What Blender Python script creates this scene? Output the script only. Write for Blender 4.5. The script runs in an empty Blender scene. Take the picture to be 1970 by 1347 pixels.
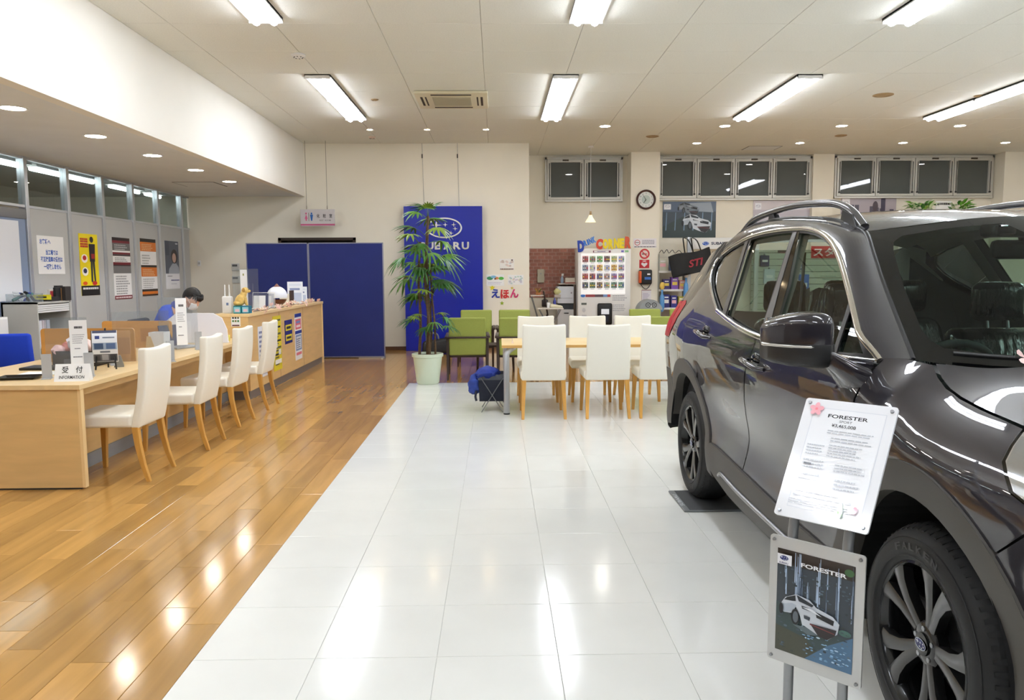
import bpy, bmesh, math, random
from mathutils import Vector, Matrix
from mathutils.geometry import delaunay_2d_cdt

random.seed(7)
SC = bpy.context.scene
COL = SC.collection
PI = math.pi

# ------------------------------------------------------------------ camera, world, exposure
FPX, IW, IH, CAMH = 1500.0, 1970, 1347, 1.42
YAW, PITCH, ROLL = math.radians(1.121), math.radians(5.7295), 0.005
cf = Vector((math.sin(YAW) * math.cos(PITCH), math.cos(YAW) * math.cos(PITCH), -math.sin(PITCH)))
cr0 = Vector((math.cos(YAW), -math.sin(YAW), 0))
cu0 = cr0.cross(cf)
cr = cr0 * math.cos(ROLL) - cu0 * math.sin(ROLL)
cu = cu0 * math.cos(ROLL) + cr0 * math.sin(ROLL)
cam_d = bpy.data.cameras.new('camera')
cam_d.sensor_width = 36.0
cam_d.sensor_fit = 'HORIZONTAL'
cam_d.lens = FPX / IW * 36.0
cam_d.clip_start = 0.05
cam_d.clip_end = 200
cam = bpy.data.objects.new('camera', cam_d)
COL.objects.link(cam)
M = Matrix.Identity(4)
for i in range(3):
    M[i][0], M[i][1], M[i][2] = cr[i], cu[i], -cf[i]
M[0][3], M[1][3], M[2][3] = 0, 0, CAMH
cam.matrix_world = M
SC.camera = cam
world = bpy.data.worlds.new('night')
SC.world = world
world.use_nodes = True
world.node_tree.nodes['Background'].inputs[0].default_value = (0.012, 0.015, 0.02, 1)
world.node_tree.nodes['Background'].inputs[1].default_value = 1.0
SC.view_settings.view_transform = 'Standard'
SC.view_settings.look = 'None'
SC.view_settings.gamma = 1
SC.view_settings.use_curve_mapping = False
SC.view_settings.exposure = 0.0
TUBE_E, DOWN_E, STRIP_E = 27.0, 85.0, 24.0


def pix(p):
    v = Vector(p) - Vector((0, 0, CAMH))
    d = v.dot(cf)
    if d < 0.2:
        return None
    return IW / 2 + FPX * v.dot(cr) / d, IH / 2 - FPX * v.dot(cu) / d, d


# ------------------------------------------------------------------ helpers
def lin(c):
    return tuple(((x / 255.0) / 12.92 if x / 255.0 <= 0.04045 else ((x / 255.0 + 0.055) / 1.055) ** 2.4) for x in c)


MATS = {}


def mat(name, rgb=(200, 200, 200), rough=0.5, metal=0.0, coat=0.0, spec=0.5, emit=0.0, bump=None, vary=None, grain=None, rnd=0.0, coat_rough=0.03):
    """procedural principled material. bump=(scale,strength[,stretch]); vary=(scale,amount); grain=(stretch vec,scale,amount)"""
    if name in MATS:
        return MATS[name]
    m = bpy.data.materials.new(name)
    m.use_nodes = True
    nt = m.node_tree
    b = nt.nodes['Principled BSDF']
    col = lin(rgb) + (1,)
    b.inputs['Base Color'].default_value = col
    b.inputs['Roughness'].default_value = rough
    b.inputs['Metallic'].default_value = metal
    b.inputs['Specular IOR Level'].default_value = spec
    if coat:
        b.inputs['Coat Weight'].default_value = coat
        b.inputs['Coat Roughness'].default_value = coat_rough
    if emit:
        b.inputs['Emission Color'].default_value = col
        b.inputs['Emission Strength'].default_value = emit
    L = nt.links
    tc = None

    def coord():
        nonlocal tc
        if tc is None:
            tc = nt.nodes.new('ShaderNodeTexCoord')
        return tc.outputs['Object']

    csock = None
    if vary or grain or rnd:
        val = None
        if vary:
            n = nt.nodes.new('ShaderNodeTexNoise')
            n.inputs['Scale'].default_value = vary[0]
            n.inputs['Detail'].default_value = 3
            L.new(coord(), n.inputs['Vector'])
            val = (n.outputs['Fac'], vary[1])
        elif grain:
            mp = nt.nodes.new('ShaderNodeMapping')
            mp.inputs['Scale'].default_value = grain[0]
            L.new(coord(), mp.inputs['Vector'])
            if rnd:
                oi = nt.nodes.new('ShaderNodeObjectInfo')
                mu = nt.nodes.new('ShaderNodeMath')
                mu.operation = 'MULTIPLY'
                mu.inputs[1].default_value = 37.0
                L.new(oi.outputs['Random'], mu.inputs[0])
                cx = nt.nodes.new('ShaderNodeCombineXYZ')
                for k in range(3):
                    L.new(mu.outputs[0], cx.inputs[k])
                L.new(cx.outputs[0], mp.inputs['Location'])
            n = nt.nodes.new('ShaderNodeTexNoise')
            n.inputs['Scale'].default_value = grain[1]
            n.inputs['Detail'].default_value = 3
            n.inputs['Distortion'].default_value = 0.4
            L.new(mp.outputs[0], n.inputs['Vector'])
            val = (n.outputs['Fac'], grain[2])
        hsv = nt.nodes.new('ShaderNodeHueSaturation')
        hsv.inputs['Color'].default_value = col
        if val:
            mr = nt.nodes.new('ShaderNodeMapRange')
            mr.inputs[1].default_value = 0.3
            mr.inputs[2].default_value = 0.7
            mr.inputs[3].default_value = 1 - val[1]
            mr.inputs[4].default_value = 1 + val[1]
            L.new(val[0], mr.inputs[0])
            last = mr.outputs[0]
        else:
            last = None
        if rnd:
            oi = nt.nodes.new('ShaderNodeObjectInfo')
            m2 = nt.nodes.new('ShaderNodeMapRange')
            m2.inputs[3].default_value = 1 - rnd
            m2.inputs[4].default_value = 1 + rnd
            L.new(oi.outputs['Random'], m2.inputs[0])
            if last is not None:
                mm = nt.nodes.new('ShaderNodeMath')
                mm.operation = 'MULTIPLY'
                L.new(last, mm.inputs[0])
                L.new(m2.outputs[0], mm.inputs[1])
                last = mm.outputs[0]
            else:
                last = m2.outputs[0]
        L.new(last, hsv.inputs['Value'])
        L.new(hsv.outputs[0], b.inputs['Base Color'])
    if bump:
        n = nt.nodes.new('ShaderNodeTexNoise')
        n.inputs['Scale'].default_value = bump[0]
        n.inputs['Detail'].default_value = 4
        if len(bump) > 2:
            mp = nt.nodes.new('ShaderNodeMapping')
            mp.inputs['Scale'].default_value = bump[2]
            L.new(coord(), mp.inputs['Vector'])
            L.new(mp.outputs[0], n.inputs['Vector'])
        else:
            L.new(coord(), n.inputs['Vector'])
        bp = nt.nodes.new('ShaderNodeBump')
        bp.inputs['Strength'].default_value = bump[1]
        bp.inputs['Distance'].default_value = 0.01
        L.new(n.outputs['Fac'], bp.inputs['Height'])
        L.new(bp.outputs[0], b.inputs['Normal'])
        if coat:
            L.new(bp.outputs[0], b.inputs['Coat Normal'])
    MATS[name] = m
    return m


def glass_mat(name, tint=(230, 240, 235), refl=1.0, rough=0.0, haze=0.0):
    if name in MATS:
        return MATS[name]
    m = bpy.data.materials.new(name)
    m.use_nodes = True
    nt = m.node_tree
    nt.nodes.remove(nt.nodes['Principled BSDF'])
    out = nt.nodes['Material Output']
    tr = nt.nodes.new('ShaderNodeBsdfTransparent')
    tr.inputs[0].default_value = lin(tint) + (1,)
    gl = nt.nodes.new('ShaderNodeBsdfGlossy')
    gl.inputs['Roughness'].default_value = rough
    lw = nt.nodes.new('ShaderNodeLayerWeight')
    lw.inputs['Blend'].default_value = 0.5
    pw = nt.nodes.new('ShaderNodeMath')
    pw.operation = 'POWER'
    pw.inputs[1].default_value = 5.0
    nt.links.new(lw.outputs['Facing'], pw.inputs[0])
    mu = nt.nodes.new('ShaderNodeMath')
    mu.operation = 'MULTIPLY_ADD'
    mu.inputs[1].default_value = 0.94 * refl
    mu.inputs[2].default_value = 0.045 * refl
    mu.use_clamp = True
    nt.links.new(pw.outputs[0], mu.inputs[0])
    mx = nt.nodes.new('ShaderNodeMixShader')
    nt.links.new(mu.outputs[0], mx.inputs[0])
    first = tr.outputs[0]
    if haze:
        df = nt.nodes.new('ShaderNodeBsdfDiffuse')
        df.inputs[0].default_value = lin((235, 238, 245)) + (1,)
        m0 = nt.nodes.new('ShaderNodeMixShader')
        m0.inputs[0].default_value = haze
        nt.links.new(tr.outputs[0], m0.inputs[1])
        nt.links.new(df.outputs[0], m0.inputs[2])
        first = m0.outputs[0]
    nt.links.new(first, mx.inputs[1])
    nt.links.new(gl.outputs[0], mx.inputs[2])
    nt.links.new(mx.outputs[0], out.inputs[0])
    MATS[name] = m
    return m


def print_mat(rough=0.45, coat=0.0):
    name = 'printed_%.2f_%.1f' % (rough, coat)
    if name in MATS:
        return MATS[name]
    m = bpy.data.materials.new(name)
    m.use_nodes = True
    nt = m.node_tree
    b = nt.nodes['Principled BSDF']
    b.inputs['Roughness'].default_value = rough
    b.inputs['Coat Weight'].default_value = coat
    a = nt.nodes.new('ShaderNodeAttribute')
    a.attribute_name = 'Col'
    nt.links.new(a.outputs['Color'], b.inputs['Base Color'])
    MATS[name] = m
    return m


def tag(o, label=None, cat=None, group=None, kind=None):
    if label:
        o['label'] = label
    if cat:
        o['category'] = cat
    if group:
        o['group'] = group
    if kind:
        o['kind'] = kind
    return o


def thing(name, label, cat, loc=(0, 0, 0), rotz=0.0, group=None):
    o = bpy.data.objects.new(name, None)
    o.empty_display_size = 0.1
    COL.objects.link(o)
    o.location = loc
    o.rotation_euler = (0, 0, rotz)
    return tag(o, label, cat, group)


def copy_tree(o, parent=None):
    c = o.copy()
    COL.objects.link(c)
    if parent is not None:
        c.parent = parent
    for ch in list(o.children):
        copy_tree(ch, c)
    return c


def link(me, name, parent=None, m=None):
    o = bpy.data.objects.new(name, me)
    COL.objects.link(o)
    if parent is not None:
        o.parent = parent
    if m is not None and not me.materials:
        me.materials.append(m)
    return o


class G:
    """collects geometry, then builds ONE mesh object"""

    def __init__(self, M=None):
        self.v, self.f, self.c = [], [], []
        self.M = M or Matrix.Identity(4)

    def add(self, vs, fs, col=None):
        n = len(self.v)
        self.v += [tuple(self.M @ Vector(p)) for p in vs]
        for f in fs:
            self.f.append([i + n for i in f])
            self.c.append(col)
        return self

    def box(self, x0, x1, y0, y1, z0, z1, col=None):
        vs = [(x, y, z) for z in (z0, z1) for y in (y0, y1) for x in (x0, x1)]
        return self.add(vs, [(0, 2, 3, 1), (4, 5, 7, 6), (0, 1, 5, 4), (2, 6, 7, 3), (0, 4, 6, 2), (1, 3, 7, 5)], col)

    def rbox(self, x0, x1, y0, y1, z0, z1, r=0.02, seg=2, bulge=None):
        bm = bmesh.new()
        bmesh.ops.create_cube(bm, size=1)
        for v in bm.verts:
            v.co = Vector(((x0 + x1) / 2 + v.co.x * (x1 - x0), (y0 + y1) / 2 + v.co.y * (y1 - y0), (z0 + z1) / 2 + v.co.z * (z1 - z0)))
        bmesh.ops.bevel(bm, geom=list(bm.edges) + list(bm.verts), offset=r, segments=seg, profile=0.5, affect='EDGES')
        bm.verts.index_update()
        vs = [v.co.copy() for v in bm.verts]
        if bulge:
            vs = [Vector(bulge(p)) for p in vs]
        fs = [[v.index for v in f.verts] for f in bm.faces]
        bm.free()
        return self.add(vs, fs)

    def tube(self, pts, r, n=8, cap=True, flat=None):
        pts = [Vector(p) for p in pts]
        rs = r if isinstance(r, (list, tuple)) else [r] * len(pts)
        vs, fs = [], []
        up = None
        for i, p in enumerate(pts):
            t = (pts[min(i + 1, len(pts) - 1)] - pts[max(i - 1, 0)]).normalized()
            if up is None:
                a = Vector((0, 0, 1)) if abs(t.z) < 0.9 else Vector((1, 0, 0))
                up = (a - t * a.dot(t)).normalized()
            else:
                up = (up - t * up.dot(t)).normalized()
            s = t.cross(up)
            for k in range(n):
                a = 2 * PI * k / n
                e = up * math.cos(a) * (flat or 1.0) + s * math.sin(a)
                vs.append(p + e * rs[i])
        for i in range(len(pts) - 1):
            for k in range(n):
                fs.append((i * n + k, i * n + (k + 1) % n, (i + 1) * n + (k + 1) % n, (i + 1) * n + k))
        if cap:
            fs.append(tuple(range(n - 1, -1, -1)))
            fs.append(tuple(range((len(pts) - 1) * n, len(pts) * n)))
        return self.add(vs, fs)

    def cyl(self, p0, p1, r0, r1=None, n=12):
        return self.tube([p0, p1], [r0, r0 if r1 is None else r1], n)

    def lathe(self, prof, n=24, c=(0, 0, 0), axis='z', cap=False, a0=0.0, a1=2 * PI):
        vs, fs = [], []
        full = abs(a1 - a0 - 2 * PI) < 1e-6
        m = n if full else n + 1
        for (r, h) in prof:
            for k in range(m):
                a = a0 + (a1 - a0) * k / n
                if axis == 'z':
                    p = (c[0] + r * math.cos(a), c[1] + r * math.sin(a), c[2] + h)
                elif axis == 'x':
                    p = (c[0] + h, c[1] + r * math.cos(a), c[2] + r * math.sin(a))
                else:
                    p = (c[0] + r * math.cos(a), c[1] + h, c[2] + r * math.sin(a))
                vs.append(p)
        for i in range(len(prof) - 1):
            for k in range(n):
                k2 = (k + 1) % m
                fs.append((i * m + k, i * m + k2, (i + 1) * m + k2, (i + 1) * m + k))
        if cap:
            fs.append(tuple(range(m - 1, -1, -1)))
            fs.append(tuple(range((len(prof) - 1) * m, len(prof) * m)))
        return self.add(vs, fs)

    def prism(self, poly, h0, h1, fr, col=None):
        """poly (u,v) extruded from h0 to h1 along fr normal. fr=(O,eu,ev,en)"""
        O, eu, ev, en = [Vector(q) for q in fr]
        n = len(poly)
        vs = [O + eu * u + ev * v + en * h for h in (h0, h1) for (u, v) in poly]
        fs = [tuple(range(n - 1, -1, -1)), tuple(range(n, 2 * n))]
        for k in range(n):
            k2 = (k + 1) % n
            fs.append((k, k2, n + k2, n + k))
        return self.add(vs, fs, col)

    def grid(self, fn, nu, nv, closed_u=False):
        vs = [fn(i / nu, j / nv) for j in range(nv + 1) for i in range(nu + 1)]
        fs = [(j * (nu + 1) + i, j * (nu + 1) + i + 1, (j + 1) * (nu + 1) + i + 1, (j + 1) * (nu + 1) + i) for j in range(nv) for i in range(nu)]
        return self.add(vs, fs)

    def blob(self, c, r, n=10, fn=None):
        vs, fs = [], []
        m = n * 2
        for j in range(n + 1):
            th = PI * j / n
            for k in range(m):
                ph = 2 * PI * k / m
                d = Vector((math.sin(th) * math.cos(ph), math.sin(th) * math.sin(ph), math.cos(th)))
                if fn:
                    d = fn(d)
                vs.append((c[0] + d[0] * r[0], c[1] + d[1] * r[1], c[2] + d[2] * r[2]))
        for j in range(n):
            for k in range(m):
                fs.append((j * m + k, (j + 1) * m + k, (j + 1) * m + (k + 1) % m, j * m + (k + 1) % m))
        return self.add(vs, fs)

    def mesh(self, name, fix=True):
        me = bpy.data.meshes.new(name)
        me.from_pydata(self.v, [], self.f)
        if any(c is not None for c in self.c):
            a = me.color_attributes.new('Col', 'FLOAT_COLOR', 'CORNER')
            for p in me.polygons:
                c = lin(self.c[p.index] or (255, 255, 255)) + (1,)
                for li in p.loop_indices:
                    a.data[li].color = c
        if fix:
            bm = bmesh.new()
            bm.from_mesh(me)
            bmesh.ops.remove_doubles(bm, verts=bm.verts, dist=1e-6)
            bmesh.ops.recalc_face_normals(bm, faces=bm.faces)
            bm.to_mesh(me)
            bm.free()
        me.update()
        return me

    def build(self, name, m, parent=None, smooth=None, bevel=0.0, weighted=False, fix=True, seg=2):
        me = self.mesh(name, fix)
        me.materials.append(m)
        if smooth is not None:
            me.polygons.foreach_set('use_smooth', [True] * len(me.polygons))
            me.set_sharp_from_angle(angle=math.radians(smooth))
        o = link(me, name, parent)
        if bevel:
            b = o.modifiers.new('bevel', 'BEVEL')
            b.width = bevel
            b.segments = seg
            b.limit_method = 'ANGLE'
            b.angle_limit = math.radians(40)
        if weighted:
            w = o.modifiers.new('wn', 'WEIGHTED_NORMAL')
            w.keep_sharp = True
        return o


def struct(name, g, m, label=None, parent=None, **kw):
    o = g.build(name, m, parent, **kw)
    if parent is None:
        tag(o, label, None, None, 'structure')
    return o


_TX = {}


def text2d(s, bold=0.0, shear=0.0, spacing=1.0):
    k = (s, bold, shear, spacing)
    if k in _TX:
        return _TX[k]
    c = bpy.data.curves.new('t', 'FONT')
    c.body = s
    c.offset = bold
    c.shear = shear
    c.space_character = spacing
    c.resolution_u = 3
    o = bpy.data.objects.new('t', c)
    COL.objects.link(o)
    dg = bpy.context.evaluated_depsgraph_get()
    me = o.evaluated_get(dg).to_mesh()
    vs = [(v.co.x, v.co.y) for v in me.vertices]
    fs = [tuple(p.vertices) for p in me.polygons]
    o.evaluated_get(dg).to_mesh_clear()
    bpy.data.objects.remove(o)
    bpy.data.curves.remove(c)
    x0 = min(v[0] for v in vs); x1 = max(v[0] for v in vs)
    y0 = min(v[1] for v in vs); y1 = max(v[1] for v in vs)
    vs = [((x - x0) / (x1 - x0), (y - y0) / (y1 - y0)) for x, y in vs]
    _TX[k] = (vs, fs, (x1 - x0) / (y1 - y0))
    return _TX[k]


class Print:
    """flat print on a plane: (u right, v up), built as one thin mesh of coloured faces"""

    def __init__(self, O, eu, ev):
        self.O, self.eu, self.ev = Vector(O), Vector(eu).normalized(), Vector(ev).normalized()
        self.en = self.eu.cross(self.ev)
        self.g = G()
        self.h = 0.0006

    def P(self, u, v, h=None):
        return self.O + self.eu * u + self.ev * v + self.en * (self.h if h is None else h)

    def step(self):
        self.h += 0.0003

    def rect(self, u0, v0, u1, v1, c):
        self.g.add([self.P(u0, v0), self.P(u1, v0), self.P(u1, v1), self.P(u0, v1)], [(0, 1, 2, 3)], c)
        self.step()
        return self

    def poly(self, pts, c):
        self.g.add([self.P(*p) for p in pts], [tuple(range(len(pts)))], c)
        self.step()
        return self

    def ell(self, cu_, cv_, ru, rv, c, n=20, rot=0.0):
        return self.poly([(cu_ + ru * math.cos(2 * PI * k / n) * math.cos(rot) - rv * math.sin(2 * PI * k / n) * math.sin(rot),
                           cv_ + ru * math.cos(2 * PI * k / n) * math.sin(rot) + rv * math.sin(2 * PI * k / n) * math.cos(rot)) for k in range(n)], c)

    def ring(self, cu_, cv_, ru, rv, w, c, n=28):
        vs, fs = [], []
        for k in range(n):
            a = 2 * PI * k / n
            vs += [self.P(cu_ + ru * math.cos(a), cv_ + rv * math.sin(a)), self.P(cu_ + (ru - w) * math.cos(a), cv_ + (rv - w) * math.sin(a))]
        for k in range(n):
            a, b = 2 * k, 2 * ((k + 1) % n)
            fs.append((a, b, b + 1, a + 1))
        self.g.add(vs, fs, c)
        self.step()
        return self

    def text(self, s, u0, v0, u1, v1, c, bold=0.0, shear=0.0, fit=False, spacing=1.0):
        vs, fs, asp = text2d(s, bold, shear, spacing)
        if not fit:
            w = min(u1 - u0, (v1 - v0) * asp)
            u0 = (u0 + u1) / 2 - w / 2
            u1 = u0 + w
        self.g.add([self.P(u0 + (u1 - u0) * x, v0 + (v1 - v0) * y) for x, y in vs], fs, c)
        self.step()
        return self

    def star(self, cu_, cv_, r, c, n=4, inner=0.35, asp=1.0):
        pts = []
        for k in range(2 * n):
            rr = r if k % 2 == 0 else r * inner
            a = PI / 2 + PI * k / n
            pts.append((cu_ + rr * math.cos(a) * asp, cv_ + rr * math.sin(a)))
        return self.poly(pts, c)

    def lines(self, u0, v0, u1, v1, n, c, fill=0.5, jit=0.3):
        """rows of tiny unreadable small print"""
        dv = (v1 - v0) / n
        for k in range(n):
            e = u1 - random.random() * jit * (u1 - u0)
            v = v1 - (k + 1) * dv
            u = u0
            while u < e:
                w = (u1 - u0) * random.uniform(0.06, 0.16)
                self.g.add([self.P(u, v), self.P(min(u + w, e), v), self.P(min(u + w, e), v + dv * fill), self.P(u, v + dv * fill)], [(0, 1, 2, 3)], c)
                u += w + (u1 - u0) * 0.02
        self.step()
        return self

    def build(self, name, parent=None, rough=0.45, coat=0.0):
        return self.g.build(name, print_mat(rough, coat), parent, fix=False)


def logo(p, cu_, cv_, w, col=(235, 235, 240), fill=None):
    """oval ring with six four-pointed stars"""
    rv = w * 0.29
    if fill:
        p.ell(cu_, cv_, w / 2, rv, fill)
    p.ring(cu_, cv_, w / 2, rv, w * 0.035, col)
    p.star(cu_ - w * 0.27, cv_ + rv * 0.25, w * 0.13, col, asp=1.3)
    for (a, b) in ((0.02, 0.30), (0.27, 0.36), (0.33, -0.08), (0.0, -0.40), (0.19, -0.50)):
        p.star(cu_ + w * a, cv_ + rv * b, w * 0.075, col, asp=1.2)


def smoothstep(a, b, x):
    t = max(0.0, min(1.0, (x - a) / (b - a)))
    return t * t * (3 - 2 * t)


def interp(tab, x):
    """Catmull-Rom style interpolation through a table of (x, y)"""
    if x <= tab[0][0]:
        return tab[0][1] + (x - tab[0][0]) * (tab[1][1] - tab[0][1]) / (tab[1][0] - tab[0][0])
    if x >= tab[-1][0]:
        return tab[-1][1] + (x - tab[-1][0]) * (tab[-1][1] - tab[-2][1]) / (tab[-1][0] - tab[-2][0])
    for i in range(len(tab) - 1):
        if tab[i][0] <= x <= tab[i + 1][0]:
            break
    x0, y0 = tab[i]
    x1, y1 = tab[i + 1]
    h = x1 - x0

    def slope(j):
        if j <= 0 or j >= len(tab) - 1:
            a, b = (0, 1) if j <= 0 else (len(tab) - 2, len(tab) - 1)
            return (tab[b][1] - tab[a][1]) / (tab[b][0] - tab[a][0])
        return (tab[j + 1][1] - tab[j - 1][1]) / (tab[j + 1][0] - tab[j - 1][0])
    m0, m1 = slope(i) * h, slope(i + 1) * h
    t = (x - x0) / h
    return (2 * t ** 3 - 3 * t ** 2 + 1) * y0 + (t ** 3 - 2 * t ** 2 + t) * m0 + (-2 * t ** 3 + 3 * t ** 2) * y1 + (t ** 3 - t ** 2) * m1


def crv(pts, n):
    """smooth polyline through points (any dimension), n samples, Catmull-Rom with chord parameter"""
    d = [0.0]
    for a, b in zip(pts[:-1], pts[1:]):
        d.append(d[-1] + max(1e-6, math.sqrt(sum((p - q) ** 2 for p, q in zip(a, b)))))
    dim = len(pts[0])
    tabs = [[(d[i], pts[i][k]) for i in range(len(pts))] for k in range(dim)]
    return [tuple(interp(tabs[k], d[-1] * j / (n - 1)) for k in range(dim)) for j in range(n)]

# ------------------------------------------------------------------ room constants
CZ, SZ = 3.71, 2.785          # main ceiling, low ceiling
SOFX, PARX = -3.42, -5.52     # bulkhead face, office partition
BY, RY = 14.25, 15.75         # back wall, drinks corner wall
RX, FY = 13.0, -5.0           # right wall, wall behind the camera
TX0, TY1 = -1.13, 9.97        # white tile field edges

m_wall = mat('cream_wallpaper', (244, 238, 222), 0.75, vary=(1.5, 0.02), bump=(90, 0.05))
m_wall2 = mat('bulkhead_white', (240, 237, 228), 0.8, vary=(1.2, 0.02), bump=(60, 0.04))
m_ceil = mat('rock_wool_board', (232, 232, 224), 0.9, vary=(70, 0.035), bump=(120, 0.25))
m_ceil_gap = mat('ceiling_joint', (176, 170, 158), 0.9)
m_ceil2 = mat('low_ceiling_paint', (230, 233, 234), 0.9, vary=(3, 0.02))
m_tile = mat('white_vinyl_tile', (233, 234, 229), 0.13, spec=0.5, rnd=0.012, vary=(3.5, 0.02), bump=(9, 0.003))
m_grout = mat('tile_joint', (224, 224, 218), 0.5)
m_plank = mat('oak_plank', (184, 140, 78), 0.125, spec=0.5, grain=((8, 0.8, 1), 1.6, 0.15), rnd=0.2)
m_plank_gap = mat('plank_joint', (120, 82, 40), 0.5)
m_alu = mat('aluminium', (205, 207, 208), 0.35, 0.8)
m_white = mat('white_plastic', (238, 238, 236), 0.4)
m_black = mat('black_plastic', (18, 18, 19), 0.4)
m_dark = mat('charcoal', (40, 40, 42), 0.5)
m_steel = mat('brushed_steel', (150, 152, 155), 0.3, 1.0)
m_chrome = mat('chrome', (225, 225, 228), 0.06, 1.0)
m_baseb = mat('brown_baseboard', (104, 72, 52), 0.4)

# ------------------------------------------------------------------ floors
def field(cells, base, name, m, joint):
    """cells = list of (x0,x1,y0,y1). The 300 that show largest are parts, the rest one stuff part"""
    def size(c):
        q = [pix((x, y, 0 if name != 'ceiling_panel' else CZ)) for x in c[:2] for y in c[2:]]
        if any(p is None for p in q):
            return 0
        if max(p[0] for p in q) < 0 or min(p[0] for p in q) > IW or max(p[1] for p in q) < 0 or min(p[1] for p in q) > IH:
            return 0
        return (max(p[0] for p in q) - min(p[0] for p in q)) * (max(p[1] for p in q) - min(p[1] for p in q))
    cells = sorted(cells, key=size, reverse=True)
    meshes = {}
    up = name != 'ceiling_panel'
    for c in cells[:298]:
        w, d = c[1] - c[0] - joint, c[3] - c[2] - joint
        k = (round(w, 3), round(d, 3))
        if k not in meshes:
            g = G()
            e = 0.0015 if up else 0.004
            z0, z1 = (-0.006, 0.0) if up else (0.012, 0.0)
            a, b = w / 2, d / 2
            zt = z1 - e * (0.5 if up else -0.6)
            g.add([(-a, -b, z0), (a, -b, z0), (a, b, z0), (-a, b, z0), (-a, -b, zt), (a, -b, zt), (a, b, zt), (-a, b, zt),
                   (-a + e, -b + e, z1), (a - e, -b + e, z1), (a - e, b - e, z1), (-a + e, b - e, z1)],
                  [(8, 9, 10, 11)] + [(i, (i + 1) % 4, 4 + (i + 1) % 4, 4 + i) for i in range(4)] + [(4 + i, 4 + (i + 1) % 4, 8 + (i + 1) % 4, 8 + i) for i in range(4)])
            me = g.mesh(name)
            if not up:
                me.flip_normals() if me.polygons[0].normal.z > 0 else None
            me.materials.append(m)
            meshes[k] = me
        o = link(meshes[k], name, base)
        o.location = ((c[0] + c[1]) / 2, (c[2] + c[3]) / 2, 0 if up else CZ)
    if len(cells) > 298:
        g = G()
        for c in cells[298:]:
            j = joint / 2
            if up:
                g.box(c[0] + j, c[1] - j, c[2] + j, c[3] - j, -0.006, 0.0)
            else:
                g.box(c[0] + j, c[1] - j, c[2] + j, c[3] - j, CZ, CZ + 0.012)
        o = g.build(name + '_field', m, base, fix=False)
        o['kind'] = 'stuff'


g = G().box(TX0, RX, FY, TY1, -0.08, -0.004)
fl = struct('floor', g, m_grout, 'glossy white square floor tiles of the showroom')
cells = []
nx = int((RX - TX0) / 0.45) + 1
ny = int((TY1 - FY) / 0.45) + 1
for i in range(nx):
    for j in range(ny):
        x0, y1 = TX0 + 0.45 * i, TY1 - 0.45 * j
        cells.append((x0, min(x0 + 0.45, RX), max(y1 - 0.45, FY), y1))
field(cells, fl, 'tile', m_tile, 0.0016)

g = G().box(-9.2, TX0, FY, RY, -0.08, -0.004).box(TX0, RX, TY1, RY, -0.08, -0.004)
fw = struct('floor_wood', g, m_plank_gap, 'glossy honey oak plank floor along the reception desk')
cells = []
PW, PL = 0.148, 0.93
x = TX0
i = 0
while x > -9.1:
    y = FY - random.random() * PL
    while y < BY:
        if y + PL > FY:
            cells.append((x - PW, x, max(y, FY), min(y + PL, BY)))
        y += PL
    x -= PW
x = TX0
while x < 10.5:
    y = TY1 - random.random() * PL
    while y < RY:
        if y + PL > TY1 + 0.03:
            cells.append((x, x + PW, max(y, TY1), min(y + PL, RY)))
        y += PL
    x += PW
field(cells, fw, 'plank', m_plank, 0.0016)

# ------------------------------------------------------------------ ceilings
g = G().box(SOFX, RX, FY, RY, CZ + 0.011, CZ + 0.2)
ce = struct('ceiling', g, m_ceil_gap, 'beige acoustic board ceiling of the showroom')
cells = []
x = 0.83 - 0.956 * 8
while x < RX:
    y = FY - 0.25
    while y < RY:
        a, b = max(x, SOFX), min(x + 0.956, RX)
        if b - a > 0.02:
            cells.append((a, b, max(y, FY), min(y + 0.91, RY)))
        y += 0.91
    x += 0.956
field(cells, ce, 'ceiling_panel', m_ceil, 0.004)
struct('ceiling_low', G().box(-9.2, SOFX - 0.001, FY, BY + 0.2, SZ, SZ + 0.1), m_ceil2, 'lower painted ceiling over the reception desk')
struct('wall_bulkhead', G().box(SOFX - 0.12, SOFX, FY, BY, SZ - 0.004, CZ + 0.011), m_wall2, 'white bulkhead dropping to the low ceiling')

# ------------------------------------------------------------------ walls
DX0, DX1, DZ = -3.92, -2.53, 2.05
g = G().box(-9.2, DX0, BY, BY + 0.2, 0, SZ).box(DX1, 0.60, BY, BY + 0.2, 0, CZ + 0.02).box(DX0, DX1, BY, BY + 0.2, DZ, CZ + 0.02).box(SOFX, DX0 + 0.5, BY, BY + 0.2, SZ, CZ + 0.02)
struct('wall_back', g, m_wall, 'cream back wall behind the blue display board')
g = G().box(DX0, DX1, BY + 0.12, BY + 0.18, 0, DZ)
d1 = struct('door_1', g, mat('dark_door', (24, 18, 15), 0.5), 'dark doorway to the wash room behind the blue screens')
G().box(DX0, DX0 + 0.05, BY - 0.012, BY + 0.12, 0, DZ).box(DX1 - 0.05, DX1, BY - 0.012, BY + 0.12, 0, DZ).box(DX0, DX1, BY - 0.012, BY + 0.12, DZ - 0.05, DZ).build('door_frame', mat('dark_frame', (52, 38, 30), 0.5), d1)
struct('baseboard_back', G().box(DX1, 0.60, BY - 0.012, BY, 0, 0.07).box(-5.5, DX0, BY - 0.012, BY, 0, 0.07), m_baseb, 'brown baseboard along the back wall')
struct('wall_recess', G().box(0.40, 0.60, BY + 0.2, RY, 0, CZ + 0.02), m_wall, 'cream side wall of the drinks corner')
wr = struct('wall_drinks', G().box(0.40, 10.2, RY, RY + 0.2, 0, CZ + 0.02), m_wall, 'cream wall under the high windows')
struct('wall_pillar', G().box(2.62, 3.18, 15.30, RY, 0, CZ + 0.01), m_wall, 'cream pillar carrying the round clock')
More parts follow.
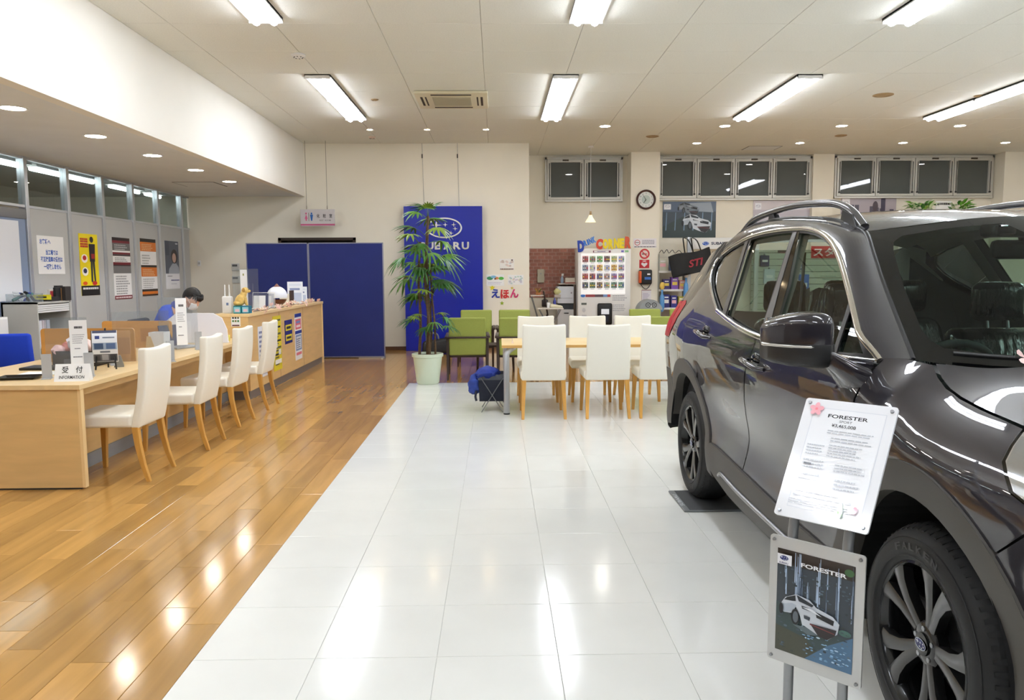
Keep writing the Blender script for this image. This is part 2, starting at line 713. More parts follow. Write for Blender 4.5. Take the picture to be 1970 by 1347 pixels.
struct('wall_pillar_mid', G().box(6.30, 6.72, 15.62, RY, 0, CZ + 0.01), m_wall, 'cream pillar between the window groups')
struct('wall_end', G().box(9.98, RX, 15.37, RY, 0, CZ + 0.01), m_wall, 'cream wall beyond the last window')
struct('wall_right', G().box(RX, RX + 0.2, FY, RY, 0, CZ + 0.2), m_wall, 'cream right wall of the showroom')
wf = struct('wall_front', G().box(-9.2, RX, FY - 0.2, FY, 0, CZ + 0.2), m_wall, 'front wall behind the viewer')
struct('wall_office', G().box(-9.3, -9.1, FY, BY, 0, SZ), m_wall, 'wall of the back office')

# brick facing: each brick its own piece
m_brick = mat('red_brick', (158, 106, 92), 0.85, vary=(14, 0.22), rnd=0.24, bump=(40, 0.5))
m_mort = mat('mortar', (192, 160, 146), 0.9)
bk = struct('trim_1', G().box(0.602, 1.66, RY - 0.012, RY - 0.001, 0.90, 1.885), m_mort, 'brick facing in the drinks corner')
bm_ = {}
for r in range(14):
    x = 0.604 - (0.075 if r % 2 else 0)
    while x < 1.655:
        a, b = max(x, 0.604), min(x + 0.142, 1.655)
        w = round(b - a - 0.012, 3)
        if w > 0.02:
            if w not in bm_:
                bm_[w] = G().box(0.0, w, -0.012, 0.004, 0, 0.056).mesh('brick')
                bm_[w].materials.append(m_brick)
            o = link(bm_[w], 'brick', bk)
            o.location = (a + 0.006, RY - 0.012 + random.uniform(-0.003, 0.002), 0.905 + r * 0.0698)
        x += 0.15

# ------------------------------------------------------------------ office partition with glazed transoms
m_panel = mat('grey_partition_panel', (186, 187, 186), 0.55, vary=(2, 0.015))
m_post = mat('partition_post', (206, 210, 216), 0.32, 0.6)
m_tglass = glass_mat('transom_glass', (205, 212, 210), 1.0)
POSTS = [2.0, 2.9, 3.8, 4.7, 5.6, 6.5, 7.4, 8.25, 9.36, 10.26, 11.15, 12.07, 12.95, 13.9]
wl = struct('wall_left', G().box(PARX - 0.03, PARX + 0.03, 2.0, BY, SZ - 0.03, SZ).box(PARX - 0.03, PARX + 0.03, 2.0, BY, 2.195, 2.225).box(PARX - 0.03, PARX + 0.03, 2.0, 8.25, 0, 0.06).box(PARX - 0.03, PARX + 0.03, 9.36, BY, 0, 0.06), m_post, 'grey office partition with glazed transoms')
for y in POSTS:
    G().box(PARX - 0.045, PARX + 0.045, y - 0.032, y + 0.032, 0, SZ).build('post', m_post, wl, bevel=0.004)
for a, b in zip(POSTS, POSTS[1:] + [BY]):
    if b - a < 0.1:
        continue
    if a != 8.25:
        G().box(PARX - 0.022, PARX + 0.022, a + 0.035, min(b, BY) - 0.035, 0.06, 2.195).build('panel', m_panel, wl, bevel=0.003)
    G().box(PARX - 0.004, PARX + 0.004, a + 0.03, min(b, BY) - 0.03, 2.225, SZ - 0.03).build('pane', m_tglass, wl)
d2 = struct('door_2', G().box(PARX - 0.02, PARX + 0.025, 8.29, 9.32, 0.01, 2.17), mat('blue_grey_door', (134, 150, 178), 0.4), 'blue grey office door with a papered window')
G().box(PARX + 0.025, PARX + 0.034, 8.42, 9.17, 1.12, 2.03).build('door_window', mat('paper_blind', (228, 230, 236), 0.5), d2)
G().box(PARX + 0.025, PARX + 0.04, 8.29, 9.32, 2.06, 2.17).build('door_rail', m_steel, d2)
# strip lights in the office right behind the partition
m_strip = mat('strip_tube', (250, 252, 255), 0.5, emit=STRIP_E)
for k, (y0, y1) in enumerate(((8.4, 9.9), (10.0, 11.55), (12.0, 13.0), (13.2, 13.8))):
    t = thing('strip_light', ('nearest', 'second', 'third', 'farthest')[k] + ' long strip light behind the glazed office transoms', 'light', (PARX - 0.28, 0, 0), 0, 'strip lights in the office')
    G().box(-0.09, 0.09, y0, y1, SZ - 0.03, SZ).build('housing', m_white, t)
    G().tube([(0, y0 + 0.02, SZ - 0.055), (0, y1 - 0.02, SZ - 0.055)], 0.026, 8).build('tube', m_strip, t)

# ------------------------------------------------------------------ high windows
m_pane = mat('night_glass', (66, 72, 70), 0.55, coat=1.0, coat_rough=0.02, vary=(1.2, 0.12))
m_sash = mat('sash_aluminium', (206, 204, 196), 0.35, 0.25)


def high_window(n, x0, x1, z0, z1, sashes, label):
    y = RY
    w = struct('window_%d' % n, G().box(x0, x1, y - 0.075, y, z1 - 0.045, z1).box(x0, x1, y - 0.09, y, z0, z0 + 0.035).box(x0, x0 + 0.035, y - 0.075, y, z0, z1).box(x1 - 0.035, x1, y - 0.075, y, z0, z1), m_sash, label)
    W = (x1 - x0 - 0.07) / sashes
    for k in range(sashes):
        a, b = x0 + 0.035 + W * k, x0 + 0.035 + W * (k + 1)
        s = G().box(a + 0.006, a + 0.075, y - 0.1, y - 0.02, z0 + 0.04, z1 - 0.05).box(b - 0.075, b - 0.006, y - 0.1, y - 0.02, z0 + 0.04, z1 - 0.05).box(a + 0.075, b - 0.075, y - 0.1, y - 0.02, z0 + 0.04, z0 + 0.085).box(a + 0.075, b - 0.075, y - 0.1, y - 0.02, z1 - 0.10, z1 - 0.05).build('sash', m_sash, w, bevel=0.003)
        G().box(a + 0.07, b - 0.07, y - 0.055, y - 0.045, z0 + 0.08, z1 - 0.095).build('pane', m_pane, s)
        cx = (a + b) / 2
        G().box(cx - 0.06, cx + 0.06, y - 0.125, y - 0.1, z1 - 0.078, z1 - 0.05).box(cx - 0.045, cx - 0.02, y - 0.135, y - 0.125, z1 - 0.074, z1 - 0.054).build('latch', mat('bronze_latch', (84, 74, 62), 0.4, 0.6), s)
        for xx in (a + 0.05, b - 0.05):
            G().tube([(xx, y - 0.115, z0 + 0.12), (xx, y - 0.115, z1 - 0.12)], 0.007, 6).box(xx - 0.014, xx + 0.014, y - 0.13, y - 0.1, z0 + 0.1, z0 + 0.13).build('stay', m_dark, s)


high_window(1, 0.98, 2.52, 2.80, 3.665, 2, 'pair of high windows above the brick facing')
high_window(2, 3.20, 6.30, 2.82, 3.675, 4, 'row of four high windows left of the middle pillar')
high_window(3, 6.76, 9.96, 2.85, 3.685, 4, 'row of four high windows right of the middle pillar')
# shop front glazing behind the viewer (dark night outside)
m_shop = mat('shop_window_night', (12, 14, 17), 0.1, spec=0.5)
for k in range(9):
    x0 = -9.1 + 2.45 * k
    w = struct('window_%d' % (4 + k), G().box(x0 + 0.06, x0 + 2.39, FY, FY + 0.03, 0.12, 3.25), m_shop, 'large dark shop window behind the viewer')
    G().box(x0, x0 + 0.06, FY, FY + 0.08, 0.08, 3.3).box(x0, x0 + 2.45, FY, FY + 0.08, 3.25, 3.3).box(x0, x0 + 2.45, FY, FY + 0.08, 0.08, 0.12).build('window_frame', m_alu, w)

# ------------------------------------------------------------------ ceiling lights
m_tube = mat('fluorescent_tube', (241, 246, 255), 0.5, emit=TUBE_E)
m_refl = mat('lamp_reflector', (245, 245, 243), 0.35)


def fixture(x, y0, label, group):
    t = thing('ceiling_light', label, 'light', (x, y0 + 1.25, CZ), 0, group)
    g = G()
    for s in (-1, 1):
        g.add([(s * 0.15, -1.26, 0), (s * 0.15, 1.26, 0), (s * 0.15, 1.26, -0.018), (s * 0.15, -1.26, -0.018), (s * 0.09, -1.26, -0.06), (s * 0.09, 1.26, -0.06)], [(0, 1, 2, 3)])
    g.box(-0.15, 0.15, -1.26, 1.26, -0.012, 0.0)
    g.box(-0.012, 0.012, -1.25, 1.25, -0.03, -0.012)
    g.box(-0.15, -0.14, -1.26, 1.26, -0.03, 0).box(0.14, 0.15, -1.26, 1.26, -0.03, 0)
    g.box(-0.15, 0.15, -1.26, -1.245, -0.05, 0).box(-0.15, 0.15, 1.245, 1.26, -0.05, 0).box(-0.15, 0.15, -0.02, 0.02, -0.045, 0)
    g.build('housing', m_refl, t)
    for sx in (-0.078, 0.078):
        for (a, b) in ((-1.235, -0.03), (0.03, 1.235)):
            G().tube([(sx, a, -0.042), (sx, b, -0.042)], 0.036, 8).build('tube', m_tube, t)


XS_ = (-2.06, 0.83, 3.70, 6.57, 9.45)
cn = ('leftmost', 'second from the left', 'third from the left', 'fourth from the left', 'rightmost')
for j, (y0, rn) in enumerate(((9.36, 'the far row'), (4.83, 'the near row'), (0.30, ''), (-4.23, ''))):
    for i, x in enumerate(XS_):
        lab = ('fluorescent ceiling light in %s, %s' % (rn, cn[i])) if rn else 'fluorescent ceiling light over the showroom behind the viewer'
        fixture(x, y0, lab, 'fluorescent ceiling lights' if rn else 'fluorescent ceiling lights out of view')

m_down = mat('downlight_lamp', (255, 250, 240), 0.5, emit=DOWN_E)
m_downw = mat('warm_downlight_lamp', (255, 226, 180), 0.5, emit=90.0)


def downlight(x, y, z, r, m, label, group):
    t = thing('downlight', label, 'light', (x, y, z), 0, group)
    G().lathe([(r, -0.004), (r + 0.018, -0.006), (r + 0.02, 0.0)], 24).build('trim_ring', m_white, t, smooth=40)
    G().lathe([(0.001, -0.003), (r, -0.003), (r, 0.0)], 24).build('lamp', m, t)


for k, y in enumerate((1.3, 2.65, 4.0, 5.34, 6.68, 8.02, 9.31, 10.62, 11.94)):
    nm = ('', '', '', '', 'nearest', 'second', 'third', 'fourth', 'farthest')[k]
    downlight(-3.98, y, SZ, 0.095, m_down, (nm + ' round downlight in the low ceiling along the bulkhead') if nm else 'round downlight in the low ceiling out of view', 'downlights in the low ceiling' if nm else 'low ceiling downlights out of view')
for k, x in enumerate((-2.02, -1.10, -0.15)):
    downlight(x, 12.89, CZ, 0.045, m_downw, 'small warm downlight in front of the blue board, ' + ('left', 'middle', 'right')[k], 'small warm downlights')
for k, x in enumerate((1.74, 3.65, 5.52, 7.43)):
    downlight(x, 12.62, CZ, 0.08, m_down, 'downlight in the front row before the high windows, ' + cn[k].replace('fourth from the left', 'rightmost'), 'downlights by the high windows')
for k, x in enumerate((3.63, 5.50, 7.38, 9.26)):
    downlight(x, 14.28, CZ, 0.07, m_down, 'downlight in the back row close to the high windows, ' + cn[k].replace('fourth from the left', 'rightmost'), 'downlights by the high windows')

# air conditioner, detectors, vents
m_ac = mat('ac_beige', (214, 204, 174), 0.5)
t = thing('air_conditioner', 'beige ceiling cassette air conditioner between the light rows', 'air conditioner', (-0.565, 10.63, CZ - 0.003))
G().rbox(-0.47, 0.47, -0.47, 0.47, -0.035, 0.0, 0.012, 2).build('panel', m_ac, t, smooth=40)
g = G()
for k in range(16):
    g.box(-0.25, 0.25, -0.25 + k * 0.0315, -0.25 + k * 0.0315 + 0.018, -0.043, -0.03)
g.build('grille', mat('ac_grille', (190, 182, 156), 0.6), t)
for (a, b, c, d) in ((-0.26, 0.26, -0.405, -0.345), (-0.26, 0.26, 0.345, 0.405), (-0.405, -0.375, -0.26, 0.26), (-0.345, -0.325, -0.26, 0.26), (0.375, 0.405, -0.26, 0.26), (0.325, 0.345, -0.26, 0.26)):
    G().box(a, b, c, d, -0.037, -0.03).build('air_slot', mat('ac_slot', (62, 50, 38), 0.7), t)


def detector(x, y, z, r, label, m):
    t = thing('smoke_detector', label, 'detector', (x, y, z))
    G().lathe([(r, 0), (r, -0.012), (r * 0.7, -0.03), (0.001, -0.034)], 20).build('cover', m, t, smooth=40)
    g = G()
    for k in range(8):
        a = PI * k / 4
        g.box(r * .62 * math.cos(a) - .006, r * .62 * math.cos(a) + .006, r * .62 * math.sin(a) - .006, r * .62 * math.sin(a) + .006, -0.034, -0.015)
    g.build('slots', m_dark, t)['kind'] = 'stuff'


detector(-2.07, 8.53, CZ, 0.075, 'white smoke detector on the ceiling left of the lights', m_white)
detector(-2.09, 13.56, CZ, 0.06, 'small detector on the ceiling near the back wall', mat('pinkish_plastic', (226, 206, 196), 0.5))
for (x, y, r, lab) in ((-1.60, 10.68, 0.05, 'small round ceiling speaker left of the air conditioner'), (5.1, 10.43, 0.13, 'stained round ceiling vent between the right hand lights'), (2.68, 13.55, 0.11, 'round ceiling vent in front of the wall clock'), (6.40, 10.48, 0.06, 'small ceiling vent beside the rightmost far light'), (5.9, 13.5, 0.10, 'round ceiling vent before the middle pillar')):
    t = thing('ceiling_vent', lab, 'vent', (x, y, CZ))
    G().lathe([(r, 0), (r, -0.006), (r * 0.85, -0.012), (r * 0.82, -0.004), (r * 0.6, -0.012), (r * .55, -.004), (r * 0.3, -0.014), (0.001, -0.014)], 24).build('ring', mat('vent_brown', (168, 142, 104), 0.6), t, smooth=40)
for (x, y, z, w, d, lab) in ((5.0, 14.85, CZ, 0.6, 0.45, 'square access hatch outline by the high windows'), (-4.55, 12.3, SZ, 0.6, 0.6, 'square access hatch in the low ceiling')):
    t = thing('access_hatch', lab, 'hatch', (x, y, z))
    G().box(-w / 2, w / 2, -d / 2, d / 2, -0.004, 0.0).build('lid', m_ceil2, t)
    G().box(-w / 2 - .015, -w / 2, -d / 2, d / 2, -0.003, 0.0).box(w / 2, w / 2 + .015, -d / 2, d / 2, -0.003, 0.0).box(-w / 2, w / 2, -d / 2 - .012, -d / 2, -0.003, 0).build('joint', m_dark, t)

# ================================================================== furniture
m_oak = mat('pale_oak_veneer', (222, 184, 124), 0.38, grain=((1.2, 1.2, 9), 2.2, 0.06))
m_oak_e = mat('oak_edging', (238, 206, 150), 0.4)
m_leg = mat('honey_wood', (205, 152, 72), 0.4, grain=((8, 8, 0.8), 3, 0.10))
m_cream = mat('cream_leatherette', (246, 242, 228), 0.42, bump=(220, 0.05))
m_green = mat('olive_green_fabric', (150, 158, 76), 0.9, vary=(150, 0.06), bump=(260, 0.2))
m_walnut = mat('dark_walnut', (52, 34, 26), 0.4, grain=((6, 6, 1), 3, 0.15))
m_greyp = mat('grey_plinth', (142, 145, 148), 0.45)
m_acryl = glass_mat('acrylic', (244, 247, 248), 1.0, haze=0.05)
m_paper = mat('paper', (246, 247, 248), 0.6)
m_navy = mat('navy', (34, 40, 78), 0.5)
m_frost = glass_mat('frosted_sheet', (235, 240, 248), 0.6, haze=0.75)


def white_chair(label, group, loc, rz):
    t = thing('upholstered_chair', label, 'chair', loc, rz, group)

    def lean(p):
        z = p[2]
        k = (z - 0.37) / 0.55
        dip = -0.012 * math.cos(p[0] / 0.215 * PI / 2) * smoothstep(0.8, 0.93, z)
        return (p[0] * (1 - 0.04 * k), p[1] - 0.085 * k - 0.02 * math.sin(max(0, min(1, k)) * PI) + 0.012 * (p[0] / 0.215) ** 2 * k, z + dip)
    bm = bmesh.new()
    bmesh.ops.create_cube(bm, size=1)
    for v in bm.verts:
        v.co = Vector((v.co.x * 0.43, -0.205 + v.co.y * 0.062, 0.645 + v.co.z * 0.55))
    bmesh.ops.subdivide_edges(bm, edges=[e for e in bm.edges if abs(e.verts[0].co.x - e.verts[1].co.x) > 0.1], cuts=5, use_grid_fill=True)
    bmesh.ops.subdivide_edges(bm, edges=[e for e in bm.edges if abs(e.verts[0].co.z - e.verts[1].co.z) > 0.1], cuts=7, use_grid_fill=True)
    sharp = [e for e in bm.edges if len(e.link_faces) == 2 and e.calc_face_angle() > 0.5]
    bmesh.ops.bevel(bm, geom=sharp, offset=0.016, segments=3, profile=0.5, affect='EDGES')
    bm.verts.index_update()
    g = G()
    g.add([lean(v.co) for v in bm.verts], [[v.index for v in f.verts] for f in bm.faces])
    bm.free()
    g.build('backrest', m_cream, t, smooth=60)

    def puff(p):
        k = max(0, 1 - (p[0] / 0.225) ** 2) * max(0, 1 - ((p[1] - 0.02) / 0.24) ** 2)
        return (p[0], p[1], p[2] + (0.012 * k if p[2] > 0.44 else 0))
    G().rbox(-0.225, 0.225, -0.19, 0.245, 0.375, 0.465, 0.022, 3, puff).build('seat', m_cream, t, smooth=50, weighted=True)
    for s in (-1, 1):
        for (y0, y1, rear) in ((0.20, 0.215, 0), (-0.205, -0.285, 1)):
            x0, x1 = s * 0.19, s * 0.205
            g = G()
            st = [(0.38, 0), (0.25, 0.18), (0.12, 0.52), (0.0, 1.0)] if rear else [(0.38, 0), (0.0, 1.0)]
            vs, fs = [], []
            for z, k in st:
                w = 0.022 - 0.008 * (1 - z / 0.38)
                cx, cy = x0 + (x1 - x0) * (1 - z / 0.38), y0 + (y1 - y0) * k
                vs += [(cx - w, cy - w, z), (cx + w, cy - w, z), (cx + w, cy + w, z), (cx - w, cy + w, z)]
            for i in range(len(st) - 1):
                fs += [(4 * i + a, 4 * i + (a + 1) % 4, 4 * i + 4 + (a + 1) % 4, 4 * i + 4 + a) for a in range(4)]
            fs += [(0, 1, 2, 3), tuple(range(4 * len(st) - 4, 4 * len(st)))]
            g.add(vs, fs)
            g.build('leg', m_leg, t, bevel=0.003)
    return t


proto = white_chair('x', 'cream chairs', (0, 0, 0), 0)
first = [True]


def place_chair(label, loc, rz, group):
    if first[0]:
        o = proto
        first[0] = False
    else:
        o = copy_tree(proto)
    o.location = loc
    o.rotation_euler = (0, 0, rz)
    tag(o, label, 'chair', group)


for k, (x, y, dr) in enumerate(((-2.675, 5.49, 0.0), (-2.62, 6.42, 0.03), (-2.665, 7.37, -0.02), (-2.67, 8.26, 0.02))):
    place_chair(('nearest', 'second nearest', 'third', 'farthest')[k] + ' cream chair drawn up to the oak reception desk', (x, y, 0), PI / 2 + dr, 'cream chairs at the reception desk')
for k, x in enumerate((0.452, 1.07, 1.60)):
    place_chair('cream chair with its back to the viewer at the meeting table, ' + ('left', 'middle', 'right')[k], (x, 7.70, 0), (0.0, 0.01, -0.02)[k], 'cream chairs on the near side of the table')
for k, x in enumerate((0.45, 1.03, 1.56)):
    place_chair('cream chair facing the viewer across the meeting table, ' + ('left', 'middle', 'right')[k], (x, 8.60, 0), PI + (0.01, -0.02, 0.02)[k], 'cream chairs on the far side of the table')

# meeting table
t = thing('meeting_table', 'pale wood meeting table on round silver legs', 'table', (1.0, 8.07, 0))
G().rbox(-0.95, 0.95, -0.40, 0.40, 0.668, 0.70, 0.004, 2).build('tabletop', mat('maple_top', (236, 206, 150), 0.35, grain=((0.8, 8, 8), 2.5, 0.05)), t, smooth=40)
G().box(-0.952, 0.952, -0.402, -0.399, 0.672, 0.696).build('edge_band', mat('maple_edge', (206, 160, 90), 0.4), t)
for sx in (-1, 1):
    for sy in (-1, 1):
        x, y = sx * 0.905, sy * 0.36
        g = G()
        g.tube([(x, y, 0.012), (x, y, 0.60), (x - sx * 0.03, y - sy * 0.015, 0.645), (x - sx * 0.09, y - sy * 0.045, 0.668)], [0.03, 0.03, 0.03, 0.02], 14)
        lg = g.build('leg', mat('silver_leg', (190, 194, 200), 0.3, 0.7), t, smooth=40)
        G().cyl((x, y, 0), (x, y, 0.014), 0.032, 0.032, 14).build('foot', m_black, lg)
t = thing('desk_card', 'tiny white tent card on the corner of the meeting table', 'card', (0.16, 7.86, 0.70))
G().add([(-0.012, -0.03, 0), (0.012, -0.03, 0), (0.012, 0.03, 0), (-0.012, 0.03, 0), (0, -0.03, 0.05), (0, 0.03, 0.05)], [(0, 1, 4), (1, 2, 5, 4), (3, 5, 2), (0, 4, 5, 3)]).build('card', mat('pinkish_paper', (236, 214, 200), 0.6), t)

# basket with blue jacket
t = thing('wire_basket', 'dark fabric basket with crossed wire legs under the table end', 'basket', (-0.05, 7.98, 0))
G().add([(-0.13, -0.14, 0.11), (0.13, -0.14, 0.11), (0.13, 0.14, 0.11), (-0.13, 0.14, 0.11), (-0.14, -0.15, 0.37), (0.14, -0.15, 0.37), (0.14, 0.15, 0.37), (-0.14, 0.15, 0.37)], [(0, 3, 2, 1), (0, 1, 5, 4), (1, 2, 6, 5), (2, 3, 7, 6), (3, 0, 4, 7)]).build('liner', mat('navy_canvas', (30, 34, 48), 0.85), t)
G().box(-0.145, 0.145, -0.153, -0.149, 0.33, 0.385).box(-0.145, 0.145, 0.149, 0.153, 0.33, 0.385).box(-0.145, -0.14, -0.15, 0.15, 0.33, 0.385).box(0.14, 0.145, -0.15, 0.15, 0.33, 0.385).build('rim', mat('grey_canvas', (86, 90, 98), 0.85), t)
for sy in (-0.158, 0.158):
    for sx in (-1, 1):
        G().tube([(sx * -0.11, sy, 0.0), (sx * 0.11, sy, 0.35)], 0.005, 6).build('leg', m_steel, t)
t = thing('jacket', 'blue jacket slung over the wire basket', 'jacket', (-0.11, 7.97, 0.36))
def lump(d):
    k = 1 + 0.13 * math.sin(7 * d[0] + 3 * d[1]) * math.cos(6 * d[2]) + 0.08 * math.sin(13 * d[1] + 5 * d[2])
    z = d[2] * k
    if d[0] < -0.2:
        z -= 0.9 * (-0.2 - d[0]) ** 1.3
    return Vector((d[0] * k, d[1] * k, z))


G().blob((0.0, -0.03, 0.03), (0.135, 0.15, 0.062), 14, lump).build('body', mat('royal_blue_cloth', (28, 52, 142), 0.8, vary=(9, 0.25)), t, smooth=80)
G().blob((-0.125, -0.09, -0.09), (0.06, 0.07, 0.10), 12, lambda d: d * (1 + 0.16 * math.sin(8 * d[2] + 4 * d[1]))).build('sleeve', mat('pale_blue_cloth', (44, 68, 150), 0.8, vary=(12, 0.25)), t, smooth=80)
G().tube(crv([(-0.10, -0.13, -0.14), (-0.11, -0.15, -0.2), (-0.10, -0.15, -0.24)], 6), 0.012, 6).build('cord', mat('dark_cord', (40, 44, 60), 0.8), t, smooth=80)


def armchair(label, group, loc, rz):
    t = thing('armchair', label, 'armchair', loc, rz, group)
    G().rbox(-0.235, 0.235, -0.20, 0.29, 0.33, 0.45, 0.03, 3).build('seat_cushion', m_green, t, smooth=50, weighted=True)

    def lean(p):
        return (p[0], p[1] - 0.10 * (p[2] - 0.32) / 0.5, p[2])
    G().rbox(-0.245, 0.245, -0.27, -0.19, 0.32, 0.825, 0.022, 3, lean).build('backrest', m_green, t, smooth=50, weighted=True)
    G().box(-0.25, 0.25, -0.225, -0.19, 0.29, 0.33).build('rail', m_walnut, t)
    G().box(-0.25, 0.25, 0.25, 0.28, 0.28, 0.33).build('rail', m_walnut, t)
    G().rbox(-0.28, 0.28, -0.345, -0.31, 0.55, 0.575, 0.008, 2).build('back_bar', m_walnut, t, smooth=40)
    for s in (-1, 1):
        G().rbox(s * 0.275 - 0.024, s * 0.275 + 0.024, -0.35, 0.31, 0.555, 0.585, 0.01, 2).build('armrest', m_walnut, t, smooth=40)
        for (y0, y1) in ((-0.26, -0.34), (0.26, 0.285)):
            vs = []
            for z, k in ((0.56, 0.0), (0.3, 0.3), (0.0, 1.0)):
                w = 0.02 - 0.007 * (1 - z / 0.56)
                yy = y0 + (y1 - y0) * k
                vs += [(s * 0.262 - w, yy - w, z), (s * 0.262 + w, yy - w, z), (s * 0.262 + w, yy + w, z), (s * 0.262 - w, yy + w, z)]
            fs = [(4 * i + a, 4 * i + (a + 1) % 4, 4 * i + 4 + (a + 1) % 4, 4 * i + 4 + a) for i in range(2) for a in range(4)] + [(0, 1, 2, 3), (8, 9, 10, 11)]
            G().add(vs, fs).build('leg', m_walnut, t, bevel=0.003)
    return t


ap = armchair('olive armchair with its back to the viewer beside the potted palm', 'olive armchairs', (-0.395, 10.55, 0), 0.03)
for lab, loc, rz in (('olive armchair with its back to the viewer behind the left cream chairs', (0.28, 10.5, 0), -0.02),
                     ('olive armchair facing the viewer in front of the blue board edge', (-0.32, 11.95, 0), PI),
                     ('olive armchair facing the viewer below the coloured hiragana letters', (0.28, 11.95, 0), PI),
                     ('olive armchair with its back to the viewer behind the right cream chairs', (2.28, 10.55, 0), 0.0),
                     ('olive armchair facing the viewer in front of the grey recycling bin', (2.34, 11.95, 0), PI),
                     ('olive armchair facing the viewer mostly hidden by the car tail', (2.98, 11.95, 0), PI)):
    o = copy_tree(ap)
    o.location = loc
    o.rotation_euler = (0, 0, rz)
    tag(o, lab, 'armchair', 'olive armchairs')
# book rack edge and small box seen past the armchairs
t = thing('low_table', 'low dark table between the olive armchairs', 'table', (-0.02, 11.2, 0))
G().rbox(-0.3, 0.3, -0.22, 0.22, 0.36, 0.39, 0.006, 2).build('tabletop', m_walnut, t, smooth=40)
for sx in (-1, 1):
    for sy in (-1, 1):
        G().cyl((sx * 0.26, sy * 0.18, 0), (sx * 0.25, sy * 0.17, 0.36), 0.012, 0.018, 8).build('leg', m_walnut, t)

# ------------------------------------------------------------------ reception desk and high counter
t = thing('reception_desk', 'long pale oak reception desk with a solid end panel', 'desk', (0, 0, 0))
G().box(-3.86, -2.72, 5.085, 8.71, 0.668, 0.70).build('desktop', mat('desk_top_oak', (232, 202, 150), 0.35, grain=((6, 0.6, 6), 2.4, 0.05)), t, bevel=0.002)
G().box(-3.86, -2.745, 5.10, 5.14, 0.012, 0.667).build('end_panel', m_oak, t)
G().box(-2.745, -2.725, 5.10, 5.14, 0.012, 0.667).build('edge_band', m_oak_e, t)
G().box(-3.06, -3.03, 5.14, 8.71, 0.10, 0.667).build('modesty_panel', m_oak, t)
G().box(-3.05, -3.015, 5.14, 8.71, 0.0, 0.10).build('plinth', m_greyp, t)
G().box(-3.86, -3.83, 5.14, 8.71, 0.0, 0.667).build('rear_panel', m_oak, t)
G().box(-2.85, -2.82, 5.14, 8.71, 0.60, 0.667).build('apron', m_oak, t)
G().box(-3.80, -2.76, 5.105, 5.135, 0.0, 0.012).build('foot', m_dark, t)

t = thing('high_counter', 'tall pale oak service counter with posters on its front', 'counter', (0, 0, 0))
G().box(-3.10, -2.765, 8.72, 12.38, 0.10, 0.935).build('body', m_oak, t)
G().box(-3.14, -2.745, 8.712, 12.42, 0.935, 0.97).build('counter_top', mat('counter_top_oak', (236, 206, 152), 0.35, grain=((6, 0.6, 6), 2.4, 0.05)), t, bevel=0.002)
G().box(-3.10, -2.755, 12.38, 12.42, 0.0, 0.935).build('end_panel', m_oak_e, t)
G().box(-3.10, -2.78, 8.73, 12.38, 0.0, 0.10).build('plinth', mat('counter_plinth', (120, 110, 104), 0.45), t)
for k, y in enumerate((9.95, 11.17)):
    G().box(-2.7655, -2.7635, y, y + 0.006, 0.10, 0.935).build('joint', mat('veneer_joint', (160, 120, 70), 0.5), t)
t = thing('staff_desk', 'lower staff desk behind the tall counter', 'desk', (0, 0, 0))
G().box(-3.66, -3.145, 8.73, 12.2, 0.668, 0.70).build('desktop', m_oak, t)
for y in (8.75, 10.4, 12.15):
    G().box(-3.64, -3.16, y, y + 0.03, 0, 0.668).build('leg_panel', m_oak, t)

# posters on the counter front (facing +x)
def fx_board(name, label, cat, x, y0, y1, z0, z1, th=0.004, col=(246, 246, 246), group=None, rough=0.45):
    t = thing(name, label, cat, (x, (y0 + y1) / 2, z0), 0, group)
    w, h = y1 - y0, z1 - z0
    G().box(0.0, th, -w / 2, w / 2, 0, h).build('sheet', mat('sheet_%d_%d_%d' % col, col, rough), t)
    return t, Print((th, -w / 2, 0), (0, 1, 0), (0, 0, 1)), w, h


t, p, w, h = fx_board('poster', 'tall yellow poster with black lines on the counter front, nearest', 'poster', -2.764, 9.66, 10.02, 0.2, 0.885, col=(232, 214, 40))
for k in range(7):
    v = h * (0.9 - 0.125 * k)
    p.rect(w * 0.1, v, w * 0.9, v + h * 0.035, (40, 40, 30) if k % 2 else (90, 96, 60))
    p.rect(w * 0.15, v - h * 0.05, w * 0.6, v - h * 0.025, (90, 90, 60))
p.rect(w * 0.1, h * 0.12, w * 0.9, h * 0.2, (245, 245, 240)).rect(w * 0.15, h * 0.42, w * 0.45, h * 0.52, (240, 240, 235)).rect(w * 0.55, h * 0.28, w * 0.85, h * 0.38, (240, 240, 235))
p.build('print', t)
t, p, w, h = fx_board('poster', 'small blue and yellow poster on the counter front, middle', 'poster', -2.764, 10.2, 10.56, 0.49, 0.80, col=(30, 36, 120))
p.rect(w * 0.08, h * 0.55, w * 0.92, h * 0.8, (228, 210, 40)).rect(w * 0.08, h * 0.12, w * 0.92, h * 0.38, (228, 210, 40))
p.rect(w * 0.2, h * 0.62, w * 0.8, h * 0.73, (50, 50, 60)).rect(w * 0.2, h * 0.2, w * 0.8, h * 0.3, (50, 50, 60))
p.build('print', t)
t, p, w, h = fx_board('poster', 'tall blue, red and white poster on the counter front, farthest', 'poster', -2.764, 10.70, 11.06, 0.22, 0.86, col=(244, 244, 246))
p.rect(0, h * 0.92, w, h, (34, 58, 150)).rect(w * 0.08, h * 0.66, w * 0.92, h * 0.88, (226, 110, 120)).rect(w * 0.2, h * 0.70, w * 0.8, h * 0.75, (244, 230, 230)).rect(w * 0.2, h * 0.79, w * 0.8, h * 0.84, (120, 150, 210))
p.rect(0, h * 0.56, w, h * 0.63, (34, 58, 150)).rect(w * 0.06, h * 0.2, w * 0.94, h * 0.54, (130, 150, 190)).rect(w * 0.16, h * 0.24, w * 0.84, h * 0.5, (225, 228, 235)).rect(w * 0.1, h * 0.1, w * 0.9, h * 0.16, (226, 120, 130))
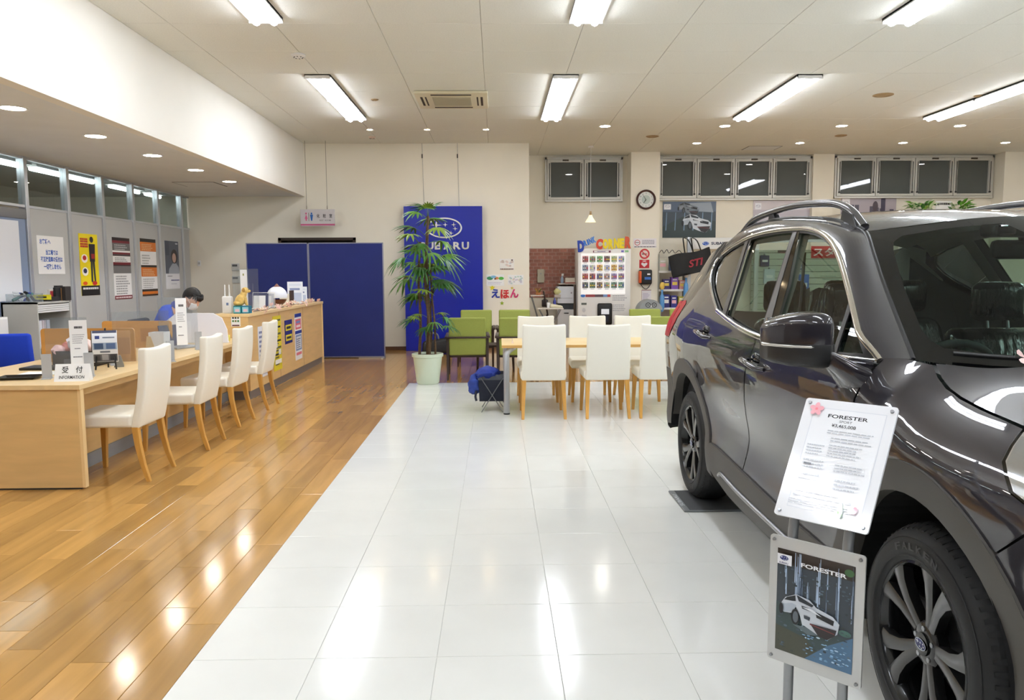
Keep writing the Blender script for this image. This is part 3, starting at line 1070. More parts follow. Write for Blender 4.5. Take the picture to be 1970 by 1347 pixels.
p.lines(w * 0.2, h * 0.26, w * 0.8, h * 0.48, 5, (80, 90, 120))
p.build('print', t)
t, p, w, h = fx_board('poster', 'white poster with blue print low on the counter behind the third chair', 'poster', -2.764, 9.05, 9.4, 0.2, 0.80, col=(236, 238, 246))
p.lines(w * 0.1, h * 0.05, w * 0.9, h * 0.95, 10, (110, 120, 170))
p.build('print', t)
t = thing('notice', 'white notice with small green symbols on the counter end', 'notice', (-2.90, 8.72, 0.83))
G().box(-0.05, 0.05, -0.004, 0, 0, 0.125).build('sheet', m_paper, t)
p = Print((-0.05, -0.004, 0), (1, 0, 0), (0, 0, 1))
for k, c in enumerate(((40, 40, 44), (40, 40, 44), (90, 90, 70), (60, 120, 60), (120, 120, 50), (60, 120, 60))):
    p.rect(0.012 + 0.028 * (k % 3), 0.085 - 0.035 * (k // 3), 0.032 + 0.028 * (k % 3), 0.105 - 0.035 * (k // 3), c)
p.rect(0.01, 0.005, 0.09, 0.018, (90, 30, 40))
p.build('print', t)

# ------------------------------------------------------------------ things on the reception desk
DZT = 0.70
t = thing('sign_card', 'white reception sign reading INFORMATION at the desk corner', 'sign', (-2.87, 5.30, DZT), 0.12)
G().add([(-0.11, -0.04, 0), (0.11, -0.04, 0), (0.11, 0.04, 0), (-0.11, 0.04, 0), (-0.11, 0.0, 0.115), (0.11, 0.0, 0.115)], [(0, 1, 5, 4), (2, 3, 4, 5), (0, 4, 3), (1, 2, 5), (0, 3, 2, 1)]).build('card', m_paper, t)
p = Print((-0.11, -0.0405, 0), (1, 0, 0), (0, 0.04, 0.115))
p.text('受　付', 0.045, 0.058, 0.175, 0.105, (30, 30, 32), 0.01)
p.text('INFORMATION', 0.03, 0.018, 0.19, 0.040, (40, 40, 44), 0.012, fit=True)
p.build('print', t)


def guard(name, label, x, y, rz, w, z0, z1, paper=None, text=None):
    """acrylic guard in silver clamp feet, with a paper notice"""
    t = thing(name, label, 'screen guard', (x, y, DZT), rz)
    G().box(-w / 2, w / 2, -0.002, 0.002, 0.02, z1 - DZT).build('acrylic_sheet', m_acryl, t)
    for s in (-1, 1):
        G().box(s * w / 2 - 0.03, s * w / 2 + 0.03, -0.008, -0.003, 0, 0.17).box(s * w / 2 - 0.03, s * w / 2 + 0.03, 0.003, 0.008, 0, 0.17).box(s * w / 2 - 0.03, s * w / 2 + 0.03, -0.06, 0.06, 0, 0.005).build('foot', mat('clamp_grey', (186, 188, 190), 0.4, 0.3), t)
    if paper:
        a, b, c, d = paper
        G().box(a, b, -0.0035, -0.0022, c, d).build('notice', m_paper, t)
        p = Print((a, -0.0036, c), (1, 0, 0), (0, 0, 1))
        pw, ph = b - a, d - c
        p.lines(pw * 0.28, ph * 0.82, pw * 0.74, ph * 0.88, 1, (70, 70, 76), 0.8, 0)
        p.lines(pw * 0.15, ph * 0.5, pw * 0.85, ph * 0.72, 5, (176, 176, 182), 0.4)
        p.lines(pw * 0.25, ph * 0.38, pw * 0.6, ph * 0.42, 1, (130, 130, 136))
        p.lines(pw * 0.15, ph * 0.2, pw * 0.7, ph * 0.24, 1, (110, 110, 116))
        p.build('notice_print', t)


guard('desk_guard', 'clear acrylic guard with a tall white notice at the desk corner', -2.99, 5.46, 0.35, 0.26, 0.7, 1.12, (0.02, 0.13, 0.075, 0.40))
guard('desk_guard', 'clear acrylic guard with silver feet in the middle of the desk', -2.86, 6.32, 0.6, 0.42, 0.7, 1.12)
guard('desk_guard', 'clear acrylic guard with a white notice next to the laptop', -2.98, 7.35, 0.5, 0.34, 0.7, 1.20, (-0.02, 0.075, 0.05, 0.49))

t = thing('desk_tray', 'black shallow coin tray on the desk corner', 'tray', (-3.30, 5.42, DZT), 0.2)
G().add([(-0.10, -0.07, 0), (0.10, -0.07, 0), (0.10, 0.07, 0), (-0.10, 0.07, 0), (-0.13, -0.095, 0.018), (0.13, -0.095, 0.018), (0.13, 0.095, 0.018), (-0.13, 0.095, 0.018), (-0.105, -0.075, 0.006), (0.105, -0.075, 0.006), (0.105, 0.075, 0.006), (-0.105, 0.075, 0.006)],
        [(0, 3, 2, 1), (8, 9, 10, 11)] + [(i, (i + 1) % 4, 4 + (i + 1) % 4, 4 + i) for i in range(4)] + [(4 + i, 4 + (i + 1) % 4, 8 + (i + 1) % 4, 8 + i) for i in range(4)]).build('dish', mat('black_gloss', (14, 14, 16), 0.15), t)
t = thing('document_case', 'thin black document case lying on the desk', 'case', (-3.37, 5.98, DZT))
G().rbox(-0.22, 0.2, -0.1, 0.1, 0, 0.02, 0.006, 2).build('case', m_black, t, smooth=40)
t = thing('paper_sheet', 'white sheet of paper lying beside the coin tray', 'paper', (-3.30, 5.72, DZT), 0.1)
G().box(-0.16, 0.15, -0.1, 0.1, 0, 0.002).build('sheet', m_paper, t)

# desk dividers
m_div = mat('tan_divider', (198, 142, 68), 0.5, grain=((0.8, 8, 8), 2, 0.06))
for lab, x0, x1, y, h in (('lower tan desk divider behind the brochure display', -3.74, -2.98, 6.46, 0.275), ('taller tan desk divider beside the white screen', -3.96 + 0.12, -3.17, 7.66, 0.262)):
    t = thing('desk_divider', lab, 'divider', (0, 0, 0), 0, 'tan desk dividers')
    fr = ((x0, y + 0.009, DZT), (1, 0, 0), (0, 0, 1), (0, -1, 0))
    w, r = x1 - x0, 0.025
    poly = [(0, 0.0), (w, 0.0)] + [(w - r + r * math.cos(a), h - r + r * math.sin(a)) for a in [PI / 2 * k / 5 for k in range(6)]] + [(r - r * math.sin(a), h - r + r * math.cos(a)) for a in [PI / 2 * k / 5 for k in range(6)]]
    G().prism(poly, 0, 0.018, fr).build('panel', m_div, t)
    fr = ((x0 + w * 0.55, y - 0.0095, DZT + 0.06), (1, 0, 0), (0, 0, 1), (0, -1, 0))
    G().prism([(0, 0), (w * 0.4, 0), (w * 0.4, h * 0.5), (0, h * 0.5)], 0, 0.0015, fr).build('inset', mat('tan_inset', (176, 122, 58), 0.6), t)

# brochure display on a black easel
t = thing('brochure_display', 'curved brochure display on a small black easel', 'display', (-2.96, 5.93, DZT), 0.35)


def disp(u, v):
    a = v * PI * 0.5
    return (-0.085 + 0.17 * u, -0.075 * math.sin(a * 1.15) * 1.0 + 0.06 * v, 0.055 + 0.24 * v)


dsp = G().grid(disp, 1, 12).build('panel', m_paper, t, smooth=80)
g = G()
g.v, g.f, g.c = [], [], []
rows = [((40, 50, 84), 0.92, 1.0), ((232, 236, 244), 0.62, 0.92), ((150, 166, 190), 0.40, 0.62), ((226, 228, 232), 0.26, 0.40), ((96, 98, 104), 0.02, 0.26)]
for c, v0, v1 in rows:
    for k in range(4):
        a, b = v0 + (v1 - v0) * k / 4, v0 + (v1 - v0) * (k + 1) / 4
        q = [Vector(disp(u, v)) + Vector((0, -0.0012, 0.0004)) for u, v in ((0.02, a), (0.98, a), (0.98, b), (0.02, b))]
        g.add(q, [(0, 1, 2, 3)], c)
for (u0, u1, v0, v1, c) in ((0.12, 0.3, 0.74, 0.84, (40, 60, 130)), (0.42, 0.9, 0.76, 0.8, (120, 130, 150)), (0.08, 0.44, 0.42, 0.6, (60, 84, 120)), (0.55, 0.92, 0.42, 0.6, (84, 108, 150)), (0.08, 0.3, 0.06, 0.24, (60, 60, 66)), (0.36, 0.62, 0.06, 0.24, (160, 160, 166)), (0.68, 0.94, 0.06, 0.24, (50, 54, 64)), (0.3, 0.7, 0.3, 0.36, (110, 116, 130))):
    q = [Vector(disp(u, v)) + Vector((0, -0.0022, 0.0006)) for u, v in ((u0, v0), (u1, v0), (u1, (v0 + v1) / 2), (u1, v1), (u0, v1), (u0, (v0 + v1) / 2))]
    g.add(q, [(0, 1, 2, 5), (5, 2, 3, 4)], c)
g.build('print', print_mat(0.35), t, fix=False)
G().prism([(disp(0, v / 10)[1], disp(0, v / 10)[2]) for v in range(11)], 0, 0.006, ((-0.091, 0, 0), (0, 1, 0), (0, 0, 1), (1, 0, 0))).build('side_plate', m_dark, t)
G().tube([(-0.07, -0.03, 0), (-0.045, 0.02, 0.28)], 0.006, 6).tube([(0.07, -0.03, 0), (0.045, 0.02, 0.28)], 0.006, 6).tube([(0, 0.12, 0), (0, 0.03, 0.31)], 0.006, 6).tube([(-0.07, -0.035, 0.055), (0.07, -0.035, 0.055)], 0.006, 6).build('easel', m_black, t)

# box with pink tissue packs
t = thing('storage_box', 'dark box filled with packets on the desk', 'box', (-3.30, 6.22, DZT))
G().box(-0.17, 0.17, -0.1, -0.094, 0, 0.12).box(-0.17, 0.17, 0.094, 0.1, 0, 0.12).box(-0.17, -0.164, -0.094, 0.094, 0, 0.12).box(0.164, 0.17, -0.094, 0.094, 0, 0.12).box(-0.17, 0.17, -0.1, 0.1, 0, 0.006).build('carton', mat('dark_carton', (46, 38, 34), 0.6), t)
random.seed(11)
for k, c in enumerate(((238, 196, 196), (240, 150, 140), (236, 228, 236), (150, 150, 214), (246, 214, 206), (238, 170, 160))):
    t = tag(G().blob((0, 0, 0), (0.055, 0.05, 0.045), 7, lambda d: d * (1 + 0.25 * math.sin(5 * d[0] + 3 * d[2]) * math.cos(4 * d[1]))).build('tissue_packet', mat('packet_%d' % k, c, 0.25, vary=(18, 0.12)), None, smooth=60), ('pale pink', 'coral', 'white', 'lilac', 'peach', 'salmon')[k] + ' crumpled packet in the dark box', 'packet', 'packets in the dark box')
    t.location = (-3.44 + 0.058 * k, 6.17 + 0.05 * (k % 2), DZT + 0.12 + 0.03 * (k % 3))
    t.rotation_euler = (k, 2 * k, k * 0.7)

# small angled holder and wedge by the middle guard
t = thing('card_holder', 'grey wedge shaped card holder on the desk edge', 'holder', (-2.93, 6.05, DZT), 0.4)
G().prism([(0, 0), (0.07, 0), (0.07, 0.012), (0.05, 0.09), (0.035, 0.09)], 0, 0.05, ((-0.03, 0, 0), (1, 0, 0), (0, 0, 1), (0, 1, 0))).build('wedge', m_steel, t)
t = thing('card_holder', 'tan wedge shaped holder behind the first chair', 'holder', (-2.90, 6.52, DZT), 0.3)
G().prism([(0, 0), (0.11, 0), (0.05, 0.2), (0.02, 0.2)], 0, 0.012, ((-0.03, 0, 0), (1, 0, 0), (0, 0, 1), (0, 1, 0))).build('wedge', mat('tan_board', (214, 178, 124), 0.5), t)
t = thing('leaflet_stack', 'small white leaflet stack on the desk', 'leaflets', (-2.86, 6.65, DZT), 0.2)
G().rbox(-0.07, 0.07, -0.1, 0.1, 0, 0.03, 0.004, 2).build('stack', m_paper, t)

# white frosted bin / dispenser, laptop, white screen
t = thing('desk_bin', 'frosted white plastic bin on the desk', 'bin', (-3.02, 7.02, DZT))
G().lathe([(0.001, 0.0), (0.088, 0.0), (0.095, 0.20), (0.089, 0.20), (0.082, 0.006), (0.001, 0.006)], 4, a0=PI / 4, a1=PI / 4 + 2 * PI).build('bin', mat('frosted_plastic', (222, 222, 224), 0.35), t)
t = thing('laptop', 'open navy laptop seen from behind on the desk', 'laptop', (-3.06, 7.62, DZT), 1.1)
G().rbox(-0.15, 0.15, -0.1, 0.1, 0, 0.018, 0.004, 2).build('base', mat('laptop_grey', (176, 178, 184), 0.35, 0.4), t)
G().rbox(-0.15, 0.15, -0.005, 0.005, 0, 0.21, 0.004, 2).build('lid', m_navy, t).location = (0, 0.1, 0.016)
t.children[1].rotation_euler = (-0.25, 0, 0)
t = thing('white_screen', 'white rounded privacy screen in front of the seated clerk', 'screen', (-3.13, 8.15, DZT), 0.0)
poly = [(-0.36, 0), (0.34, 0), (0.33, 0.14), (0.28, 0.26), (0.19, 0.31), (-0.19, 0.31), (-0.36, 0.18)]
G().prism([(a, b) for a, b in poly], 0, 0.012, ((0, 0, 0), (1, 0, 0), (0, 0, 1), (0, -1, 0))).build('panel', mat('milky_acrylic', (238, 240, 250), 0.3), t, bevel=0.003)
for s in (-0.2, 0.2):
    G().box(s - 0.04, s + 0.04, -0.06, 0.06, 0, 0.012).build('foot', m_steel, t)
t = thing('pen_stand', 'dark pen stand with pens near the counter end', 'pen stand', (-2.98, 8.36, DZT))
G().lathe([(0.001, 0), (0.035, 0), (0.038, 0.1), (0.034, 0.1), (0.031, 0.006), (0.001, 0.006)], 12).build('cup', m_dark, t)
for k, c in enumerate(((60, 60, 64), (230, 230, 232), (150, 40, 40), (40, 60, 130))):
    G().cyl((0.012 * math.cos(2 * k), 0.012 * math.sin(2 * k), 0.01), (0.03 * math.cos(2 * k), 0.03 * math.sin(2 * k), 0.17), 0.005, 0.005, 6).build('pen', mat('pen_%d' % k, c, 0.3), t)
t = thing('note_block', 'yellow note block beside the pen stand', 'notes', (-2.90, 8.38, DZT), 0.2)
G().box(-0.04, 0.04, -0.03, 0.03, 0, 0.06).build('block', mat('yellow_note', (236, 224, 110), 0.6), t)

# ------------------------------------------------------------------ office chairs
def office_chair(label, loc, rz, c):
    m = mat('chair_cloth_%d_%d_%d' % c, c, 0.85, bump=(200, 0.15))
    t = thing('office_chair', label, 'office chair', loc, rz)

    def lean(p):
        return (p[0], p[1] - 0.06 * ((p[2] - 0.6) / 0.3) + 0.05 * (p[0] / 0.23) ** 2, p[2])
    bm = G().rbox(-0.24, 0.24, -0.27, -0.21, 0.52, 0.90, 0.028, 4, lean)
    bm.build('backrest', m, t, smooth=60)
    G().rbox(-0.23, 0.23, -0.2, 0.24, 0.42, 0.49, 0.03, 3).build('seat', m, t, smooth=60)
    G().tube(crv([(0, -0.24, 0.6), (0, -0.3, 0.5), (0, -0.2, 0.40), (0, 0, 0.40)], 8), 0.018, 8).build('back_bracket', m_black, t)
    G().cyl((0, 0, 0.08), (0, 0, 0.42), 0.03, 0.022, 12).build('column', m_black, t)
    for k in range(5):
        a = 2 * PI * k / 5 + 0.3
        lg = G().tube([(0, 0, 0.10), (0.28 * math.cos(a), 0.28 * math.sin(a), 0.065)], [0.026, 0.016], 8).build('base_leg', m_black, t)
        G().lathe([(0.001, -0.02), (0.03, -0.02), (0.03, 0.02), (0.001, 0.02)], 12, (0.28 * math.cos(a), 0.28 * math.sin(a), 0.03), 'x').build('caster', m_black, lg)
    for s in (-1, 1):
        G().tube([(s * 0.22, 0.0, 0.42), (s * 0.3, 0.0, 0.48), (s * 0.3, 0.0, 0.64)], 0.014, 8).rbox(s * 0.3 - 0.035, s * 0.3 + 0.035, -0.12, 0.14, 0.64, 0.665, 0.01, 2).build('armrest', m_black, t)
    return t


office_chair('bright blue office chair behind the near end of the desk', (-4.42, 7.15, 0), 0.25, (18, 60, 190))
office_chair('dark office chair under the seated clerk', (-3.92, 9.15, 0), -PI / 2, (40, 44, 56))

# steel cabinet with open shutter
t = thing('steel_cabinet', 'grey steel cabinet with a half open shutter by the partition', 'cabinet', (-5.28, 8.42, 0))
m_cab = mat('cabinet_grey', (186, 186, 180), 0.45)
W, D, Hc = 0.38, 0.66, 1.12
G().box(0, W, 0, 0.02, 0.06, Hc).box(0, W, D - 0.02, D, 0.06, Hc).box(0, 0.02, 0, D, 0.06, Hc).box(0, W, 0, D, Hc - 0.02, Hc).box(0, W, 0, D, 0.06, 0.08).build('body', m_cab, t)
G().box(0.02, W - 0.02, 0.02, D - 0.02, 0.62, 0.635).build('shelf', m_cab, t)
G().box(0.02, W - 0.03, 0.02, D - 0.02, 0.30, 0.315).build('shelf', m_cab, t)
for k in range(4):
    G().box(W - 0.02, W - 0.008, 0.02, D - 0.02, Hc - 0.05 - k * 0.022, Hc - 0.032 - k * 0.022).build('shutter_slat', mat('shutter', (226, 227, 226), 0.35), t)
G().box(0.01, W - 0.01, 0.02, D - 0.02, 0, 0.06).build('plinth', m_dark, t)
for k, c in enumerate(((232, 210, 210), (210, 214, 222), (200, 190, 196), (180, 186, 200))):
    o = tag(G().box(0, 0.24, 0, 0.06, 0, 0.28).build('file_folder', mat('folder_%d' % k, c, 0.5), None), ('pink', 'pale grey', 'mauve', 'bluish')[k] + ' file folder inside the steel cabinet', 'folder', 'folders in the steel cabinet')
    o.location = (-5.2, 8.46 + 0.075 * k, 0.636)
t = thing('parts_tray', 'clear plastic tray full of blue and grey odds and ends', 'tray', (-5.10, 8.55, 1.12))
G().box(-0.13, 0.13, -0.12, -0.116, 0, 0.09).box(-0.13, 0.13, 0.116, 0.12, 0, 0.09).box(-0.13, -0.126, -0.12, 0.12, 0, 0.09).box(0.126, 0.13, -0.12, 0.12, 0, 0.09).box(-0.13, 0.13, -0.12, 0.12, 0, 0.004).build('bin', m_acryl, t)
random.seed(5)
for k in range(9):
    c = random.choice([(40, 60, 160), (30, 30, 34), (170, 150, 160), (220, 224, 228), (60, 120, 120), (210, 200, 60)])
    a = random.uniform(0, PI)
    G().tube(crv([(random.uniform(-0.1, 0.1), random.uniform(-0.09, 0.09), 0.02), (0.05 * math.cos(a), 0.05 * math.sin(a), 0.08), (random.uniform(-0.1, 0.1), random.uniform(-0.09, 0.09), 0.06 + 0.05 * random.random())], 6), random.uniform(0.009, 0.018), 6).build('cable', mat('odds_%d_%d_%d' % c, c, 0.5), t, smooth=60)
t = thing('label_box', 'black box with a bright yellow front label on the cabinet', 'box', (-5.0, 8.78, 1.12))
G().box(-0.1, 0.1, -0.08, 0.08, 0, 0.05).build('box', m_dark, t)
G().box(-0.1, 0.1, -0.084, -0.08, 0.02, 0.075).build('label', mat('label_yellow', (240, 224, 40), 0.5), t)
G().box(-0.06, 0.05, -0.0855, -0.084, 0.04, 0.056).build('label_print', m_dark, t)
for k, (c, h) in enumerate((((230, 226, 220), 0.13), ((190, 60, 70), 0.11), ((30, 30, 32), 0.15))):
    o = tag(G().box(-0.015, 0.015, -0.05, 0.05, 0, h).build('notebook', mat('notebook_%d' % k, c, 0.5), None, bevel=0.003), ('white', 'red', 'black')[k] + ' notebook standing behind the yellow label box', 'notebook', 'notebooks on the steel cabinet')
    o.location = (-5.02 + 0.034 * k, 8.91, 1.12)
    o.rotation_euler = (0, 0.0, 0)
for k, (c, h) in enumerate((((34, 32, 34), 0.17), ((150, 110, 70), 0.14), ((50, 46, 44), 0.16))):
    o = tag(G().box(-0.02, 0.02, -0.06, 0.06, 0, h).build('ring_binder', mat('binder_%d' % k, c, 0.5), None, bevel=0.003), ('black', 'tan', 'brown')[k] + ' binder at the right end of the cabinet top', 'binder', 'binders on the steel cabinet')
    o.location = (-4.955 + 0.044 * (k - 1), 9.03, 1.12)
t = thing('side_locker', 'low white locker left of the steel cabinet', 'locker', (-5.33, 7.5, 0))
G().box(-0.12, 0.25, 0, 0.7, 0, 0.98).build('body', m_white, t, bevel=0.004)
G().box(0.25, 0.262, 0.02, 0.68, 0.04, 0.96).build('door', mat('locker_door', (224, 226, 228), 0.4), t, bevel=0.003)

# ------------------------------------------------------------------ partition posters (facing +x)
X0 = PARX + 0.023
t, p, w, h = fx_board('poster', 'white notice with large blue Japanese lettering by the office door', 'poster', X0, 9.52, 10.10, 1.42, 1.885)
for s, a, b, c, d in (('お客様へ', 0.1, 0.78, 0.5, 0.92), ('当工場では', 0.3, 0.5, 0.75, 0.64), ('不正改造車の受付は', 0.1, 0.32, 0.92, 0.46), ('一切致しません', 0.2, 0.12, 0.85, 0.27)):
    p.text(s, w * a, h * b, w * c, h * d, (36, 92, 190), 0.03, fit=True)
p.build('print', t)
t, p, w, h = fx_board('poster', 'tall yellow poster with a dark standing figure and red lettering', 'poster', X0, 10.47, 10.95, 1.13, 1.955, col=(244, 222, 20))
p.rect(0, 0, w, h * 0.16, (26, 24, 26)).lines(w * 0.08, h * 0.1, w * 0.92, h * 0.14, 1, (230, 230, 230), 0.8, 0)
for v in (0.86, 0.78):
    p.lines(w * 0.06, h * v, w * 0.46, h * (v + 0.075), 2, (190, 30, 40), 0.8, 0)
p.ell(w * 0.24, h * 0.60, w * 0.17, h * 0.07, (250, 246, 236)).ell(w * 0.24, h * 0.61, w * 0.1, h * 0.04, (190, 40, 40)).ell(w * 0.24, h * 0.39, w * 0.17, h * 0.07, (250, 246, 236)).ell(w * 0.24, h * 0.40, w * 0.1, h * 0.04, (40, 44, 90))
p.ell(w * 0.66, h * 0.91, w * 0.1, h * 0.05, (40, 32, 34)).poly([(w * 0.52, h * 0.55), (w * 0.8, h * 0.55), (w * 0.84, h * 0.84), (w * 0.5, h * 0.84)], (42, 34, 40)).poly([(w * 0.55, h * 0.22), (w * 0.64, h * 0.22), (w * 0.66, h * 0.56), (w * 0.56, h * 0.56)], (52, 56, 60)).poly([(w * 0.72, h * 0.22), (w * 0.8, h * 0.22), (w * 0.77, h * 0.56), (w * 0.67, h * 0.56)], (52, 56, 60)).rect(w * 0.6, h * 0.6, w * 0.78, h * 0.68, (170, 40, 40))
p.ell(w * 0.2, h * 0.2, w * 0.12, h * 0.03, (226, 90, 30)).ell(w * 0.72, h * 0.2, w * 0.13, h * 0.035, (200, 40, 40))
p.build('print', t)
t, p, w, h = fx_board('poster', 'tall maroon and white price chart on the partition', 'poster', X0, 11.36, 11.90, 1.05, 1.945)
MAR = (120, 28, 44)
for v0, v1, c in ((0.95, 1.0, (40, 26, 28)), (0.91, 0.95, MAR), (0.79, 0.91, (110, 108, 110)), (0.73, 0.76, MAR), (0.70, 0.73, (70, 60, 64)), (0.56, 0.6, MAR), (0.54, 0.56, (60, 40, 44)), (0.42, 0.54, (120, 118, 120)), (0.0, 0.06, MAR)):
    p.rect(0, h * v0, w, h * v1, c)
p.lines(w * 0.1, h * 0.08, w * 0.9, h * 0.4, 8, (170, 170, 172)).lines(w * 0.1, h * 0.61, w * 0.9, h * 0.69, 3, (170, 170, 172)).lines(w * 0.1, h * 0.8, w * 0.9, h * 0.9, 3, (190, 190, 192)).lines(w * 0.05, h * 0.015, w * 0.95, h * 0.045, 1, (236, 220, 220), 0.8, 0)
p.build('print', t)
t, p, w, h = fx_board('poster', 'tall orange, black and white price chart on the partition', 'poster', X0, 12.24, 12.80, 1.07, 1.965)
OR = (222, 120, 30)
for v0, v1, c in ((0.94, 1.0, (34, 26, 24)), (0.78, 0.94, OR), (0.50, 0.54, (40, 28, 24)), (0.34, 0.50, OR), (0.08, 0.12, (40, 28, 24)), (0.03, 0.08, OR), (0.0, 0.03, (50, 30, 20))):
    p.rect(0, h * v0, w, h * v1, c)
p.lines(w * 0.08, h * 0.8, w * 0.92, h * 0.92, 4, (236, 190, 140)).lines(w * 0.08, h * 0.36, w * 0.92, h * 0.48, 4, (236, 190, 140)).lines(w * 0.08, h * 0.56, w * 0.6, h * 0.74, 4, (190, 190, 190)).lines(w * 0.08, h * 0.14, w * 0.9, h * 0.32, 5, (190, 190, 190))
p.build('print', t)
t, p, w, h = fx_board('poster', 'grey portrait poster with a white caption beside the wall corner', 'poster', X0, 13.14, 13.70, 1.16, 1.965, col=(236, 238, 244))
p.rect(0, h * 0.32, w, h, (84, 92, 108)).rect(0, h * 0.7, w * 0.3, h, (66, 74, 92)).poly([(w * 0.2, h * 0.32), (w, h * 0.32), (w * 0.95, h * 0.46), (w * 0.75, h * 0.55), (w * 0.5, h * 0.53), (w * 0.25, h * 0.42)], (164, 172, 186)).ell(w * 0.66, h * 0.68, w * 0.24, h * 0.15, (40, 34, 36)).ell(w * 0.64, h * 0.65, w * 0.14, h * 0.10, (196, 160, 146)).ell(w * 0.85, h * 0.95, w * 0.1, h * 0.015, (200, 205, 215))
p.lines(w * 0.1, h * 0.26, w * 0.5, h * 0.29, 1, (120, 120, 130)).lines(w * 0.35, h * 0.17, w * 0.95, h * 0.2, 1, (90, 96, 150), 0.8, 0).lines(w * 0.35, h * 0.1, w * 0.9, h * 0.12, 1, (170, 170, 190))
p.build('print', t)

# wall controllers
for k, z in enumerate((1.465, 1.24)):
    t = thing('wall_controller', ('upper', 'lower') [k] + ' grey wall controller left of the blue screens', 'controller', (-4.70, BY, z), 0, 'wall controllers')
    G().rbox(-0.07, 0.07, -0.025, 0, 0, 0.13, 0.006, 2).build('case', mat('controller_grey', (206, 206, 202), 0.5), t)
    G().box(-0.055, 0.035, -0.0265, -0.025, 0.075, 0.11).build('display', mat('lcd', (84, 88, 88), 0.3), t)
t = thing('light_switch', 'small white switch plate on the wall beside the partition end', 'switch', (-5.35, BY, 1.55))
G().rbox(-0.03, 0.03, -0.01, 0, 0, 0.1, 0.004, 2).build('plate', m_white, t)
G().box(-0.015, 0.015, -0.014, -0.01, 0.03, 0.07).build('rocker', mat('switch_grey', (190, 190, 186), 0.4), t)

# ------------------------------------------------------------------ blue folding screens
m_blue = mat('navy_screen_cloth', (26, 38, 104), 0.85, vary=(3, 0.05), bump=(300, 0.15))
for lab, x0, x1 in (('left navy cloth screen panel behind the counter', -4.10, -3.09), ('right navy cloth screen panel beside the wash room door', -3.085, -1.86)):
    t = thing('screen_panel', lab, 'screen', (0, 12.98, 0), 0, 'navy screens')
    G().box(x0 + 0.012, x1 - 0.012, -0.014, 0.014, 0.03, 1.895).build('cloth', m_blue, t)
    G().box(x0, x0 + 0.014, -0.02, 0.02, 0.0, 1.91).box(x1 - 0.014, x1, -0.02, 0.02, 0, 1.91).box(x0, x1, -0.02, 0.02, 1.895, 1.91).box(x0, x1, -0.02, 0.02, 0.015, 0.032).build('frame', mat('screen_frame', (150, 152, 170), 0.35, 0.6), t)
    for x in (x0 + 0.03, x1 - 0.03):
        G().box(x - 0.015, x + 0.015, -0.17, 0.17, 0, 0.016).build('foot', m_alu, t)

# wash room sign hanging on two rods
t = thing('hanging_sign', 'hanging wash room sign with pictograms and a pink stripe', 'sign', (-3.134, 13.95, 2.235))
G().box(-0.30, 0.30, -0.012, 0.012, 0, 0.295).build('board', mat('sign_grey', (206, 200, 200), 0.4), t, bevel=0.003)
for x in (-0.19, 0.17):
    G().cyl((x, 0, 0.295), (x, 0, CZ - 2.235), 0.004, 0.004, 6).cyl((x, 0, 0.295), (x, 0, 0.36), 0.009, 0.006, 8).build('rod', mat('rod', (150, 140, 124), 0.4, 0.6), t)
p = Print((-0.30, -0.0125, 0), (1, 0, 0), (0, 0, 1))
p.rect(0, 0.012, 0.6, 0.042, (196, 92, 132))
p.ell(0.10, 0.222, 0.015, 0.016, (214, 96, 140)).poly([(0.10, 0.205), (0.128, 0.13), (0.112, 0.13), (0.112, 0.095), (0.088, 0.095), (0.088, 0.13), (0.072, 0.13)], (214, 96, 140))
p.rect(0.142, 0.09, 0.15, 0.235, (60, 60, 64))
p.ell(0.195, 0.222, 0.015, 0.016, (20, 96, 176)).poly([(0.168, 0.202), (0.222, 0.202), (0.205, 0.095), (0.185, 0.095)], (20, 96, 176))
p.text('化　粧　室', 0.285, 0.145, 0.555, 0.215, (40, 38, 40), 0.012)
p.text('REST  ROOM', 0.31, 0.09, 0.55, 0.115, (110, 106, 108), 0.01)
p.build('print', t)
# picture wires on the back wall
for k, x in enumerate((-1.29, -0.66)):
    t = thing('hanging_wire', 'thin wire down to the blue board, ' + ('left', 'right')[k], 'wire', (x, BY - 0.015, 0), 0, 'picture wires')
    G().cyl((0, 0, 2.595), (-0.02, 0, CZ), 0.003, 0.003, 5).build('wire', m_steel, t)
    G().cyl((-0.02, 0, 3.45), (-0.02, 0, 3.52), 0.010, 0.010, 8).build('hook', m_dark, t)

# ------------------------------------------------------------------ blue brand board
t = thing('brand_board', 'tall royal blue board with silver oval star emblem and SUBARU lettering', 'board', (-0.944, 14.13, 0))
G().box(-0.70, 0.70, -0.03, 0.03, 0.0, 2.59).build('panel', mat('royal_blue_gloss', (6, 28, 158), 0.35), t, bevel=0.003)
m_sil = mat('emblem_silver', (226, 224, 222), 0.25, 0.55)
g = G()
n = 40
for k in range(n):
    a0, a1 = 2 * PI * k / n, 2 * PI * (k + 1) / n
    q = []
    for a in (a0, a1):
        for (ra, rb) in ((0.318, 0.182), (0.292, 0.158)):
            q += [(0.02 + ra * math.cos(a), -0.03, 2.207 + rb * math.sin(a)), (0.02 + ra * math.cos(a), -0.05, 2.207 + rb * math.sin(a))]
    g.add(q, [(0, 4, 5, 1), (1, 5, 7, 3), (3, 7, 6, 2)])
g.build('emblem_ring', m_sil, t, smooth=40)
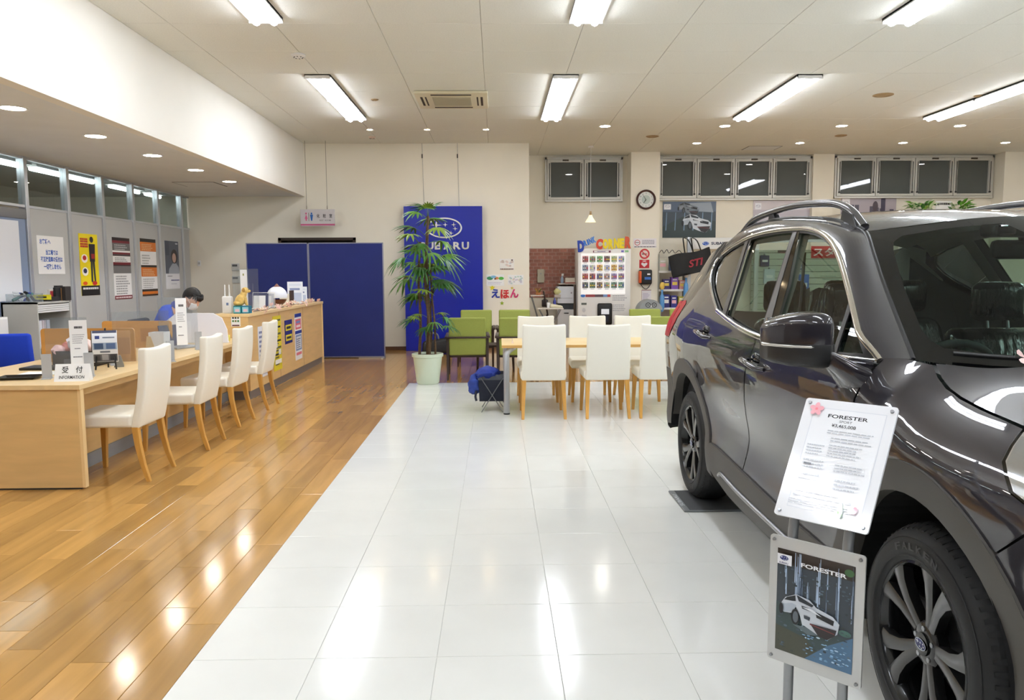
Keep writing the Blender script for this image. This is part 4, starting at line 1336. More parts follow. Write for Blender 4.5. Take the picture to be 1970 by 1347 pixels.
for (a, b, r, h_) in ((-0.12, 2.255, 0.11, 0.07), (0.04, 2.262, 0.05, 0.045), (0.19, 2.262, 0.05, 0.045), (0.215, 2.19, 0.05, 0.045), (0.02, 2.125, 0.06, 0.05), (0.14, 2.112, 0.05, 0.045)):
    pts = []
    for k in range(8):
        rr = 1.0 if k % 2 == 0 else 0.22
        pts.append((a + r * rr * math.cos(PI * k / 4), b + h_ * rr * math.sin(PI * k / 4)))
    G().prism(pts, 0, 0.015, ((0, -0.03, 0), (1, 0, 0), (0, 0, 1), (0, -1, 0))).build('emblem_star', m_sil, t)
lw = [0.115, 0.13, 0.135, 0.16, 0.135, 0.13]
x = -0.435
for ch, w in zip('SUBARU', lw):
    vs, fs, asp = text2d(ch, 0.035)
    g = G()
    for hgt in (-0.03, -0.05):
        g.add([(x + a * w, hgt, 1.823 + b * 0.133) for a, b in vs], fs)
    me = g.build('letter', m_sil, t, fix=False)
    me.modifiers.new('s', 'SOLIDIFY').thickness = 0.004
    x += w + 0.018

# drawings and letters on the wall
def wall_sheet(name, label, cat, x0, x1, z0, z1, y=BY - 0.001, th=0.004, col=(244, 242, 236), group=None, rough=0.5):
    t = thing(name, label, cat, ((x0 + x1) / 2, y, z0), 0, group)
    w, h = x1 - x0, z1 - z0
    G().box(-w / 2, w / 2, -th, 0, 0, h).build('sheet', mat('sheet_%d_%d_%d_%.2f' % (col + (rough,)), col, rough), t)
    return t, Print((-w / 2, -th, 0), (1, 0, 0), (0, 0, 1)), w, h


random.seed(21)
t, p, w, h = wall_sheet('drawing', 'faint pastel drawing with a caption, topmost of the three', 'drawing', 0.06, 0.325, 1.455, 1.655)
for k in range(14):
    p.ell(random.uniform(0.12, 0.88) * w, random.uniform(0.35, 0.85) * h, w * 0.09, h * 0.09, random.choice([(226, 210, 200), (214, 214, 220), (236, 216, 206), (206, 190, 180)]), 8)
p.lines(w * 0.05, h * 0.03, w * 0.95, h * 0.15, 1, (120, 96, 84), 0.8, 0).rect(w * 0.8, h * 0.82, w * 0.92, h * 0.94, (110, 80, 70))
p.build('print', t)
t, p, w, h = wall_sheet('drawing', 'child drawing with green hills and a blue sky, left of the pair', 'drawing', -0.18, 0.14, 1.168, 1.37, col=(248, 248, 246))
p.ell(w * 0.2, h * 0.68, w * 0.18, h * 0.16, (60, 150, 100)).ell(w * 0.4, h * 0.8, w * 0.16, h * 0.12, (130, 190, 226)).ell(w * 0.84, h * 0.66, w * 0.15, h * 0.14, (90, 190, 70)).ell(w * 0.6, h * 0.68, w * 0.1, h * 0.12, (222, 150, 90)).ell(w * 0.5, h * 0.62, w * 0.06, h * 0.08, (120, 84, 60)).lines(w * 0.1, h * 0.15, w * 0.9, h * 0.4, 2, (196, 190, 214), 0.3)
p.build('print', t)
t, p, w, h = wall_sheet('drawing', 'pale crowded pencil drawing, right of the pair', 'drawing', 0.21, 0.495, 1.183, 1.365, col=(246, 246, 244))
for k in range(26):
    p.ell(random.uniform(0.1, 0.9) * w, random.uniform(0.12, 0.85) * h, w * 0.07, h * 0.07, random.choice([(190, 216, 196), (206, 206, 214), (226, 214, 190), (180, 206, 206), (214, 206, 220)]), 8)
p.build('print', t)
x = -0.095
for ch, c, nm, dz in (('え', (40, 62, 170), 'blue', 0), ('ほ', (206, 40, 44), 'red', -0.01), ('ん', (208, 44, 110), 'magenta', 0)):
    vs, fs, asp = text2d(ch, 0.035)
    g = G()
    g.add([(a * 0.155, -0.006, b * 0.165) for a, b in vs], fs)
    o = g.build('wall_letter', mat('letter_' + nm, c, 0.5), None, fix=False)
    o.modifiers.new('s', 'SOLIDIFY').thickness = 0.008
    o.location = (x, BY - 0.004, 0.945 + dz)
    tag(o, nm + ' cut out hiragana letter on the cream wall', 'letter', 'cut out hiragana letters')
    x += 0.172
for k, (x, z, c, r) in enumerate(((-0.075, 1.13, (236, 222, 40), 0.055), (0.285, 1.125, (196, 170, 70), 0.03), (0.10, 0.85, (150, 176, 40), 0.04))):
    pts = []
    for j in range(10):
        rr = r if j % 2 == 0 else r * 0.5
        pts.append((rr * math.sin(2 * PI * j / 10), rr * math.cos(2 * PI * j / 10)))
    o = G().prism(pts, 0, 0.004, ((0, 0, 0), (1, 0, 0), (0, 0, 1), (0, -1, 0))).build('paper_star', mat('star_%d' % k, c, 0.6), None)
    o.location = (x, BY - 0.0005, z)
    tag(o, ('large yellow', 'small tan', 'green')[k] + ' paper star near the hiragana letters', 'star', 'paper stars on the wall')

# ================================================================== potted palm
t = thing('potted_palm', 'tall lady palm in a pale green pot at the tile edge', 'plant', (-0.885, 9.93, 0))
G().lathe([(0.001, 0.0), (0.13, 0.0), (0.145, 0.02), (0.185, 0.345), (0.20, 0.35), (0.202, 0.385), (0.19, 0.39), (0.178, 0.36), (0.001, 0.36)], 32).build('pot', mat('celadon_pot', (214, 226, 204), 0.4), t, smooth=35)
G().lathe([(0.001, 0.362), (0.177, 0.362)], 24).build('soil', mat('soil', (60, 46, 34), 0.95), t)
m_stem = mat('palm_stem', (92, 70, 46), 0.8, vary=(40, 0.3), bump=(60, 0.6))
m_leaf = [mat('palm_leaf_%d' % k, c, 0.42, vary=(6, 0.2)) for k, c in enumerate(((58, 112, 34), (84, 130, 40), (44, 92, 34), (116, 142, 44)))]
stems = []
random.seed(14)
for (x0, y0, x1, y1, h, r) in ((-0.10, -0.03, -0.07, 0.0, 1.80, 0.018), (0.0, 0.02, 0.03, 0.02, 2.12, 0.022), (0.03, -0.06, -0.02, -0.03, 1.62, 0.017), (0.10, 0.0, 0.05, 0.03, 1.55, 0.013), (0.02, 0.06, 0.09, 0.06, 1.25, 0.012)):
    pts = crv([(x0, y0, 0.36), ((x0 * 0.7 + x1 * 0.3) + 0.012, y0, 0.36 + (h - 0.36) * 0.33), ((x0 + x1) / 2 - 0.012, (y0 + y1) / 2, 0.36 + (h - 0.36) * 0.66), (x1, y1, h)], 14)
    G().tube(pts, [r * (1.15 if k % 2 else 1.0) * (1 - 0.02 * k) for k in range(14)], 8).build('stem', m_stem, t, smooth=60)
    stems.append(pts)


def fan_leaf(seed, nl, L, droop):
    random.seed(seed)
    g = G()
    pet = 0.20
    g.tube([(0, 0, 0), (pet * 0.5, 0, 0.05), (pet, 0, 0.07)], [0.005, 0.004, 0.003], 5)
    for k in range(nl):
        a = (k / (nl - 1) - 0.5) * 2.9
        ln = L * (1 - 0.16 * abs(a)) * random.uniform(0.9, 1.08)
        w = 0.017 * random.uniform(0.85, 1.15)
        dr = droop * random.uniform(0.8, 1.25)
        vs, fs = [], []
        for i, s in enumerate((0.0, 0.25, 0.55, 0.82, 1.0)):
            ww = w * (0.35, 1.0, 1.0, 0.65, 0.08)[i]
            d = s * ln
            cx, cy, cz = pet + d * math.cos(a), d * math.sin(a), 0.07 + 0.10 * d - dr * d * d * 4
            nx_, ny_ = -math.sin(a), math.cos(a)
            vs += [(cx - nx_ * ww, cy - ny_ * ww, cz - 0.25 * ww), (cx, cy, cz + 0.25 * ww), (cx + nx_ * ww, cy + ny_ * ww, cz - 0.25 * ww)]
        for i in range(4):
            fs += [(3 * i, 3 * i + 1, 3 * i + 4, 3 * i + 3), (3 * i + 1, 3 * i + 2, 3 * i + 5, 3 * i + 4)]
        g.add(vs, fs)
    me = g.mesh('leaf', False)
    me.materials.append(m_leaf[seed % 4])
    me.polygons.foreach_set('use_smooth', [True] * len(me.polygons))
    return me


LM = [fan_leaf(k, (11, 9, 12, 10, 11, 8)[k % 6], (0.27, 0.24, 0.30, 0.22, 0.26, 0.28)[k % 6], (0.5, 0.7, 0.9, 0.6, 1.1, 0.8)[k % 6]) for k in range(8)]
spots = []
for si, (zs, nlv) in enumerate((((1.15, 1.80), 8), ((1.35, 2.12), 10), ((0.95, 1.62), 7), ((1.0, 1.55), 5), ((0.62, 1.2), 4))):
    for k in range(nlv):
        z = zs[0] + (zs[1] - zs[0]) * (k + 0.5) / nlv
        spots.append((si, z, 2.4 * k + si * 1.1))
spots += [(0, 0.74, 2.9), (0, 0.80, 4.2), (3, 0.80, 0.3), (1, 0.72, 5.3), (3, 0.70, 5.9), (2, 0.84, 3.6)]
for i, (si, z, a) in enumerate(spots):
    pts = stems[si]
    z = min(z, pts[-1][2])
    j = min(range(len(pts)), key=lambda q: abs(pts[q][2] - z))
    o = link(LM[i % 8], 'leaf', t)
    o.location = (pts[j][0], pts[j][1], z)
    o.rotation_euler = (random.uniform(-0.2, 0.2), random.uniform(-0.35, 0.15), a)
    s = random.uniform(0.85, 1.1) * (0.72 if z < 0.9 else 1.0)
    o.scale = (s, s, s)
for k, a in enumerate((0.2, 1.8, 3.4, 4.9)):
    o = link(LM[k], 'leaf', t)
    o.location = (stems[1][-1][0], stems[1][-1][1], 2.10)
    o.rotation_euler = (0, -0.9, a)
    o.scale = (0.62, 0.62, 0.62)

t = thing('black_bag', 'black bag on the floor behind the potted palm', 'bag', (-1.02, 13.55, 0))
G().rbox(-0.28, 0.24, -0.14, 0.14, 0, 0.26, 0.05, 3, lambda p: (p[0] * (1 - 0.25 * p[2]), p[1] * (1 - 0.8 * p[2]), p[2] + 0.03 * math.sin(6 * p[0]))).build('body', mat('black_nylon', (22, 22, 26), 0.6, bump=(30, 0.3)), t, smooth=60)
G().tube(crv([(-0.2, -0.05, 0.2), (-0.18, -0.07, 0.34), (-0.02, -0.07, 0.36), (0.02, -0.05, 0.22)], 12), 0.014, 8).build('handle', mat('grey_strap', (120, 124, 134), 0.6), t, smooth=60)

# ================================================================== things on the high counter
CT = 0.97
t = thing('router', 'white router with two upright antennas on the counter end', 'router', (-3.03, 8.86, CT))
G().rbox(-0.055, 0.055, -0.03, 0.03, 0, 0.19, 0.012, 2).build('case', m_white, t, smooth=40)
for x in (-0.03, 0.02):
    G().cyl((x, 0.01, 0.18), (x, 0.01, 0.32), 0.009, 0.007, 8).build('antenna', m_white, t)
G().box(-0.005, 0.02, -0.032, -0.03, 0.09, 0.12).build('badge', mat('grey_blue', (120, 140, 180), 0.4), t)
for k, (x, c, nm) in enumerate(((-2.885, (26, 132, 140), 'teal'), (-2.80, (24, 110, 140), 'blue teal'))):
    t = thing('gift_box', nm + ' boxed gift on the counter corner', 'box', (x - 0.01, 8.82 + 0.02 * k, CT), 0.0, 'teal gift boxes')
    G().box(-0.045, 0.04, -0.05, 0.05, 0, 0.085).build('box', mat('gift_%d' % k, c, 0.4), t, bevel=0.002)
    p = Print((-0.045, -0.0502, 0), (1, 0, 0), (0, 0, 1))
    p.rect(0.008, 0.012, 0.078, 0.072, (150, 214, 226)).rect(0.02, 0.02, 0.066, 0.05, (236, 196, 206))
    p.build('print', t)
# dog figurine
t = thing('dog_figurine', 'golden sitting dog figurine on the teal boxes', 'figurine', (-2.875, 8.84, CT + 0.086), 0.3)
m_dog = mat('golden_fur', (226, 190, 110), 0.7, vary=(30, 0.15), bump=(80, 0.4))
G().blob((0, 0, 0.065), (0.062, 0.05, 0.07), 10, lambda d: Vector((d[0] + 0.25 * d[2], d[1], d[2]))).blob((-0.03, 0, 0.03), (0.05, 0.055, 0.034), 8).build('body', m_dog, t, smooth=60)
hd = G().blob((0.05, 0, 0.17), (0.04, 0.036, 0.036), 10).blob((0.085, 0, 0.163), (0.026, 0.02, 0.018), 8).tube([(0.02, 0, 0.10), (0.045, 0, 0.16)], [0.04, 0.03], 10).build('head', m_dog, t, smooth=60)
for s in (-1, 1):
    G().blob((0.035, s * 0.034, 0.175), (0.014, 0.008, 0.026), 6).build('ear', mat('tan_fur', (190, 146, 76), 0.7), hd, smooth=60)
    G().tube([(0.045, s * 0.024, 0.09), (0.06, s * 0.026, 0.012), (0.075, s * 0.026, 0.008)], [0.02, 0.014, 0.012], 8).build('foreleg', m_dog, t, smooth=60)
    G().blob((0.09, s * 0.014, 0.178), (0.005, 0.005, 0.005), 5).build('eye', m_black, hd)
G().blob((0.111, 0, 0.168), (0.007, 0.008, 0.006), 6).build('nose', m_black, hd)
t = thing('counter_guard', 'clear acrylic guard with a tall white paper strip on the counter', 'screen guard', (-2.95, 9.3, CT))
G().box(-0.16, 0.14, -0.002, 0.002, 0.0, 0.50).build('acrylic_sheet', m_acryl, t)
G().box(-0.07, 0.01, -0.0035, -0.0022, 0.02, 0.49).build('notice', m_paper, t)
G().box(-0.04, -0.025, -0.0042, -0.0036, 0.42, 0.445).build('mark', mat('olive_ink', (150, 150, 80), 0.6), t)
G().box(-0.14, -0.1, -0.05, 0.05, 0, 0.008).box(0.08, 0.12, -0.05, 0.05, 0, 0.008).build('foot', m_steel, t)
t = thing('brochure_rack', 'white wire rack of pamphlets beside the acrylic guard', 'rack', (-2.98, 10.0, CT))
for k in range(4):
    G().box(-0.10 + 0.03 * k, 0.05 + 0.03 * k, 0.02 * k - 0.05, 0.02 * k - 0.046, 0, 0.16 + 0.03 * (k % 2)).build('pamphlet', mat('pamphlet_%d' % k, ((236, 238, 242), (70, 76, 110), (240, 240, 242), (200, 204, 214))[k], 0.4), t).rotation_euler = (-0.15, 0, 0)
G().tube([(-0.14, -0.08, 0.0), (-0.14, 0.06, 0.0), (-0.14, 0.07, 0.2), (0.14, 0.07, 0.2), (0.14, 0.06, 0.0), (0.14, -0.08, 0.0)], 0.004, 6).build('wire', m_white, t)
for k, (y, c, nm, rz) in enumerate(((9.55, (60, 64, 84), 'dark blue', 0.2), (9.75, (214, 216, 204), 'pale', 0.1), (10.35, (90, 120, 90), 'green', -0.1))):
    t = thing('magazine_pile', nm + ' low pile of magazines on the counter', 'magazines', (-2.92, y, CT), rz)
    G().box(-0.1, 0.1, -0.07, 0.07, 0, 0.012).build('magazine', mat('mag_%d' % k, c, 0.35), t)
    G().box(-0.1, 0.09, -0.065, 0.07, 0.012, 0.02).build('magazine', mat('mag_top', (228, 230, 228), 0.35), t)
t = thing('humidifier', 'round humidifier, white above and brown below, on the counter', 'humidifier', (-3.0, 10.75, CT))
pr = [(0.135 * math.sin(a), 0.135 - 0.135 * math.cos(a)) for a in [PI * k / 18 for k in range(19)]]
low = [(r, z) for r, z in pr if z <= 0.105]
up = [(r, z) for r, z in pr if z >= 0.100]
G().lathe([(0.06, 0.0)] + [(r, z) for r, z in low if z > 0.012], 28).lathe([(0.001, 0), (0.06, 0.0)], 28).build('base', mat('brown_gloss', (92, 46, 30), 0.3), t, smooth=50)
G().lathe([(r * 1.005, z) for r, z in up if r > 0.03], 28).build('dome', mat('white_dome', (238, 242, 252), 0.3), t, smooth=50)
G().lathe([(0.05, 0.255), (0.03, 0.275), (0.006, 0.305), (0.001, 0.305)], 16).build('cap', mat('brown_cap', (128, 78, 60), 0.4), t, smooth=50)
t = thing('tissue_box', 'white tissue box with a dark sleeve behind the humidifier', 'box', (-3.0, 11.25, CT))
G().box(-0.09, 0.05, -0.06, 0.06, 0, 0.15).build('box', mat('tissue_white', (236, 232, 222), 0.5), t, bevel=0.003)
G().box(0.05, 0.085, -0.06, 0.06, 0, 0.2).build('sleeve', mat('dark_sleeve', (66, 52, 46), 0.5), t)
for k, (y, w, h, nm) in enumerate(((11.6, 0.22, 0.32, 'tall'), (11.9, 0.2, 0.24, 'short'))):
    t = thing('leaflet_stand', nm + ' clear stand of leaflets near the counter end', 'leaflets', (-2.97, y, CT), 0.25, 'leaflet stands')
    G().prism([(0, 0), (0.02, 0), (-0.04, h), (-0.06, h)], -w / 2, w / 2, ((0, 0, 0), (0, -1, 0), (0, 0, 1), (1, 0, 0))).build('leaflet', mat('leaflet_white', (228, 232, 240), 0.3), t)
    p = Print((-w / 2, -0.0215, 0), (1, 0, 0), (0, 0.06, h))
    p.rect(w * 0.1, h * 0.1, w * 0.9, h * 0.5, (180, 192, 214)).rect(w * 0.15, h * 0.62, w * 0.8, h * 0.72, (130, 140, 176)).rect(w * 0.1, h * 0.82, w * 0.9, h * 0.92, (214, 220, 232))
    p.build('print', t)
# cherry blossom garland along the counter edge
t = thing('blossom_garland', 'pink cherry blossom garland draped along the counter edge', 'garland', (0, 0, CT))
pts = [(-2.79 + 0.03 * math.sin(7 * k), 9.0 + 0.115 * k, 0.012 + 0.006 * math.sin(3 * k)) for k in range(28)]
G().tube(pts, 0.004, 5).build('twig', mat('twig', (110, 80, 60), 0.8), t)


def blossom(col, nm):
    g = G()
    for k in range(5):
        a = 2 * PI * k / 5
        q = [(0, 0, 0.004)]
        for (r, b) in ((0.016, -0.45), (0.028, -0.3), (0.031, 0.0), (0.028, 0.3), (0.016, 0.45)):
            q.append((r * math.cos(a + b), r * math.sin(a + b), 0.004 + r * 0.35))
        g.add(q, [(0, 1, 2, 3, 4, 5)])
    me = g.mesh(nm, False)
    me.materials.append(mat(nm + '_mat', col, 0.6))
    return me


BL = [blossom((248, 214, 208), 'blossom_pale'), blossom((242, 190, 184), 'blossom_pink'), blossom((238, 216, 190), 'blossom_cream')]
random.seed(8)
for k in range(62):
    p_ = pts[int(k * 27.9 / 62)]
    o = link(BL[k % 3], 'blossom', t)
    o.location = (p_[0] + random.uniform(-0.04, 0.05), p_[1] + random.uniform(-0.05, 0.05), p_[2] + random.uniform(-0.02, 0.03) + (-0.02 if p_[0] > -2.77 else 0.005))
    o.rotation_euler = (random.uniform(-1, 1), random.uniform(0, 1.2), random.uniform(0, 6))

# ================================================================== seated clerk
def skinned(verts, edges, radii, root=0, levels=2):
    me = bpy.data.meshes.new('sk')
    me.from_pydata(verts, edges, [])
    o = bpy.data.objects.new('sk', me)
    COL.objects.link(o)
    md = o.modifiers.new('skin', 'SKIN')
    md.use_smooth_shade = True
    for i, r in enumerate(radii):
        sv = me.skin_vertices[0].data[i]
        sv.radius = (r, r) if not isinstance(r, tuple) else r
        sv.use_root = (i == root)
    o.modifiers.new('ss', 'SUBSURF').levels = levels
    dg = bpy.context.evaluated_depsgraph_get()
    ev = o.evaluated_get(dg)
    m2 = ev.to_mesh()
    out = ([tuple(v.co) for v in m2.vertices], [tuple(p.vertices) for p in m2.polygons])
    ev.to_mesh_clear()
    bpy.data.objects.remove(o)
    bpy.data.meshes.remove(me)
    return out


CX_, CY_ = -3.92, 9.15
person = thing('person', 'seated clerk in a blue jacket and white mask, head bent over the desk', 'person', (CX_, CY_, 0))
m_skin = mat('skin', (224, 174, 146), 0.55)
V = [(0, 0, 0.58), (0.03, 0, 0.74), (0.10, 0, 0.90), (0.18, 0, 1.0), (0.245, 0, 1.055), (0.31, 0, 1.09)]
E_ = [(0, 1), (1, 2), (2, 3), (3, 4), (4, 5)]
R_ = [(0.15, 0.12), (0.14, 0.11), (0.15, 0.11), (0.09, 0.08), 0.052, 0.055]
for s in (-1, 1):
    b = len(V)
    V += [(0.13, s * 0.17, 0.97), (0.20, s * 0.24, 0.80), (0.42, s * 0.17, 0.755), (0.50, s * 0.14, 0.735), (0.06, s * 0.10, 0.55), (0.44, s * 0.12, 0.545), (0.40, s * 0.12, 0.12), (0.50, s * 0.125, 0.05)]
    E_ += [(2, b), (b, b + 1), (b + 1, b + 2), (b + 2, b + 3), (0, b + 4), (b + 4, b + 5), (b + 5, b + 6), (b + 6, b + 7)]
    R_ += [0.066, 0.046, 0.030, (0.034, 0.02), 0.085, 0.06, 0.042, 0.035]
g = G()
sv, sf = skinned(V, E_, R_)
g.add(sv, sf)
for s in (-1, 1):   # fingers resting on the desk
    for k in range(4):
        y = s * 0.14 + (k - 1.5) * 0.017
        ln = (0.05, 0.062, 0.058, 0.045)[k]
        a = skinned([(0.505, y, 0.733), (0.505 + ln * 0.6, y, 0.735), (0.505 + ln * 1.2, y, 0.715)], [(0, 1), (1, 2)], [0.0095, 0.0085, 0.007], 0, 1)
        g.add(*a)
    a = skinned([(0.475, s * 0.115, 0.733), (0.50, s * 0.09, 0.725), (0.525, s * 0.082, 0.715)], [(0, 1), (1, 2)], [0.011, 0.0095, 0.008], 0, 1)
    g.add(*a)
# head, local +x is the face; tilted down
HM = Matrix.Translation((0.385, -0.01, 1.13)) @ Matrix.Rotation(-0.25, 4, 'Z') @ Matrix.Rotation(0.62, 4, 'Y')


def headf(d):
    x, y, z = d
    k = 1.0
    if z < 0:
        k = 1 - 0.22 * z * z
    x2 = x * (1.06 if x > 0 else 1.1)
    if x > 0.3 and z < -0.2:
        x2 *= 1.02
    return Vector((x2, y * k, z * 1.0))


g.M = HM
g.blob((0, 0, 0), (0.092, 0.076, 0.115), 14, headf)
g.blob((0.10, 0, -0.018), (0.016, 0.013, 0.022), 6)
for s in (-1, 1):
    g.blob((-0.005, s * 0.077, -0.01), (0.022, 0.010, 0.032), 7)
g.tube([(-0.03, 0, -0.07), (-0.07, 0, -0.16)], [0.05, 0.055], 10)
body = g.build('body', m_skin, person, smooth=180, fix=False)
g = G(HM)
g.blob((-0.008, 0, 0.016), (0.102, 0.086, 0.115), 16, lambda d: Vector((headf(d)[0] * (0.60 if (d[0] > 0.2 and d[2] < 0.42) else 1.0), d[1] * (0.72 if (d[2] < -0.12 and d[0] > -0.25) else 1.0), (d[2] if d[2] > -0.62 else -0.62) + 0.03 * math.sin(14 * d[1]))))
for k in range(9):
    a = (k - 4) * 0.26
    g.tube([(0.085 * math.cos(a), 0.078 * math.sin(a), 0.085), (0.108 * math.cos(a), 0.083 * math.sin(a), 0.055), (0.105 * math.cos(a), 0.083 * math.sin(a), 0.028)], [0.018, 0.015, 0.004], 6)
g.build('hair', mat('black_hair', (20, 17, 18), 0.5, bump=(60, 0.5, (1, 6, 1))), person, smooth=180, fix=False)
g = G(HM)
g.grid(lambda u, v: ((0.100 * math.cos((u - 0.5) * 1.9)) * (1 - 0.12 * (v - 0.5) ** 2) + 0.012 * math.sin(PI * u) * math.sin(PI * v), 0.079 * math.sin((u - 0.5) * 1.9), -0.105 + 0.085 * v + 0.008 * math.sin(PI * u)), 14, 8)
mk = g.build('face_mask', mat('mask_white', (240, 240, 242), 0.7), person, smooth=80)
mk.modifiers.new('s', 'SOLIDIFY').thickness = 0.004
G(HM).tube([(0.055, -0.075, -0.03), (0.0, -0.086, 0.005), (-0.02, -0.086, -0.02)], 0.002, 5).tube([(0.055, -0.075, -0.09), (0.0, -0.086, -0.04), (-0.02, -0.086, -0.02)], 0.002, 5).build('mask_loop', m_white, mk)
for s in (-1, 1):
    G(HM).blob((0.083, s * 0.032, 0.012), (0.012, 0.012, 0.007), 6).build('eye', m_black, person, smooth=60)
    G(HM).tube([(0.092, s * 0.015, 0.032), (0.09, s * 0.034, 0.037), (0.08, s * 0.05, 0.03)], 0.004, 5).build('eyebrow', mat('black_hair'), person)
# clothes follow the same skeleton, a little larger
jv = V[0:4] + [(0.21, 0, 1.03)]
je = [(0, 1), (1, 2), (2, 3), (3, 4)]
jr = [(0.17, 0.14), (0.16, 0.13), (0.17, 0.125), (0.115, 0.10), (0.075, 0.07)]
for s in (-1, 1):
    b = len(jv)
    jv += [(0.13, s * 0.175, 0.975), (0.20, s * 0.245, 0.80), (0.40, s * 0.178, 0.765)]
    je += [(2, b), (b, b + 1), (b + 1, b + 2)]
    jr += [0.085, 0.062, 0.046]
g = G()
g.add(*skinned(jv, je, jr))
m_jk = mat('blue_jacket', (22, 74, 200), 0.7, vary=(8, 0.15), bump=(14, 0.3))
jo = g.build('jacket', m_jk, person, smooth=180, fix=False)
G().lathe([(0.078, 0.0), (0.085, 0.03), (0.07, 0.055), (0.064, 0.05)], 18, (0, 0, 0)).build('collar', mat('navy_collar', (18, 50, 150), 0.7), jo, smooth=60)
jo.children[0].location = (0.205, 0, 1.02)
jo.children[0].rotation_euler = (0, 0.6, 0)
tv = [(0, 0, 0.57)]
te, tr = [], [(0.16, 0.125)]
for s in (-1, 1):
    b = len(tv)
    tv += [(0.06, s * 0.10, 0.555), (0.44, s * 0.12, 0.55), (0.40, s * 0.12, 0.13)]
    te += [(0, b), (b, b + 1), (b + 1, b + 2)]
    tr += [0.10, 0.072, 0.055]
g = G()
g.add(*skinned(tv, te, tr))
g.build('trousers', mat('dark_trousers', (36, 38, 46), 0.8), person, smooth=180, fix=False)
for s in (-1, 1):
    G().rbox(0.34, 0.58, s * 0.122 - 0.045, s * 0.122 + 0.045, 0.0, 0.09, 0.03, 3).build('shoe', m_black, person, smooth=60)

# ================================================================== drinks corner
t = thing('vending_machine', 'white drinks vending machine below the DRINK CORNER letters', 'vending machine', (2.07, 15.0, 0))
m_vw = mat('vending_white', (240, 240, 238), 0.3)
G().rbox(-0.505, 0.505, -0.03, 0.6, 0.06, 1.86, 0.012, 2).build('cabinet', m_vw, t, smooth=40)
G().box(-0.46, 0.46, -0.02, 0.55, 0, 0.06).build('plinth', m_dark, t)
G().box(-0.45, 0.40, -0.036, -0.03, 0.98, 1.76).build('display_window', mat('display_white', (250, 250, 250), 0.25, emit=0.35), t)
random.seed(31)
base_c = [(150, 60, 64), (120, 160, 110), (84, 160, 84), (70, 52, 64), (150, 170, 120), (170, 180, 214), (120, 150, 190), (196, 206, 216), (220, 160, 70), (190, 200, 220), (206, 160, 60), (150, 150, 180), (160, 60, 60), (150, 70, 66), (90, 90, 130), (170, 150, 170), (140, 130, 180), (150, 120, 150), (84, 80, 70), (70, 90, 80), (110, 84, 64), (190, 176, 160), (80, 110, 100), (100, 140, 130)]
for r in range(4):
    for c in range(6):
        col = base_c[r * 6 + c]
        x0, z0 = -0.425 + c * 0.138, 1.60 - r * 0.165
        o = bpy.data.objects.new('product_panel', None)
        q = G()
        q.box(x0, x0 + 0.115, -0.04, -0.036, z0 - 0.005, z0 + 0.115, tuple(min(255, int(k * 0.5 + 130)) for k in col))
        for k in range(3):
            cc = tuple(max(0, min(255, int(v * random.uniform(0.65, 1.1) * 0.75 + 52))) for v in col)
            q.box(x0 + 0.01 + k * 0.035, x0 + 0.038 + k * 0.035, -0.046, -0.04, z0 + 0.005, z0 + 0.09 + 0.015 * (k % 2), cc)
            q.box(x0 + 0.014 + k * 0.035, x0 + 0.034 + k * 0.035, -0.0465, -0.046, z0 + 0.035, z0 + 0.06, random.choice([(240, 236, 226), (220, 60, 60), (250, 220, 80), (60, 90, 170)]))
        q.build('product_panel', print_mat(0.3), t, fix=False)
        G().box(x0 + 0.02, x0 + 0.095, -0.042, -0.036, z0 - 0.028, z0 - 0.012).build('button', mat('button_grey', (206, 208, 214), 0.4), t)
p = Print((-0.5, -0.0305, 0), (1, 0, 0), (0, 0, 1))
p.rect(0.28, 1.775, 0.62, 1.815, (120, 60, 90)).rect(0.30, 1.78, 0.58, 1.81, (246, 246, 248)).lines(0.36, 1.786, 0.52, 1.804, 1, (110, 100, 150), 0.8, 0)
p.rect(0.82, 1.78, 0.87, 1.82, (126, 120, 206)).rect(0.89, 1.78, 0.96, 1.82, (150, 206, 150))
p.ell(0.09, 0.955, 0.045, 0.03, (60, 120, 200)).rect(0.14, 0.93, 0.32, 0.985, (150, 60, 66)).rect(0.32, 0.93, 0.48, 0.985, (90, 70, 80)).rect(0.48, 0.93, 0.56, 0.985, (120, 150, 200)).rect(0.56, 0.93, 0.62, 0.985, (190, 80, 80))
p.lines(0.66, 0.86, 0.95, 0.98, 3, (190, 190, 196)).lines(0.66, 0.66, 0.95, 0.8, 4, (196, 196, 200)).lines(0.68, 0.40, 0.92, 0.52, 4, (206, 190, 200))
p.rect(0.06, 0.78, 0.16, 0.82, (100, 104, 96)).ell(0.11, 0.68, 0.03, 0.04, (200, 200, 204)).rect(0.07, 0.56, 0.16, 0.59, (206, 206, 210))
p.poly([(0.03, 0.2), (0.03, 0.52), (0.10, 0.52), (0.17, 0.49), (0.23, 0.43), (0.28, 0.34), (0.30, 0.2)], (40, 30, 30)).poly([(0.035, 0.2), (0.035, 0.51), (0.10, 0.505), (0.15, 0.48), (0.2, 0.43), (0.24, 0.34), (0.26, 0.2)], (206, 52, 30))
p.build('graphics', t)
tm = G().rbox(-0.13, 0.15, -0.07, -0.03, 0.40, 0.81, 0.03, 3).build('payment_terminal', m_black, t, smooth=40)
G().box(-0.06, 0.09, -0.074, -0.069, 0.60, 0.70).build('screen', mat('terminal_screen', (226, 230, 236), 0.3, emit=0.3), tm)
G().box(-0.05, 0.08, -0.074, -0.069, 0.46, 0.57).build('slot', mat('terminal_navy', (24, 28, 48), 0.4), tm)
G().box(0.2, 0.26, -0.036, -0.03, 0.40, 0.43).box(0.32, 0.42, -0.036, -0.03, 0.40, 0.43).build('coin_return', m_dark, t)
